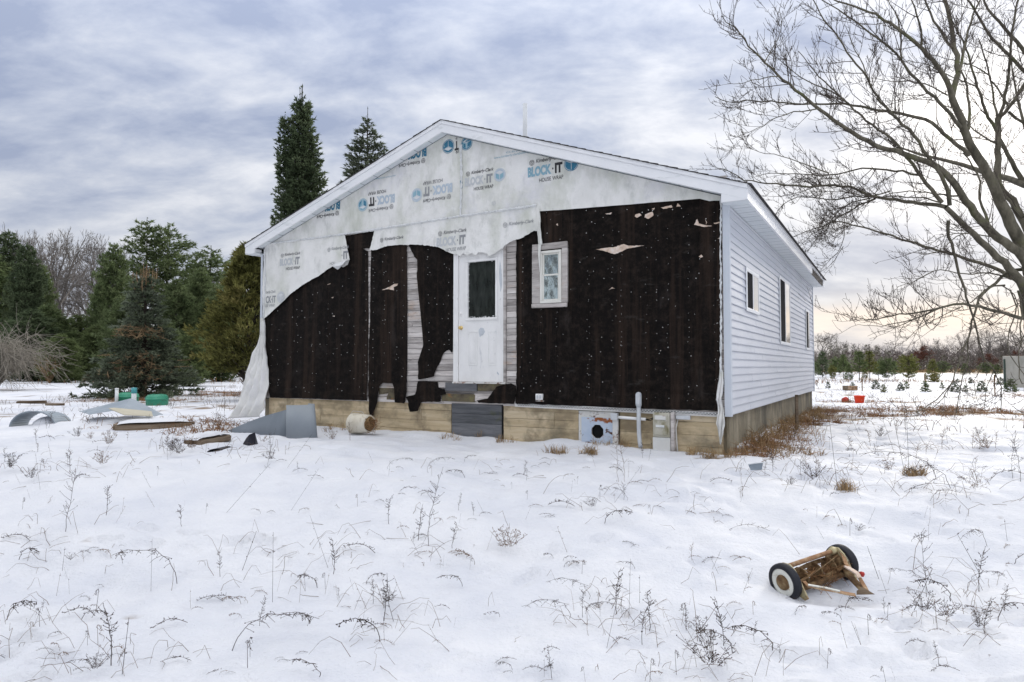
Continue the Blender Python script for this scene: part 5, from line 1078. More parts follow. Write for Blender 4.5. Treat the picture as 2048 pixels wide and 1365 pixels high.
# ------------------------------------------------------------------ the big bare maple on the right: limbs, side branches, twigs with buds
def maple():
    rg = np.random.default_rng(77); big, small = [], []
    A = lambda pts, ox, oy, sc: [(ox+a/sc, oy+b/sc) for a, b in pts]
    R1 = lambda p: A(p, 1750, 0, 4.55); R2 = lambda p: A(p, 1750, 280, 4.55); R3 = lambda p: A(p, 1430, 0, 3.9); R4 = lambda p: A(p, 1750, 560, 4.55); R5 = lambda p: A(p, 1430, 280, 4.874)
    L = []      # (points, depth start, depth end, radius px start, end, twig density)
    L.append(([(2078, 900), (2076, 760), (2070, 660), (2060, 590), (2048, 560)], 11.4, 11.4, 30, 17, 0))
    L.append(([(2076, 700), (2072, 600), (2060, 520)]+R2([(1280, 850), (1200, 700), (1110, 480), (1040, 330), (940, 170), (850, 20)])+R1([(800, 1150), (760, 1030), (700, 890)]), 11.4, 11.0, 20, 7.5, .2))
    L.append((R1([(700, 890), (690, 830), (640, 720), (560, 600), (470, 490), (400, 415), (300, 330), (200, 250), (100, 190), (0, 140)])+R3([(1200, 95), (1050, 40), (930, 0), (780, -60)]), 11.0, 9.8, 6.5, 1.2, 1))
    L.append((R1([(700, 890), (720, 780), (760, 660), (745, 520), (710, 400), (695, 200), (650, 50), (620, -80)]), 11.0, 11.6, 7, 4, .6))
    L.append((R1([(715, 450), (690, 430), (640, 350), (560, 240), (510, 130), (450, 0), (420, -90)]), 11.3, 10.4, 3.6, 1.8, .8))
    L.append((R1([(765, 660), (800, 500), (820, 400), (870, 200), (905, 100), (965, 0), (990, -80)]), 11.1, 12, 4, 1.8, .8))
    L.append((R1([(420, 430), (430, 330), (405, 200), (380, 100), (330, 0), (300, -80)]), 10.7, 10.4, 3, 1.4, .8))
    L.append(([(2088, 620), (2060, 470)]+R2([(1240, 520), (1130, 470), (1110, 270), (1125, 50)])+R1([(1120, 1200), (1115, 1080)]), 11.4, 12.2, 12, 6, .2))
    L.append((R1([(1115, 1080), (1200, 1020), (1300, 850), (1356, 770)])+[(2085, 110), (2110, 60)], 12.2, 12.6, 4.5, 2.5, .6))
    L.append((R1([(1115, 1090), (1090, 950), (1060, 800), (1040, 680), (1000, 520), (940, 350)]), 12.2, 12.8, 3, 1.2, 1))
    L.append((R1([(1130, 1090), (1170, 950), (1220, 650), (1240, 350), (1270, 150), (1300, 0), (1320, -80)]), 12.2, 12, 4, 2, .7))
    L.append((R1([(1110, 1200), (1010, 1030), (960, 870), (900, 700), (860, 540), (800, 380), (720, 230), (650, 100)]), 12.1, 11.2, 4, 1.2, 1))
    L.append(([(2110, 190)]+R1([(1356, 650), (1240, 520), (1100, 390), (1000, 270), (920, 110), (840, 0), (780, -90)]), 12.3, 11.6, 5.5, 1.8, .8))
    L.append(([(2100, 160)]+R1([(1356, 480), (1330, 420), (1240, 320), (1130, 220), (1020, 80), (985, 0), (975, -60)]), 12.6, 12, 6, 2.2, .7))
    L.append(([(2076, 640), (2062, 560)]+R2([(1356, 1060), (1200, 950), (1060, 840), (950, 720), (850, 580), (770, 480), (680, 330), (560, 240), (450, 190), (300, 130), (200, 100), (100, 85), (0, 60)])+R3([(1250, 1130), (1120, 1075), (1000, 1000), (900, 920), (800, 850), (720, 780), (620, 690), (520, 620), (460, 560), (400, 490), (330, 440), (260, 350), (200, 260), (140, 210), (80, 170), (55, 125)]), 11.3, 9.8, 13, .9, 1))
    L.append((R3([(800, 850), (680, 865), (580, 882), (480, 910), (400, 960), (320, 1020), (240, 1050), (205, 1035)]), 10.0, 9.4, 1.8, .6, 1.2))
    L.append((R3([(500, 600), (420, 600), (300, 620), (200, 655), (120, 685), (95, 650)]), 9.9, 9.9, 1.4, .5, 1.2))
    L.append((R3([(390, 485), (450, 380), (500, 290), (520, 200), (500, 70)]), 9.9, 10.2, 1.4, .5, 1.1))
    L.append(([(2078, 700), (2065, 620)]+R2([(1356, 1320), (1200, 1130), (1040, 1000), (900, 860), (760, 720), (640, 610)]), 11.3, 10.8, 13, 5.5, .2))
    L.append((R2([(640, 610), (500, 590), (350, 575), (200, 550), (80, 525), (0, 520)])+R5([(1450, 530), (1400, 480), (1320, 450), (1150, 440), (1000, 460), (850, 455), (650, 435), (500, 415), (350, 415), (250, 385), (130, 290), (50, 270), (0, 285)]), 10.8, 12.6, 5, .8, 1))
    L.append((R5([(1600, 560), (1450, 545), (1300, 560), (1150, 590), (1000, 570), (850, 545), (700, 600), (600, 680), (580, 760)]), 10.8, 14.2, 2.2, .6, 1.15))
    L.append((R5([(1560, 575), (1400, 640), (1250, 730), (1100, 820), (980, 900), (880, 970), (830, 1030)]), 10.7, 14.2, 2.6, .5, 1.15))
    L.append((R5([(1500, 570), (1330, 600), (1200, 700), (1100, 830), (960, 1000), (900, 1090)]), 10.7, 14.2, 1.8, .5, 1.15))
    L.append((R5([(1706, 500), (1560, 550), (1400, 545), (1280, 500), (1100, 500), (900, 510)]), 10.6, 12.6, 1.8, .5, 1.15))
    L.append((R5([(1260, 770), (1262, 900), (1250, 1040), (1140, 1160), (1040, 1200)]), 12.6, 13.4, 1.2, .5, 1.1)); L.append((R5([(1250, 1040), (1180, 1160), (1090, 1250), (1030, 1285)]), 13.0, 13.6, .9, .4, 1.1))
    L.append((R2([(610, 570), (540, 470), (400, 320), (370, 250), (270, 150), (220, 50), (170, 0)])+R1([(130, 1240), (0, 1170)])+R3([(1240, 990), (1110, 880), (1040, 820), (940, 720), (830, 620), (730, 500), (650, 400)]), 10.8, 10.2, 5, .8, 1))
    L.append((R2([(680, 600), (680, 500), (630, 370), (560, 250), (470, 140), (400, 30)])+R1([(360, 1240), (240, 1120), (120, 1010), (0, 860)])+R3([(1300, 800), (1210, 650), (1140, 540), (1050, 440), (960, 290), (870, 170), (770, 0), (720, -60)]), 10.8, 9.9, 5, 1.1, 1))
    L.append((R3([(1210, 640), (1160, 520), (1090, 400), (1050, 300), (1010, 190)]), 10.2, 10.4, 1.8, .6, 1.2))
    L.append((R2([(860, 140), (700, 0)])+R1([(600, 1190), (450, 1080), (280, 1050), (130, 1020), (0, 1000)])+R3([(1200, 850), (1060, 820), (970, 810), (850, 820), (620, 810), (400, 790), (250, 785), (120, 805), (50, 790), (0, 755)]), 11.1, 10.4, 5, .8, 1))
    L.append((R1([(780, 1160), (640, 990), (540, 890), (420, 790), (320, 660), (240, 540), (150, 450), (0, 330)])+R3([(1200, 250), (1050, 130), (900, 50), (800, -30)]), 11.0, 10.2, 4.6, 1, 1))
    L.append((R1([(245, 540), (235, 350), (215, 180), (150, 70), (110, -20)]), 10.6, 10.9, 2.2, 1, .9))
    L.append((R3([(1040, 815), (940, 715), (880, 710), (720, 635), (600, 560), (480, 450), (430, 400)]), 10.5, 10.2, 2.2, .6, 1.2))
    L.append(([(2070, 590)]+R2([(1340, 1330), (1180, 1200), (1000, 1140), (850, 1090), (700, 1040), (560, 1010), (400, 950), (240, 910), (100, 855), (0, 830)])+R5([(1550, 880), (1330, 830), (1250, 790), (1150, 790), (1050, 850), (960, 865), (880, 890), (750, 950)]), 11.3, 14.2, 5.5, .6, 1.1))
    L.append((R5([(1330, 835), (1200, 880), (1050, 910), (980, 990)]), 10.6, 14.2, 1., .4, 1.15))
    L.append(([(2072, 640)]+R4([(1340, 350), (1200, 310), (1050, 270), (900, 225), (760, 215), (620, 245), (480, 280), (330, 320), (250, 290), (100, 350), (0, 365)])+[(1715, 640), (1688, 627)], 11.2, 10.0, 5, .5, 1))
    L.append((R4([(620, 245), (500, 300), (350, 360), (200, 395), (0, 430)])+[(1715, 648), (1700, 655)], 10.6, 10.0, 2, .4, .9)); L.append((R4([(560, 265), (400, 340), (300, 390), (150, 440), (0, 480)])+[(1735, 673)], 10.6, 10.2, 1.8, .4, .9))
    L.append((R4([(800, 240), (650, 300), (520, 380), (330, 480), (280, 560)]), 10.8, 10.3, 1.2, .4, 1)); 
    L.append((R2([(670, 735), (660, 840), (700, 960), (735, 1080), (770, 1230), (810, 1350)])+R4([(830, 140), (860, 250), (900, 350), (925, 450), (940, 580), (1000, 710), (1080, 830), (1140, 930), (1155, 1050), (1145, 1190)]), 10.7, 10.9, 4.2, 1.0, .45))
    L.append(([(2060, 540)]+R2([(1200, 1180)])+R4([(1130, 0), (1050, 70), (960, 130), (920, 250), (890, 350), (870, 460), (830, 600), (790, 660)]), 11.3, 10.8, 4.5, 1.6, .5))
    L.append((R4([(1180, 50), (1060, 60), (980, 110), (900, 190), (870, 210)]), 11.2, 11, 2.5, 1.2, .5))
    L.append((R4([(845, 560), (845, 650), (840, 800), (790, 900), (760, 1050), (740, 1210)]), 10.9, 10.6, 1.8, .9, .5))
    L.append((R4([(780, 700), (745, 830), (690, 960), (600, 1060), (480, 1150), (370, 1210)]), 10.9, 10.2, 2, .9, .5)); L.append((R4([(690, 960), (620, 1080), (520, 1170)]), 10.6, 10.2, 1.4, .7, .5))
    L.append((R4([(1000, 710), (930, 860), (880, 960), (935, 1115)]), 10.9, 10.5, 1.2, .5, .5)); L.append((R4([(1080, 830), (1030, 940), (1000, 1060), (1000, 1190)]), 10.9, 10.7, 1.3, .5, .5))
    L.append((R4([(1230, 90), (1280, 200), (1290, 330), (1220, 450), (1200, 640), (1290, 780), (1356, 860)]), 11.1, 10.6, 1.8, .9, .6)); L.append((R4([(1300, 100), (1340, 300), (1330, 560), (1290, 760), (1340, 950)]), 11.2, 10.4, 2.2, 1, .6))
    L.append((R4([(1356, 510), (1310, 580), (1260, 615)]), 11, 10.7, 1.5, .5, .6)); L.append((R4([(1150, 50), (1230, 70), (1300, 190), (1310, 420), (1250, 520)]), 11.2, 10.8, 1.5, .7, .7))
    L.append((R2([(1030, 760), (1000, 690), (940, 520), (960, 390), (900, 240), (800, 120)]), 11.2, 11.7, 3.6, 1.5, .7)); L.append((R2([(1356, 700), (1200, 530), (1150, 440)]), 11.6, 11.9, 5, 3, .3))
    L.append((R2([(1356, 390), (1280, 250), (1180, 90), (1140, 0)]), 12.2, 12.3, 6, 4, .4)); L.append((R1([(1220, 1020), (1300, 1080), (1356, 1120)])+[(2100, 290)], 12, 12.2, 3.4, 3, .5))
    L.append((R1([(1060, 740), (1150, 860), (1220, 980)]), 12, 12.1, 1.8, 2.6, .6)); L.append((R1([(850, 1180), (860, 1000), (850, 870), (800, 690), (780, 640)]), 11.3, 11.5, 4, 2, .5))
    L.append((R1([(1110, 1310), (1000, 1260), (870, 1170), (800, 1050)]), 12.1, 11.4, 2.8, 1, .7)); L.append((R1([(700, 1275), (830, 1265), (900, 1245), (1100, 1290)]), 11, 11.9, 1.5, 1.2, .6))
    L.append((R1([(660, 870), (560, 800), (420, 760), (280, 740), (180, 750), (0, 715)]), 11, 10.4, 2, .7, 1.1)); L.append((R1([(720, 990), (620, 960), (540, 890)]), 10.9, 10.8, 1.5, .8, .8))
    L.append((R1([(925, 790), (800, 740), (640, 680), (540, 610), (430, 580), (300, 550)]), 12, 11, 1.8, .7, 1)); L.append((R1([(1040, 690), (900, 590), (780, 560), (640, 540), (500, 500)]), 12.2, 11.3, 1.8, .7, 1))
    L.append((R2([(880, 850), (780, 840), (700, 920), (600, 1000), (500, 1060), (400, 1040)]), 10.9, 10.2, 1.6, .6, .9)); L.append((R2([(1050, 880), (900, 850), (700, 850), (560, 900), (440, 960)]), 11.1, 10.5, 1.6, .6, .9))
    L.append((R2([(1240, 1270), (1080, 1210), (900, 1220), (760, 1220), (640, 1180), (500, 1200), (350, 1290), (200, 1340)]), 11.3, 10.2, 2.2, .6, 1.1)); L.append((R2([(780, 510), (640, 505), (500, 490), (360, 465), (200, 480), (80, 510)]), 10.9, 10.6, 2.4, 1, .8))
    L.append((R2([(590, 570), (450, 520), (300, 530), (160, 510), (60, 520)]), 10.8, 10.7, 2, 1, .8)); L.append((R2([(400, 320), (260, 290), (120, 275), (0, 265)])+R5([(1400, 275), (1250, 320), (1130, 340), (950, 345), (800, 330), (650, 335), (480, 320), (400, 360)]), 10.7, 12.6, 3, .7, 1))
    L.append((R5([(1110, 325), (950, 260), (800, 215), (690, 160), (580, 140), (400, 125), (320, 85), (290, 30)]), 10.6, 10.3, 1.6, .5, 1)); L.append((R5([(1275, 430), (1200, 375), (1080, 365), (960, 420)]), 10.7, 12.6, 1.2, .5, 1.1))
    # branches that leave the frame: the rest of the crown to the right and above
    for k in range(9):
        a = rg.uniform(.2, 1.8); e = rg.uniform(.25, 1.3); base = np.array(at(2076, 620-rg.uniform(0, 300), 11.4)); d = np.array([math.sin(a)*math.cos(e), math.cos(a)*math.cos(e), math.sin(e)]); n = 9
        if d[0] < .15: d[0] = abs(d[0])+.3
        P = [base]; 
        for i in range(n): d = nrm(d+rg.normal(0, .1, 3)+[0, 0, .04]); P.append(P[-1]+d*.75)
        big.append((np.array(P), np.linspace(.07, .008, n+1), .6))
    lines = []
    for pts, d0, d1, r0, r1, dens in L:
        seg = [0]; 
        for a, b in zip(pts[:-1], pts[1:]): seg.append(seg[-1]+math.dist(a, b))
        n = max(5, int(seg[-1]/16)+1); tt = np.linspace(0, seg[-1], n); X = np.interp(tt, seg, [p[0] for p in pts]); Y = np.interp(tt, seg, [p[1] for p in pts])
        if n > 6: X[1:-1] = (X[:-2]+2*X[1:-1]+X[2:])/4; Y[1:-1] = (Y[:-2]+2*Y[1:-1]+Y[2:])/4
        u = tt/seg[-1]; dp = d0+(d1-d0)*u; P = np.array([at(x, y, z) for x, y, z in zip(X, Y, dp)]); P[1:-1] += rg.normal(0, .008, (n-2, 3))
        rad = .84*(r0+(r1-r0)*u**.8)*dp/F; big.append((P, rad, dens))
    main = [(P, r) for P, r, _ in big]
    lim = [(P, r) for P, r in main]
    for P, r, dens in big:
        if dens <= 0: continue
        sl = np.linalg.norm(np.diff(P, axis=0), axis=1); tot = sl.sum(); cs = np.concatenate([[0], np.cumsum(sl)])
        n = int(tot/.15*dens)
        for i in range(n):
            s = tot*rg.uniform(.10 if r[0] > .03 else .0, 1.0); p = np.array([np.interp(s, cs, P[:, c]) for c in range(3)]); k = min(len(P)-2, int(np.searchsorted(cs, s))-1 if s > 0 else 0); k = max(0, k)
            t = nrm(P[k+1]-P[k]); rl = float(np.interp(s, cs, r)); ax = nrm(np.cross(t, rg.normal(0, 1, 3))); an = rg.uniform(.45, 1.1)
            d = nrm(t*math.cos(an)+ax*math.sin(an)+np.array([0, 0, .12])); Lb = rg.uniform(.25, 1.05)*(1.05-.45*s/tot)*(1.2 if r[0] > .02 else .8); m = 6; Q = [p]; dd = d
            for j in range(m-1): dd = nrm(dd+rg.normal(0, .11, 3)+np.array([0, 0, .07])); Q.append(Q[-1]+dd*Lb/(m-1))
            Q = np.array(Q); rb = min(rl*.6, .0085); small.append((Q, np.linspace(max(rb, .003), .0022, m)))
            for j in range(int(3+Lb*6)):
                u = rg.uniform(.2, 1)*(m-1); q = np.array([np.interp(u, np.arange(m), Q[:, c]) for c in range(3)]); a2 = nrm(np.cross(dd, rg.normal(0, 1, 3))); d2 = nrm(dd*.75+a2*.7+np.array([0, 0, .35])); l2 = rg.uniform(.08, .34)
                e1 = q+d2*l2*.55; e2 = e1+nrm(d2+[0, 0, .5]+rg.normal(0, .15, 3))*l2*.45; small.append((np.stack([q, e1, e2]), np.array([.0034, .0026, .0028])))
                for w in range(2):
                    g = q+(e1-q)*rg.uniform(.2, 1); h = g+nrm(d2+rg.normal(0, .6, 3)+[0, 0, .5])*rg.uniform(.02, .07); small.append((np.stack([g, h]), np.array([.0022, .0034])))
    thick = [(P, r) for P, r in main if r[0] > .03]; thin = [(P, r) for P, r in main if r[0] <= .03]
    b = at(2076, 700, 11.4); e = empty('maple_tree', (b.x, 11.4, gz(b.x, 11.4)), 0, 'large bare maple whose mossy limbs fan in from the right edge over the house', 'tree')
    org = np.array(e.location)
    f = lambda l: [(P-org, r) for P, r in l]
    np_mesh('trunk', *tubes(f(thick[:1]), 14), m_bark, e, True)
    for P, r in f(thick[1:]): np_mesh('limb', *tubes([(P, r)], 9), m_bark, e, True)
    np_mesh('branches', *tubes(f(thin), 5), m_bark, e, True)
    o = np_mesh('twigs', *tubes(f(small), 3), m_twig, e); o['kind'] = 'stuff'
maple()
# trees standing behind the viewer, seen only as reflections in the panes
for i, (x, y, s) in enumerate([(-14, -1.5, .8), (-15.5, -4, 1.0), (-10, -3, .7), (-21, -9, 1.3), (-11, -14, 1.3)]):
    e = empty('bare_tree', (x, y, gz(x, y)), i*1.3, 'bare tree behind the viewer, reflected in the window panes', 'tree', 'bare trees behind the viewer'); np_mesh('trunk', *BT[3][0], m_barkp, e, True) if i == 0 else None
    if i == 0: np_mesh('crown', *BT[3][1], m_barkp, e); first = e; e.scale = (s, s, s)
    else:
        for ch in first.children: c = ch.copy(); COL.objects.link(c); c.parent = e
        e.scale = (s, s, s)
for i, (x, y, h) in enumerate([(-17.5, 3.2, .8), (-21, .8, .95), (-22, 4.6, .9), (-26, -3, 1.)]):
    e = put_conifer('pine_tree', 'dark pine beside the viewer, reflected in the door glass', 'tree', (x, y, gz(x, y)), VP[1], m_dspruce, m_barkp, 'pines beside the viewer', i) if i == 0 else copy_tree(pz)
    if i == 0: pz = e
    e.location = (x, y, gz(x, y)); e.scale = (h, h, h)
# ------------------------------------------------------------------ things lying about
def obj_at(name, p, label, cat, group=None, rz=0): return empty(name, p, rz, label, cat, group)
m_sheet = mat('blue_grey_sheet_metal', [(.125, .15, .175), (.165, .19, .22)], 2, .45, .05, 40, over=[(5, .62, .8, (.30, .33, .36), (1, 1, 1))])
m_ssheet = mat('weathered_metal_sheet', [(.22, .26, .30), (.32, .36, .40)], 2, .5, .1, 40, stretch=(1, .3, 1), over=[(3, .6, .8, (.45, .48, .50), (1, 1, 1))])
m_bucket = mat('stained_white_bucket', [(.55, .50, .40), (.72, .68, .58)], 6, .55, .1, 30, over=[(8, .6, .75, (.36, .28, .16), (1, 1, 1))])
m_dirt = mat('frozen_dirt_and_roots', [(.05, .03, .015), (.16, .10, .045), (.26, .18, .09)], 18, 1, 1., 50)
m_blackp = mat('black_plastic', [(.012, .012, .018), (.025, .025, .035)], 6, .4, .05)
m_green = mat('faded_green_plastic', [(.03, .22, .13), (.05, .30, .19)], 5, .5, .1, over=[(9, .6, .75, (.14, .30, .20), (1, 1, 1))])
m_pvc = mat('white_plastic_pipe', [(.70, .72, .72), (.78, .80, .80)], 5, .4, 0)
m_teal = mat('teal_pipe_cap', [(.06, .28, .30), (.09, .34, .36)], 5, .5, 0)
m_wood = mat('old_brown_lumber', [(.07, .05, .035), (.17, .125, .085), (.25, .20, .145)], 4, .9, .6, 30, stretch=(.4, 3, 3), rnd=.15)
m_snow2 = mat('snow_cap', [(.64, .655, .70), (.72, .73, .76)], 2, .65, .3, 30)
m_orange = mat('orange_plastic', [(.75, .045, .012), (.85, .07, .02)], 3, .4, 0)
m_redp = mat('faded_red_plastic', [(.38, .03, .025), (.50, .05, .04)], 3, .45, 0)
m_cream = mat('aged_cream_paint', [(.42, .36, .20), (.56, .50, .33)], 8, .6, .3, 40, over=[(9, .54, .66, (.20, .10, .04), (1, 1, 1))])
m_rust = mat('rusted_iron', [(.06, .035, .018), (.16, .095, .045), (.32, .24, .13)], 14, .85, .6, 60)
m_rusto = mat('orange_rusted_strap', [(.20, .10, .05), (.34, .20, .11), (.52, .40, .26)], 12, .8, .4, 50, over=[(12, .60, .7, (.58, .48, .36), (1, 1, 1))])
m_tyre = mat('black_rubber', [(.010, .011, .016), (.022, .023, .03)], 12, .6, .2, 90)
m_rim = mat('off_white_rim', [(.62, .62, .56), (.74, .74, .68)], 9, .5, .1, over=[(14, .58, .68, (.36, .25, .13), (1, 1, 1)), (40, .62, .7, (.10, .08, .06), (1, 1, 1))])
m_concp = mat('pale_concrete_slab', [(.30, .29, .25), (.42, .40, .35)], 1.2, .9, .5, 12, over=[(1, .55, .75, (.20, .20, .18), (1, 1, .4))])
m_dkgreen = mat('dark_green_paint', [(.015, .035, .025), (.03, .05, .035)], 6, .6, .1)
# reel mower
def mower():
    c1 = Vector((1.926, 4.70, .085)); c2 = Vector((2.450, 4.95, .150)); ax = (c2-c1).normalized(); e = obj_at('reel_mower', (c1+c2)/2, 'old rusty push reel mower with black tyres lying sunk in the snow', 'lawn mower'); o0 = (c1+c2)/2; c1 = c1-o0; c2 = c2-o0
    for c, s in ((c1, -1), (c2, 1)):
        out = ax*s                             # outward side of this wheel
        w = empty('wheel'); w.parent = e; w.location = c
        R_ = .128
        MB().lathe([(.098, -.028), (.115, -.032), (R_-.003, -.024), (R_, -.010), (R_, .010), (R_-.003, .024), (.115, .032), (.096, .028)], (0, 0, 0), out, 40).out('tyre', m_tyre, w, True)
        MB().lathe([(.045, .020), (.060, .026), (.078, .030), (.089, .026), (.097, .024), (.0975, .02), (.0975, -.026), (.07, -.02), (.0, -.02)], (0, 0, 0), out, 36).out('rim', m_rim, w, True)
        MB().lathe([(0, .036), (.03, .035), (.050, .032), (.054, .024), (.054, .015)], (0, 0, 0), out, 24).out('hub_cap', m_rust if s < 0 else m_cream, w, True)
    up = Vector((0, 0, 1)); fw = ax.cross(up).normalized(); upp = fw.cross(ax).normalized()       # fw points towards the viewer
    if fw.y > 0: fw = -fw
    if upp.z < 0: upp = -upp
    P = lambda c, a, f, u: c+ax*a+fw*f+upp*u
    def plate(c, s):
        prof = [(-.105, -.03), (-.095, .06), (-.045, .115), (.02, .12), (.065, .085), (.10, .02), (.155, -.085), (.125, -.105), (.03, -.07), (-.06, -.075)]
        V = []; 
        for a in (s*.036, s*.046):
            for f, u in prof: V.append(P(c, a, f, u))
        n = len(prof); mk('side_plate', V, [list(range(n)), list(range(2*n-1, n-1, -1))]+[[i, i+n, (i+1) % n+n, (i+1) % n] for i in range(n)], m_cream, e)
    plate(c1, 1); plate(c2, -1)
    MB().tube([P(c1, .05, -.01, .095), P(c2, -.05, -.01, .095)], .0165, 14).out('tie_bar', m_rusto, e, True)
    MB().tube([P(c2, -.09, -.01, .095), P(c2, -.045, -.01, .095)], .026, 14).out('gear_hub', m_cream, e, True)
    MB().lathe([(.02, -.05), (.045, -.045), (.055, -.02), (.05, 0)], P(c2, -.04, .0, .02), ax, 18).out('gear_housing', m_rust, e, True)
    Lr = (c2-c1).length
    for k in range(5):
        V = []; n = 14
        for i in range(n+1):
            u = i/n; an = k*1.2566+u*1.3; a = .055+(Lr-.11)*u
            for r in (.045, .075): V.append(P(c1, a, math.cos(an)*r+.01, math.sin(an)*r-.0))
        o = mk('reel_blade', V, [[2*i, 2*i+2, 2*i+3, 2*i+1] for i in range(n)], m_rust, e); s = o.modifiers.new('thickness', 'SOLIDIFY'); s.thickness = .005
    for u in (.25, .5, .75): MB().lathe([(.0, -.004), (.07, -.003), (.07, .003), (0, .004)], P(c1, Lr*u, .01, 0), ax, 16).out('reel_spider', m_rust, e)
    MB().tube([P(c1, .04, .01, 0), P(c2, -.04, .01, 0)], .011, 10).out('reel_axle', m_rust, e, True)
    MB().tube([P(c1, .04, .075, -.045), P(c2, -.05, .075, -.045)], .020, 8).out('cutter_bar', m_rust, e, True)
    # broken handle fork lying towards the viewer: two flat straps meeting at a dark socket
    def strap(pts, w, th, m, nm):
        V = []; 
        for i, p in enumerate(pts):
            t = (pts[min(i+1, len(pts)-1)]-pts[max(i-1, 0)]).normalized(); sd = t.cross(Vector((0, -.5, 1))).normalized(); n_ = sd.cross(t)
            for a, b in ((-w, -th), (w, -th), (w, th), (-w, th)): V.append(p+sd*a+n_*b)
        Fc = [[4*i+j, 4*i+(j+1) % 4, 4*i+4+(j+1) % 4, 4*i+4+j] for i in range(len(pts)-1) for j in range(4)]+[[3, 2, 1, 0], [4*len(pts)-4+j for j in range(4)]]
        return bevel(mk(nm, V, Fc, m, e), .002)
    A = lambda x, y, d: at(x, y, d)-o0
    strap([A(1608, 1163, 4.66), A(1616, 1172, 4.62), A(1640, 1177, 4.6), A(1668, 1182, 4.58), A(1690, 1187, 4.57), A(1711, 1190.5, 4.56)], .013, .004, m_rusto, 'handle_strap')
    strap([A(1616, 1170, 4.61), A(1650, 1176, 4.59), A(1680, 1183, 4.57)], .006, .005, m_rim, 'broken_handle_wood')
    strap([A(1677, 1098, 4.93), A(1686, 1110, 4.88), A(1692, 1128, 4.82), A(1703, 1141, 4.74), A(1716, 1150, 4.69), A(1723, 1163, 4.66), A(1730, 1175, 4.62), A(1735, 1185, 4.58)], .014, .004, m_rusto, 'handle_strap')
    strap([A(1691, 1133, 4.80), A(1703, 1140, 4.73), A(1714, 1147, 4.68), A(1719, 1156, 4.66)], .016, .006, m_tan, 'broken_handle_wood')
    strap([A(1690, 1140, 4.85), A(1706, 1160, 4.74), A(1722, 1176, 4.66), A(1730, 1184, 4.6)], .022, .010, m_rust, 'roller_bracket')
    q = A(1731, 1186.5, 4.55); MB().add([q+Vector(v) for v in [(-.062, 0, -.012), (.060, -.01, -.006), (.01, .06, .022), (-.01, .06, -.03), (-.05, .02, .008)]], [[0, 1, 4], [1, 2, 4], [0, 4, 3], [1, 3, 2], [0, 3, 1], [2, 3, 4]]).out('handle_socket', m_wood, e)
    k = A(1723.5, 1148.5, 4.86); MB().lathe([(0, -.02), (.014, -.017), (.021, 0), (.017, .013), (0, .019)], k, (0, 0, 1), 18).out('knob', m_redp, e, True); MB().tube([k, A(1700, 1138, 4.9)], .008, 8).out('knob_rod', m_rust, e)
    # dead grass wound into the reel
    rg = np.random.default_rng(4); ln = []
    for i in range(230):
        p = np.array(P(c1, rg.uniform(.2, Lr-.04), rg.uniform(-.03, .10), rg.uniform(-.09, .03))); d = rg.normal(0, 1, 3)*rg.uniform(.015, .05); ln.append((np.stack([p-d, p+rg.normal(0, .006, 3), p+d]), np.array([.0018, .002, .001])))
    o = np_mesh('caught_grass', *tubes(ln, 3), m_grassr, e); o['kind'] = 'stuff'
mower()
# white bucket lying on its side
p = gp(720, 870); e = obj_at('bucket', p, 'dirty white bucket on its side with frozen dirt and roots spilling out', 'bucket'); s = 1.0
d = Vector((.80, -.55, .03)).normalized(); c = Vector((-.13, .10, .165))
MB().lathe([(.0, -.01), (.135, -.01), (.140, 0), (.150, .16), (.152, .28), (.165, .281), (.165, .300), (.155, .301), (.156, .325), (.166, .326), (.166, .352), (.156, .355), (.146, .352), (.138, .02), (0, .02)], c+d*.36, -d, 40).out('bucket_shell', m_bucket, e, True)
for hh in (.20, .245): MB().lathe([(.152, hh), (.1575, hh+.002), (.1575, hh+.008), (.152, hh+.010)], c+d*.36, -d, 40).out('bucket_rib', m_bucket, e, True)
rg = np.random.default_rng(2); V = []
mb = MB(); n0 = 18; prof = []
for i in range(9): t = i/8; prof.append((.136*math.cos(t*1.45), .30+.13*math.sin(t*1.5)))
md = MB().lathe([(r+.0, h) for r, h in prof], c, d, 26)
for v in md.v: a = float(vnoise(v.x*40, v.z*40+v.y*17, 3)); v += Vector((a, -a, a*.7))*.03
md.out('dirt_plug', m_dirt, e)
ln = []
for i in range(260):
    q = np.array(c+d*(.34+rg.uniform(0, .09)))+rg.normal(0, .055, 3); v = rg.normal(0, 1, 3)*.028; ln.append((np.stack([q-v, q+rg.normal(0, .008, 3), q+v+[0, 0, -.01]]), np.array([.0022, .0022, .001])))
o = np_mesh('roots', *tubes(ln, 3), m_grassr, e); o['kind'] = 'stuff'
MB().tube([c+d*.03+Vector((-.1, 0, .11)), c+d*.02+Vector((-.02, .0, .20)), c+d*.12+Vector((.05, .04, .18)), c+d*.2+Vector((.02, .05, .14))], .003, 5).out('bail_handle', m_galv, e)
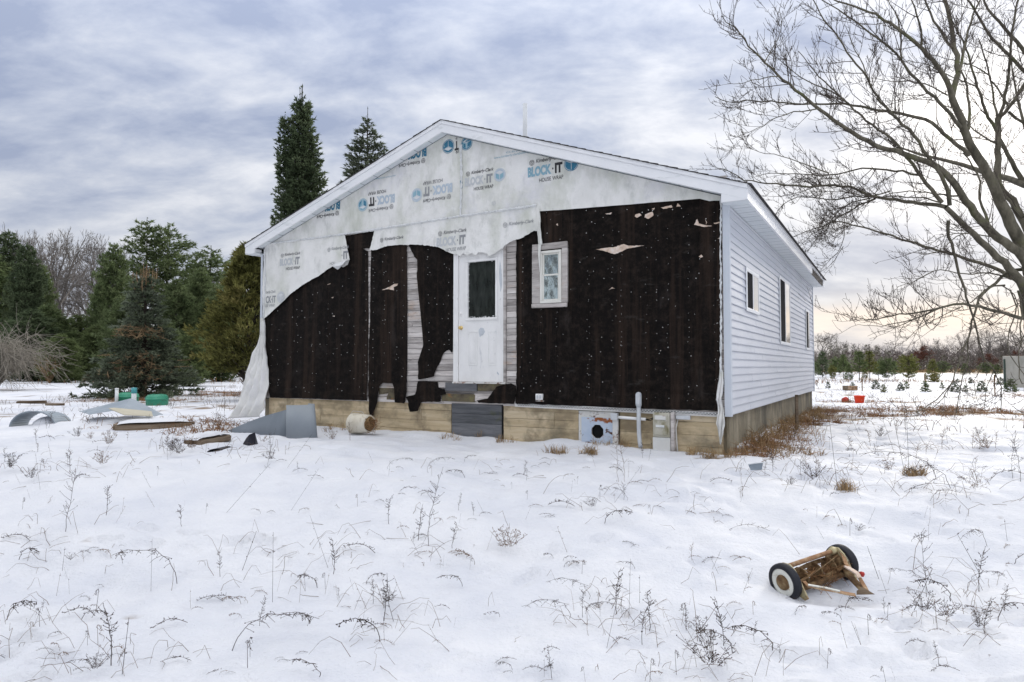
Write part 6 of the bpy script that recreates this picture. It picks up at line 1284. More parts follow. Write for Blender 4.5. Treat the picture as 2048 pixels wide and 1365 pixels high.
# curled sheet metal by the wall
def tri_sheet(name, label, cat, pts, m, th=.004, grid=None):
    q = pts[0]; e = obj_at(name, q, label, cat); V = [p-q for p in pts]; o = mk('sheet', V, [list(range(len(V)))], m, e); s = o.modifiers.new('thickness', 'SOLIDIFY'); s.thickness = th; return e
q0 = gp(600, 876); e = obj_at('metal_sheet', q0, 'curled blue-grey sheet metal standing on the snow before the tan foundation', 'sheet metal')
zt_ = at(600, 811, q0.y).z-q0.z; V = []; n = 22
for i in range(n+1):
    a = math.pi*(.98-1.35*i/n); rx, ry = .215, .11
    for j, h in ((0, -.05), (1, zt_)): V.append((math.cos(a)*rx*(1.12 if j == 0 else 1)+(.03 if j == 0 else -.015), -math.sin(a)*ry+.05+(-.05 if j == 0 else 0), h+(.05*(i/n) if j else 0)*.4))
m_sheet2 = mat('pale_blue_grey_sheet_metal', [(.23, .26, .29), (.29, .32, .345)], 2, .45, .05, 40, over=[(5, .62, .8, (.38, .40, .42), (1, 1, 1))])
o = mk('curled_sheet', V, [[2*i, 2*i+2, 2*i+3, 2*i+1] for i in range(n)], m_sheet2, e, True); s = o.modifiers.new('thickness', 'SOLIDIFY'); s.thickness = .004
A1 = [gp(452, 858)-q0, gp(456, 862)-q0+Vector((0, 0, .0)), at(579, 819, q0.y+.12)-q0, at(579, 878, q0.y+.04)-q0, at(545, 876, q0.y-.05)-q0]
V = []; top = [Vector((A1[1].x+(A1[2].x-A1[1].x)*t, A1[1].y+(A1[2].y-A1[1].y)*t, A1[1].z+(A1[2].z-A1[1].z)*t+.03*math.sin(t*3))) for t in np.linspace(0, 1, 10)]
for k, t_ in enumerate(top): b_ = Vector((t_.x+.0, t_.y-.06-.10*(k/9), min(t_.z, A1[3].z)-.12)); V += [t_, b_]
o = mk('flat_tail', V, [[2*i, 2*i+2, 2*i+3, 2*i+1] for i in range(9)], m_sheet, e, True); s = o.modifiers.new('thickness', 'SOLIDIFY'); s.thickness = .004
# grey peaked metal roofing sheet and tan panel under it
c = gp(262, 836); c.z -= .05; e = obj_at('roofing_sheet', c, 'bent grey-blue ribbed metal sheet peaking over the snow in front of the green lids', 'sheet metal')
D0 = c.y; ridge = at(264, 797, D0+.5)-c; l1 = at(158, 824, D0+.1)-c; r1 = at(326, 830, D0+.2)-c; l2 = at(178, 830, D0-.35)-c; r2 = at(298, 836, D0-.1)-c; mid = at(250, 818, D0-.15)-c
V = []; n = 12
for i in range(n+1):
    t = i/n
    a = l1.lerp(ridge, t/.6) if t < .6 else ridge.lerp(r1, (t-.6)/.4); b_ = l2.lerp(mid, t/.6) if t < .6 else mid.lerp(r2, (t-.6)/.4)
    for j in range(5): p_ = a.lerp(b_, j/4); V.append((p_.x, p_.y, p_.z+(.012 if j % 2 else 0)))
o = mk('sheet', V, [[5*i+j, 5*i+5+j, 5*i+6+j, 5*i+1+j] for i in range(n) for j in range(4)], m_ssheet, e); s = o.modifiers.new('thickness', 'SOLIDIFY'); s.thickness = .006
V = [at(217, 818, D0-.4)-c, at(228, 817, D0-.25)-c, at(303, 824, D0-.1)-c, at(306, 834, D0-.35)-c, at(248, 831, D0-.6)-c]
o = mk('tan_panel', V, [[0, 1, 2, 3, 4]], mat('tan_panel', [(.40, .37, .28), (.50, .47, .38)], 4, .8, .2), e); s = o.modifiers.new('thickness', 'SOLIDIFY'); s.thickness = .012
# corrugated window-well half buried at the far left
c = gp(66, 852); e = obj_at('window_well', c, 'half buried corrugated metal window well at the left edge of the snow', 'window well'); k = c.y/F
V = []; n = 60
for i in range(n+1):
    a = math.pi*i/n; r = 1+.012*math.sin(i*2.1)
    for j, yy_ in ((0, 0), (1, .45)): V.append((-math.cos(a)*46*k*r, yy_, math.sin(a)*33*k*r*(1 if j == 0 else .9)-.05))
o = mk('arch', V, [[2*i, 2*i+2, 2*i+3, 2*i+1] for i in range(n)], m_ssheet, e); s = o.modifiers.new('thickness', 'SOLIDIFY'); s.thickness = .006
MB().tube([(-math.cos(math.pi*i/20)*46*k, -.005, math.sin(math.pi*i/20)*33*k-.05) for i in range(21)], .014, 6).out('rim_flange', m_ssheet, e)
mb = MB().lathe([(0, .10), (.14, .07), (.24, .0), (.3, -.12)], (.12, .25, .05), (0, 0, 1), 20); mb.out('snow_cap', m_snow2, e, True)
# snow-covered boards
def snow_board(pl, pr, depthadd, th, label, seed, lumber=4):
    a, b_ = gp(*pl), gp(*pr); d = b_-a; L_ = d.length; e = empty('board_stack', a, math.atan2(d.y, d.x), label, 'boards'); q = random.Random(seed); e.location.z += .03
    for i in range(lumber): o = MB().box((q.uniform(-.05, .05), i*depthadd/lumber, -.06), (L_+q.uniform(-.1, .05), (i+.9)*depthadd/lumber, th), .006).out('board', m_wood, e)
    MB().box((.0, -.05, -.06), (L_*.98, -.012, th*.7), .006).out('edge_board', m_wood, e)
    V = []; nx, ny = 30, 8
    for i in range(nx+1):
        for j in range(ny+1):
            u, v = i/nx, j/ny; ed = min(1, 6*u, 6*(1-u))*min(1, 4*v+.15, 5*(1-v)); V.append((L_*(u*.94+.02)+.02*float(vnoise(v*5, u*9, 3)), -.02+v*(depthadd+.05)+.03*float(vnoise(u*8, 1, 4)), th-.004+.07*ed**.5+.02*float(vnoise(u*7, v*4, seed))*ed))
    mk('snow_cap', V, [[i*(ny+1)+j, (i+1)*(ny+1)+j, (i+1)*(ny+1)+j+1, i*(ny+1)+j+1] for i in range(nx) for j in range(ny)], m_snow2, e, True)
snow_board((230, 862), (386, 850), .9, .06, 'snow-covered broken lumber frame lying in front of the grey roofing sheet', 1)
snow_board((392, 890), (457, 882), .22, .03, 'small snow-covered board left of the black plastic pieces', 2, 3)
for (pa, pb, lab) in [((32, 807), (90, 806), 'bare brown plank lying on the far snow at the left'), ((90, 812), (128, 812), 'thin dark stick of lumber lying right of the far brown plank')]:
    a, b_ = gp(*pa), gp(*pb); d = b_-a; e = empty('plank', a, math.atan2(d.y, d.x), lab, 'plank'); MB().box((0, 0, -.02), (d.length, .28 if pa[0] == 32 else .08, .05), .01).out('board', m_wood, e)
# black plastic pieces
c = gp(499, 890); e = obj_at('plastic_cone', c, 'upright glossy black plastic scrap shaped like a folded cone', 'plastic scrap'); k = c.y/F
MB().add([Vector(v)*k for v in [(-17, 0, -6), (14, -4, -8), (13, 14, -6), (8, 6, 23), (3, -10, 20), (-8, 3, 12), (-16, 12, -5), (2, -14, -6)]], [[0, 7, 4, 5], [7, 1, 4], [1, 3, 4], [1, 2, 3], [5, 4, 3], [0, 5, 6], [5, 3, 2, 6], [0, 6, 2, 1, 7]]).out('shell', m_blackp, e)
c = gp(431, 904); e = obj_at('plastic_scrap', c, 'low curved black plastic scrap beside the small snow-covered board', 'plastic scrap'); k = c.y/F; V = []
for i in range(13):
    a = math.pi*i/12
    for j in range(3): V.append((-math.cos(a)*18*k*(1-.1*j)+j*6*k, j*.09, math.sin(a)*(9+1*j)*k-.02))
o = mk('shell', V, [[3*i+j, 3*i+3+j, 3*i+4+j, 3*i+1+j] for i in range(12) for j in range(2)], m_blackp, e, True); s = o.modifiers.new('thickness', 'SOLIDIFY'); s.thickness = .006
# green lids and white pipes of the septic system
for px, wd, lab in ((256, 20, 'round green septic lid behind the grey roofing sheet, under the left of the spruce'), (314, 21.5, 'larger visible round green septic lid under the right of the spruce')):
    c = gp(px, 810 if px > 300 else 805); k = c.y/F; r = wd*k; e = obj_at('septic_lid', c, lab, 'lid', 'green septic lids')
    MB().lathe([(0, .30), (r*.55, .29), (r*.82, .265), (r*.93, .225), (r*.95, .18), (r, .178), (r, .150), (r*.94, .148), (r*.93, -.05)], (0, 0, 0), (0, 0, 1), 36).out('dome', m_green, e, True)
    for j in range(12): a = j*.5236; MB().tube([(math.cos(a)*r*.3, math.sin(a)*r*.3, .298), (math.cos(a)*r*.7, math.sin(a)*r*.7, .282), (math.cos(a)*r*.94, math.sin(a)*r*.94, .22)], .008, 5).out('rib', m_green, e)
for px, top, w_, lab, capm in ((233, 777, 3.2, 'thin open white pipe left of the green lids', m_pvc), (267.5, 776, 4.6, 'thicker white pipe with a teal cap between the green lids', m_teal)):
    c = gp(px, 812 if px > 250 else 806); k = c.y/F; h = at(px, top, c.y).z-c.z; e = obj_at('vent_pipe', c, lab, 'pipe'); MB().tube([(0, 0, -.1), (0, 0, h-.02)], w_*k, 16).out('pipe', m_pvc, e, True)
    MB().lathe([(w_*k*1.02, -.16 if px > 250 else -.03), (w_*k*1.15, -.155 if px > 250 else -.03), (w_*k*1.15, .0), (0, .01)], (0, 0, h), (0, 0, 1), 16).out('cap', capm, e, True)
# wooden stake at the side wall, black gutter scrap, crate, orange buckets, stakes, slab
c = gp(1594, 858); h = at(1594, 790, c.y).z-c.z; e = obj_at('wooden_stake', c, 'weathered wooden stake standing in the dead grass beside the siding', 'stake'); bevel(MB().box((-.022, -.022, -.2), (.022, .022, h), .003).out('post', m_wood, e), .004)
c = gp(1512, 941); k = c.y/F; e = obj_at('gutter_scrap', c, 'short dark piece of metal gutter sticking out of the snow near the house corner', 'scrap')
MB().add([Vector(v)*k for v in [(-16, -2, 11), (15, 2, 14), (13, 8, 9), (-6, 8, 8), (-10, -4, -4), (12, 2, -2)]], [[0, 1, 2, 3], [0, 4, 5, 1], [1, 5, 2], [3, 2, 5, 4], [0, 3, 4]]).out('trough', m_ssheet, e)
MB().tube([Vector((-16, -2, 11.5))*k, Vector((0, -1, 14))*k, Vector((16, 2, 14.5))*k], .006, 6).out('lip', m_galv, e)
c = gp(1705, 782); k = c.y/F; e = obj_at('wooden_crate', c, 'low wooden crate standing in the snow in front of the young pines', 'crate')
for i in range(3): MB().box((-9.5*k, -.02, i*3.1*k+.01), (9.5*k, .02, (i*3.1+2.7)*k), .003).out('slat', m_rusto, e); MB().box((-9.5*k, .42, i*3.1*k+.01), (9.5*k, .45, (i*3.1+2.7)*k), .003).out('slat', m_wood, e)
for sx in (-1, 1): MB().box((sx*9.5*k-.012, -.02, 0), (sx*9.5*k+.012, .45, 8.9*k), .003).out('end_panel', m_wood, e)
c = gp(1719, 806); k = c.y/F; e = obj_at('orange_bucket', c, 'bright orange bucket standing upright in the snow past the house', 'bucket')
MB().lathe([(0, .01), (.11, .0), (.125, .02), (.15, .20), (.165, .203), (.165, .225), (.152, .226), (.14, .21), (.11, .03), (0, .03)], (0, 0, -.01), (0, 0, 1), 28).out('bucket_shell', m_orange, e, True); MB().tube([(-.15, 0, .2), (-.1, -.08, .12), (0, -.14, .08), (.1, -.08, .12), (.15, 0, .2)], .004, 5).out('bail_handle', m_galv, e)
c = gp(1689, 805); e = obj_at('red_bucket', c, 'tipped over red bucket end left of the orange bucket', 'bucket')
MB().lathe([(0, -.01), (.075, -.01), (.085, 0), (.095, .11), (.10, .112), (.10, .125), (.09, .127)], (-.02, 0, .05), (.75, .45, .1), 26).out('bucket_shell', m_redp, e, True)
for px, base, top, lab in [(1724.5, 783, 755, 'thin dark metal stake left of the planted firs'), (1850, 778, 748, 'metal stake standing behind the staked fir'), (1990, 792, 750, 'tall dark metal stake right of the full fir'), (1634, 773, 760, 'short dark stake just past the house end'), (1652, 760, 745, 'pale stake in the distance past the house end')]:
    c = gp(px, base); h = at(px, top, c.y).z-c.z; e = obj_at('metal_stake', c, lab, 'stake', 'stakes in the field'); MB().tube([(0, 0, -.1), (0, 0, h)], .022, 6).out('rod', m_rust, e); MB().box((-.035, -.004, h*.7), (.035, .004, h*.9)).out('tag_plate', m_rust, e)
c = gp(2012, 775); k = c.y/F; e = obj_at('concrete_slab', c, 'upright grey concrete slab wall at the right edge of the field', 'wall')
MB().box((0, 0, -.2), (3.4, .25, 62*k), .02).out('slab', m_concp, e); MB().box((-.05, -.03, -.2), (-.002, .10, 56*k), .003).out('edge_post', m_dkgreen, e); e.rotation_euler = (0, 0, -.25)
# ------------------------------------------------------------------ dead grass
def grass(name, pts, per, L, rad, m, seed=1, flat=.5, w=.0016):
    rg = np.random.default_rng(seed); ln = []
    for (x, y) in pts:
        for i in range(per):
            a = rg.uniform(0, 6.28); p = np.array([x+rg.normal(0, rad), y+rg.normal(0, rad), 0.]); p[2] = gz(p[0], p[1])-.01; l = L*rg.uniform(.5, 1.2); f = rg.uniform(0, 1)*flat+.1; d = np.array([math.cos(a)*f, math.sin(a)*f, 1-f*.85]); q = p+d*l*.55; e_ = q+(d+np.array([math.cos(a)*.5*flat, math.sin(a)*.5*flat, -.75*flat]))*l*.45
            e_[2] = max(e_[2], p[2]+.01); ln.append((np.stack([p, q, e_]), np.array([w, w*.8, w*.3])*rg.uniform(.7, 1.6)))
    return tag(np_mesh(name, *tubes(ln, 3), m), kind='stuff')
rg = np.random.default_rng(12)
P1 = []
for _ in range(80): lx_, ly_ = abs(rg.normal(.18, .26))+.05, 10.5*rg.uniform(0, 1)**1.7-.1; P1.append(w2(lx_, ly_))
for _ in range(25): P1.append(w2(rg.uniform(.1, .8), rg.uniform(.4, 3)))
grass('dead_grass', P1, 11, .26, .07, m_grassr, 2, .85, .0026); grass('dead_grass', [w2(abs(rg.normal(0, .25))+.06, rg.uniform(-.1, 10)) for _ in range(110)], 10, .34, .06, m_grass, 3, .6, .0024)
Pf = []
for px, py, n, sx in [(1430, 912, 10, .2), (1120, 908, 7, .07), (1180, 908, 8, .07), (1830, 952, 9, .07), (1690, 982, 7, .04), (1560, 905, 8, .3), (1395, 912, 4, .2), (1000, 884, 4, .1), (930, 878, 5, .15), (650, 862, 4, .2), (1245, 893, 5, .15)]:
    c = gp(px, py); Pf += [(c.x+rg.normal(0, sx), c.y+rg.normal(0, sx*.6)) for _ in range(n)]
grass('dead_grass', Pf, 16, .17, .03, m_grass, 4, .45, .0022)
Pd = []
for px, py, n, sx in [(480, 792, 90, 1.5), (440, 786, 60, 1.6), (285, 802, 50, 1.3), (1700, 832, 50, 1.2), (1850, 824, 70, 1.6), (1985, 827, 90, 1.4), (1720, 805, 30, .8), (1640, 822, 40, .8), (1770, 815, 40, 1.2), (2030, 793, 40, 1.0), (1790, 762, 60, 5), (400, 848, 25, .5), (440, 862, 25, .4), (300, 855, 10, .4), (1620, 845, 40, .5)]:
    c = gp(px, py); Pd += [(c.x+rg.normal(0, sx), c.y+rg.normal(0, sx*.35)) for _ in range(n)]
grass('dead_grass', Pd, 9, .22, .10, m_grassr, 5, .85, .004)
Ps = [(rg.uniform(-16, -3), rg.uniform(12, 40)) for _ in range(420)]+[(rg.uniform(6.5, 24), rg.uniform(10, 40)) for _ in range(620)]
grass('field_stubble', Ps, 4, .26, .15, m_weedr, 6, .5, .0035)
Ps = [(x, y) for x, y in ((rg.uniform(-30, 45), rg.uniform(40, 130)) for _ in range(1500)) if abs(x/y) < .9]
grass('field_stubble', Ps, 4, .5, .4, m_grassr, 7, .4, .012)
Pt = [(x, y) for x, y in ((rg.uniform(18, 110), rg.uniform(120, 150)) for _ in range(900))]
grass('field_stubble', Pt, 6, .8, .8, m_grass, 8, .3, .03)
ln = []
rg = np.random.default_rng(33)
for cx, cy, n, sx, sy in [(60, 1090, 40, 70, 40), (120, 945, 40, 90, 18), (560, 1120, 50, 90, 45), (250, 1330, 30, 120, 30), (1250, 1230, 60, 110, 50), (1440, 1320, 40, 80, 35), (1900, 1210, 70, 90, 45), (1880, 990, 80, 110, 30), (1620, 955, 60, 80, 22), (1850, 890, 60, 120, 20), (780, 1090, 30, 80, 35), (780, 1260, 30, 70, 40), (440, 905, 50, 90, 15), (1300, 1010, 30, 90, 25), (980, 950, 20, 160, 20), (60, 1260, 25, 60, 50)]:
    for _ in range(n):
        p = gp(cx+rg.normal(0, sx), min(1360, max(900, cy+rg.normal(0, sy)))); a = rg.uniform(0, 6.28); l = rg.uniform(.05, .26); n_ = 5; P = []
        h = rg.uniform(.15, .9)*l*(rg.uniform() < .75)+.012
        for k in range(n_): t = k/(n_-1); x, y = p.x+math.cos(a)*l*t+rg.normal(0, .006), p.y+math.sin(a)*l*t+rg.normal(0, .006); P.append((x, y, p.z+h*math.sin(min(3.0, t*rg.uniform(1.2, 3.1)))-.004))
        w = rg.uniform(.0010, .0019)*(p.y/4.5)**.6; ln.append((np.array(P), np.linspace(w, w*.5, n_)))
tag(np_mesh('matted_grass', *tubes(ln, 3), m_weedr), kind='stuff')
# ------------------------------------------------------------------ dead weeds standing in the snow, each its own object
def weed_mesh(kind, seed, thin=1.):
    rg = np.random.default_rng(seed); ln = []; dots = []
    def stem(P, r0, r1): P = np.array(P); ln.append((P, np.linspace(r0, r1, len(P))))
    def side(P, n, l, up, t0=.3, heads=.6):
        P = np.array(P); m = len(P)
        for i in range(n):
            t = rg.uniform(t0, 1)*(m-1); q = np.array([np.interp(t, np.arange(m), P[:, c]) for c in range(3)]); a = rg.uniform(0, 6.28); ll = l*rg.uniform(.4, 1.1); d = np.array([math.cos(a), math.sin(a)*.8, up+rg.normal(0, .25)]); e1 = q+d*ll*.6+rg.normal(0, .05, 3)*ll; e2 = e1+(d+[0, 0, .25*(1 if up > 0 else -1)])*ll*.4
            ln.append((np.stack([q, e1, e2]), np.array([.0085, .0072, .0055])))
            if rg.uniform() < heads: dots.append((e2, rg.uniform(.013, .022)))
            if rg.uniform() < .5: e3 = e1+rg.normal(0, .3, 3)*ll; ln.append((np.stack([e1, e3]), np.array([.0072, .0052]))); dots.append((e3, rg.uniform(.012, .018))) if rg.uniform() < heads else None
    lean = rg.normal(0, .12)
    if kind == 'upright':
        P = [[lean*t*t+rg.normal(0, .008), rg.normal(0, .008), t] for t in np.linspace(-.1, 1, 9)]; stem(P, .014, .007); side(P, 22, .18, .55); 
    elif kind == 'arched':
        s = rg.choice([-1, 1]); P = [[s*1.0*(1-math.cos(t*2.2))*.52+rg.normal(0, .014), rg.normal(0, .02), math.sin(t*2.2)*.42+rg.normal(0, .012)] for t in np.linspace(-.05, 1, 12)]; stem(P, .013, .007); side(P, 26, .14, -.35, .30, .45)
    elif kind == 'stick':
        P = [[lean*3*t, .2*lean*t, t] for t in np.linspace(-.1, 1, 4)]; stem(P, .009, .006); side(P, 3, .06, .3)
    elif kind == 'bush':
        for k in range(9):
            a = rg.uniform(0, 6.28); f = rg.uniform(.15, .75); P = [[math.cos(a)*f*t**1.3, math.sin(a)*f*t**1.3, t*(1.05-.5*f)-.1*t*t*f] for t in np.linspace(-.1, 1, 6)]; stem(P, .010, .006); side(P, 9, .17, .35, .3, .8)
    elif kind == 'flat':
        s = rg.choice([-1, 1]); P = [[s*t, .12*math.sin(t*3), .03+.16*math.sin(t*3.0)] for t in np.linspace(0, 1, 9)]; stem(P, .012, .007); side(P, 22, .13, .12, .1, .5)
    elif kind == 'hook':
        s = rg.choice([-1, 1]); P = [[s*(.04*t+.30*max(0, t-.6)**1.0), 0, min(t, .75)*1.2-max(0, t-.72)*1.3] for t in np.linspace(-.1, 1, 12)]; stem(P, .013, .008); side(P, 12, .10, -.5, .6, .5)
    ln = [(p, r*thin*.80) for p, r in ln]; dots = [(c, r*thin*.80) for c, r in dots]
    V, Fa = tubes(ln, 3)
    # seed heads: small octahedra, part of the plant
    DV, DF = [], []
    for c, r in dots:
        k = len(DV); 
        for v in ((1, 0, 0), (-1, 0, 0), (0, 1, 0), (0, -1, 0), (0, 0, 1.6), (0, 0, -1.3)): DV.append(c+np.array(v)*r)
        DF += [[k, k+2, k+4, k+4], [k+2, k+1, k+4, k+4], [k+1, k+3, k+4, k+4], [k+3, k, k+4, k+4], [k+2, k, k+5, k+5], [k+1, k+2, k+5, k+5], [k+3, k+1, k+5, k+5], [k, k+3, k+5, k+5]]
    me = bpy.data.meshes.new('dead_weed'); vs = [tuple(v) for v in V]+[tuple(v) for v in DV]; n = len(V); fs = [tuple(f) for f in Fa]+[tuple(dict.fromkeys(i+n for i in f)) for f in DF]
    me.from_pydata(vs, [], fs); me.update(); return me
WM = {k: [weed_mesh(k, 100+20*i+j) for j in range(n)]+[weed_mesh(k, 110+20*i+j, .45) for j in range(n)] for i, (k, n) in enumerate([('upright', 6), ('arched', 6), ('stick', 3), ('bush', 5), ('flat', 6), ('hook', 4)])}
for k in WM:
    for me in WM[k]: me.materials.append(m_weed)
WMT = {k: [me.copy() for me in WM[k]] for k in WM}
for k in WMT:
    for me in WMT[k]: me.materials.clear(); me.materials.append(m_weedr)
KN = {'upright': 'upright seed-headed dead weed', 'arched': 'arching dead weed stem', 'stick': 'straight bare weed stalk', 'bush': 'bushy seed-headed dead weed', 'flat': 'dead weed stem lying nearly flat', 'hook': 'hook-topped drooping dead weed'}
def place(px, py):
    v = 'nearest the viewer' if py > 1180 else 'mid yard' if py > 1040 else 'far yard' if py > 930 else 'near the house foot' if 500 < px < 1500 else 'beyond the yard'
    return v+', '+['at the left edge', 'left of centre', 'below the door', 'right of centre', 'near the mower', 'at the right edge'][max(0, min(5, int(px/342)))]
nw = 0
JOIN = []
def weed(kind, px, py, hp, tan=False, fl=False, var=None, special=None):
    global nw
    p = gp(px, py); s = hp/F*p.y; me = (WMT if tan else WM)[kind]; q = rr.randrange(len(me)) if var is None else var; q = q % (len(me)//2)+(len(me)//2 if s > .30 else 0)
    o = bpy.data.objects.new('dead_weed', me[q]); COL.objects.link(o); o.location = p; o.scale = (s*(-1 if fl else 1), s, s) if kind not in ('arched', 'flat') else (s*(-1 if fl else 1), s, s*rr.uniform(.7, 1.1)); o.rotation_euler = (rr.uniform(-.1, .1), rr.uniform(-.12, .12), rr.uniform(-.5, .5))
    if nw >= 295:
        JOIN.append((me[q], Matrix.LocRotScale(o.location, o.rotation_euler, o.scale), tan)); bpy.data.objects.remove(o); return
    if special: tag(o, special, 'weed')
    else: tag(o, ('tan ' if tan else 'dark ')+KN[kind]+', '+place(px, py), 'weed', 'dead weeds poking out of the snow')
    WEEDPITS.append((p.x, p.y, .035+.03*rr.random(), .022)); nw += 1
for a in [  # kind, base px, py, size px
    ('upright', 131, 1062, 110), ('upright', 213, 1030, 50), ('flat', 60, 1085, 60), ('arched', 40, 1120, 60), ('upright', 440, 1152, 45), ('arched', 355, 1165, 150), ('stick', 302, 1180, 95), ('stick', 457, 1022, 95), ('upright', 362, 1052, 38), ('hook', 412, 1028, 22), ('stick', 486, 1138, 70), ('flat', 190, 1235, 70), ('arched', 165, 1238, 62),
    ('stick', 245, 1345, 100), ('upright', 222, 1325, 95), ('arched', 465, 1300, 190), ('flat', 320, 1327, 60), ('flat', 375, 1250, 60), ('bush', 190, 1350, 45), ('hook', 500, 1310, 40), ('arched', 620, 1245, 70), ('upright', 520, 1248, 50), ('stick', 655, 1135, 100), ('upright', 668, 1145, 60), ('arched', 635, 1175, 62), ('stick', 545, 1200, 130), ('stick', 585, 1018, 75),
    ('hook', 495, 1330, 60), ('arched', 640, 1355, 80), ('flat', 470, 1205, 55), ('upright', 85, 1222, 20), ('arched', 15, 1238, 80), ('flat', 10, 1320, 50), ('bush', 140, 1128, 20), ('flat', 155, 1110, 30), ('stick', 80, 977, 70), ('upright', 140, 945, 40), ('bush', 205, 935, 35, True), ('bush', 60, 965, 30), ('flat', 180, 955, 40), ('bush', 20, 945, 40),
    ('upright', 857, 1088, 130), ('upright', 837, 1078, 58), ('flat', 750, 1110, 70), ('bush', 1012, 1110, 62, True), ('upright', 904, 1095, 45), ('upright', 777, 1045, 45), ('hook', 940, 1138, 24), ('arched', 925, 1172, 55), ('upright', 768, 1238, 75), ('bush', 780, 1215, 42), ('stick', 785, 1240, 70), ('arched', 760, 1280, 95), ('flat', 900, 1220, 30), ('arched', 1000, 1238, 40), ('stick', 728, 1268, 26),
    ('arched', 1180, 1200, 100), ('upright', 1232, 1222, 75), ('stick', 1244, 1232, 40), ('arched', 1140, 1238, 120), ('stick', 1215, 1292, 120), ('upright', 1284, 1285, 62), ('upright', 1300, 1258, 70), ('stick', 1258, 1228, 105), ('arched', 1268, 1250, 110), ('upright', 1165, 1232, 45), ('flat', 1120, 1305, 40), ('flat', 1260, 1285, 40), ('hook', 1372, 1256, 55), ('upright', 1372, 1262, 40), ('hook', 1300, 1362, 50), ('hook', 1170, 1362, 30), ('flat', 1045, 1343, 45),
    ('arched', 1270, 1138, 40), ('bush', 1185, 1020, 26), ('flat', 1150, 1015, 55), ('arched', 1255, 1000, 65), ('stick', 1232, 1003, 72), ('arched', 1210, 1045, 65), ('flat', 1330, 1020, 25), ('stick', 1052, 1040, 22), ('upright', 1236, 960, 75, True), ('upright', 1248, 962, 80, True), ('flat', 1100, 933, 26), ('arched', 930, 955, 45), ('arched', 775, 940, 60), ('arched', 855, 945, 62), ('stick', 745, 925, 20),
    ('flat', 1540, 1068, 85), ('stick', 1646, 1076, 24), ('hook', 1700, 1070, 36), ('bush', 1715, 1068, 22), ('upright', 1853, 1190, 118), ('stick', 1772, 1187, 42), ('stick', 1756, 1160, 62), ('arched', 1855, 1180, 90), ('upright', 1958, 1178, 70), ('arched', 1935, 1180, 92), ('bush', 1850, 1235, 55), ('bush', 1895, 1245, 50), ('upright', 1968, 1262, 62), ('bush', 1960, 1265, 45), ('arched', 1995, 1240, 80), ('flat', 1860, 1220, 75), ('arched', 1900, 1200, 85),
    ('stick', 1830, 1218, 80), ('stick', 1955, 1140, 70), ('upright', 2010, 1220, 45), ('stick', 2014, 1080, 40), ('arched', 1975, 1090, 90), ('arched', 1545, 1300, 100), ('upright', 1508, 1285, 35), ('flat', 1740, 1205, 60), ('arched', 1690, 1215, 55), ('hook', 1775, 1240, 35), ('hook', 1655, 1335, 42), ('upright', 1560, 1318, 26), ('bush', 1425, 1350, 85), ('arched', 1465, 1305, 90), ('upright', 1448, 1290, 80), ('bush', 1405, 1280, 45),
    ('upright', 1877, 1330, 40), ('flat', 1920, 1345, 60), ('hook', 1682, 1238, 18), ('flat', 1600, 1205, 25), ('flat', 1810, 1295, 45), ('stick', 1680, 1205, 20), ('arched', 2030, 1130, 60), ('stick', 1675, 980, 145), ('upright', 1616, 958, 62, True), ('upright', 1640, 975, 60, True), ('upright', 1602, 958, 70), ('bush', 1630, 968, 50), ('stick', 1810, 950, 130), ('stick', 1818, 950, 130), ('upright', 1832, 950, 60, True), ('stick', 1740, 912, 60), ('stick', 1756, 910, 48),
    ('arched', 1900, 975, 130), ('arched', 1870, 960, 150), ('flat', 1940, 985, 120), ('flat', 1980, 965, 110), ('bush', 1960, 990, 70, True), ('upright', 2025, 955, 80), ('upright', 2040, 960, 90), ('flat', 1860, 1005, 90), ('arched', 1905, 885, 50, True), ('flat', 1880, 895, 60, True), ('stick', 1895, 888, 30), ('bush', 1780, 950, 35, True), ('flat', 1560, 925, 50, True), ('upright', 1480, 952, 22), ('stick', 1492, 950, 20), ('upright', 1530, 950, 28), ('bush', 1580, 975, 24), ('upright', 1546, 942, 40),
    ('stick', 1298, 920, 35), ('upright', 1285, 915, 28), ('stick', 1388, 935, 18), ('flat', 1420, 965, 45), ('upright', 1413, 892, 55, True), ('upright', 1425, 888, 45, True), ('stick', 340, 895, 40), ('bush', 155, 880, 26), ('stick', 75, 862, 40), ('stick', 448, 862, 90), ('upright', 540, 905, 35), ('stick', 577, 935, 70), ('bush', 542, 925, 28), ('bush', 360, 915, 40), ('bush', 380, 905, 38, True), ('bush', 345, 910, 34), ('upright', 430, 865, 62), ('bush', 437, 858, 34, True), ('bush', 500, 860, 22, True), ('bush', 525, 888, 20, True),
    ('bush', 665, 885, 26, True), ('upright', 700, 880, 34, True), ('stick', 535, 930, 70), ('flat', 110, 880, 30), ('upright', 560, 820, 52, True), ('upright', 500, 835, 40), ('upright', 775, 800, 28, True), ('upright', 1812, 870, 60), ('upright', 1855, 860, 55), ('stick', 1788, 905, 90), ('bush', 1760, 880, 30), ('upright', 1700, 900, 25), ('flat', 1690, 870, 50), ('flat', 1750, 900, 60)]:
    weed(*a, fl=rr.random() < .5)
q = random.Random(11)
for _ in range(330):
    if _ % 3 == 0: cx_, cy_ = q.uniform(-40, 2090), 905+460*q.random()**1.2
    px, py = cx_+q.gauss(0, 26), min(1362, max(906, cy_+q.gauss(0, 12)))
    if 1520 < px < 1770 and 1060 < py < 1210: continue
    weed(q.choice(['flat', 'stick', 'flat', 'stick', 'flat', 'stick', 'hook', 'upright', 'arched']), px, py, q.uniform(10, 34)*(1 if py < 1100 else 1.5), q.random() < .4, q.random() < .5)
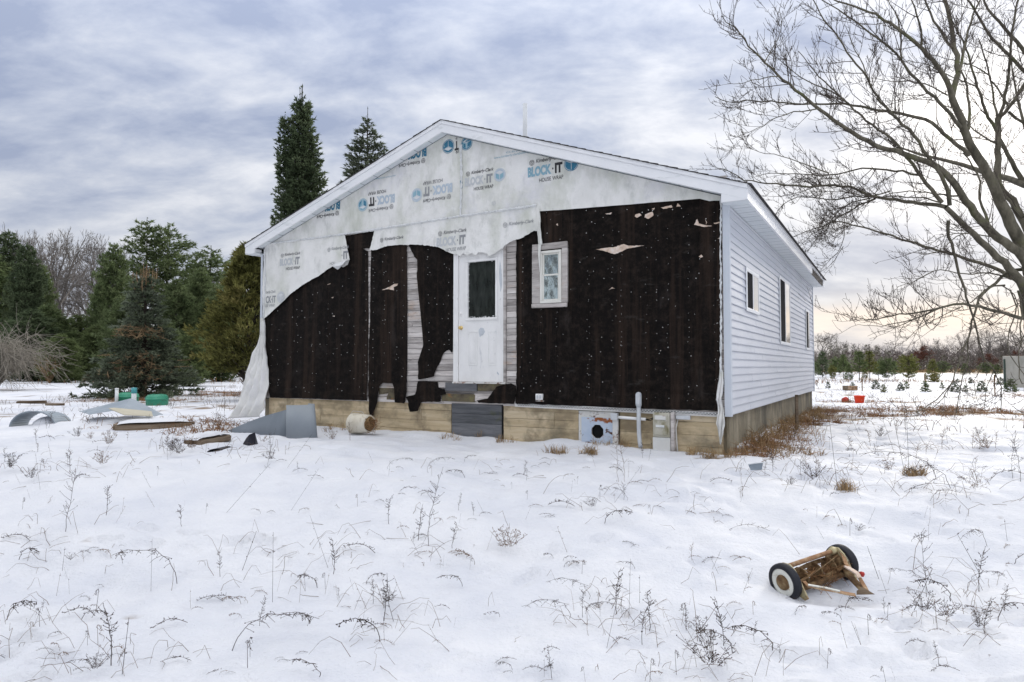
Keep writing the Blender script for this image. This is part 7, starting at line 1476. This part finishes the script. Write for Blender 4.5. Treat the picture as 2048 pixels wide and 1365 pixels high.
for _ in range(70):
    px, py = q.choice([q.uniform(0, 480), q.uniform(1560, 2040)]), q.uniform(800, 905); weed(q.choice(['upright', 'bush', 'stick', 'flat']), px, py, q.uniform(14, 38), q.random() < .5, q.random() < .5)
for tn in (False, True):
    VV, FF = [], []
    for me, M_, t_ in JOIN:
        if t_ != tn: continue
        k = len(VV); VV += [M_ @ v.co for v in me.vertices]; FF += [[i+k for i in p.vertices] for p in me.polygons]
    if VV: tag(mk('small_dead_weeds', VV, FF, m_weedr if tn else m_weed), kind='stuff')
# curved rod leaning on the foundation, and the dark branch on the wall foot
a = gp(800, 862); b_ = at(846, 790, a.y+.55); e = empty('bent_rod', a, 0, 'dark thin rod leaning from the snow up to the torn felt flap', 'rod'); v = b_-a
MB().tube([(0, 0, 0), tuple(v*.5+Vector((.01, 0, -.04))), tuple(v*.85), tuple(v*.97+Vector((.01, 0, .0))), tuple(v*.93+Vector((-.02, 0, .03)))], .009, 6).out('rod', m_rust, e)
rp = random.Random(9)
def trail(a, b, n, d=.06, sp=.10, ln_=.13, wd_=.055):
    a, b = gp(*a), gp(*b); an = math.atan2(b.y-a.y, b.x-a.x)
    for i in range(n):
        t = (i+rp.uniform(-.25, .25))/n; s_ = sp*(1 if i % 2 else -1); PRINTS.append((a.x+(b.x-a.x)*t-math.sin(an)*s_+rp.uniform(-.05, .05), a.y+(b.y-a.y)*t+math.cos(an)*s_+rp.uniform(-.05, .05), an+rp.uniform(-.4, .4), ln_*rp.uniform(.8, 1.15), wd_*rp.uniform(.8, 1.2), d*rp.uniform(.4, 1.1)))
trail((240, 1065), (620, 1105), 9); trail((1240, 1090), (900, 1170), 5, .04); trail((1560, 1350), (2060, 1215), 9, .07); trail((-20, 1280), (120, 1365), 5, .07); trail((1450, 1010), (1150, 905), 9, .035); trail((700, 1000), (1020, 985), 8, .03, .15); trail((2050, 1300), (1850, 1360), 6, .06, .2)
for _ in range(70):
    px, py = rp.uniform(-40, 2090), rp.uniform(915, 1360); c = gp(px, py); PRINTS.append((c.x, c.y, rp.uniform(0, 3), rp.uniform(.03, .12), rp.uniform(.025, .06), rp.uniform(.008, .03)))
build_ground()
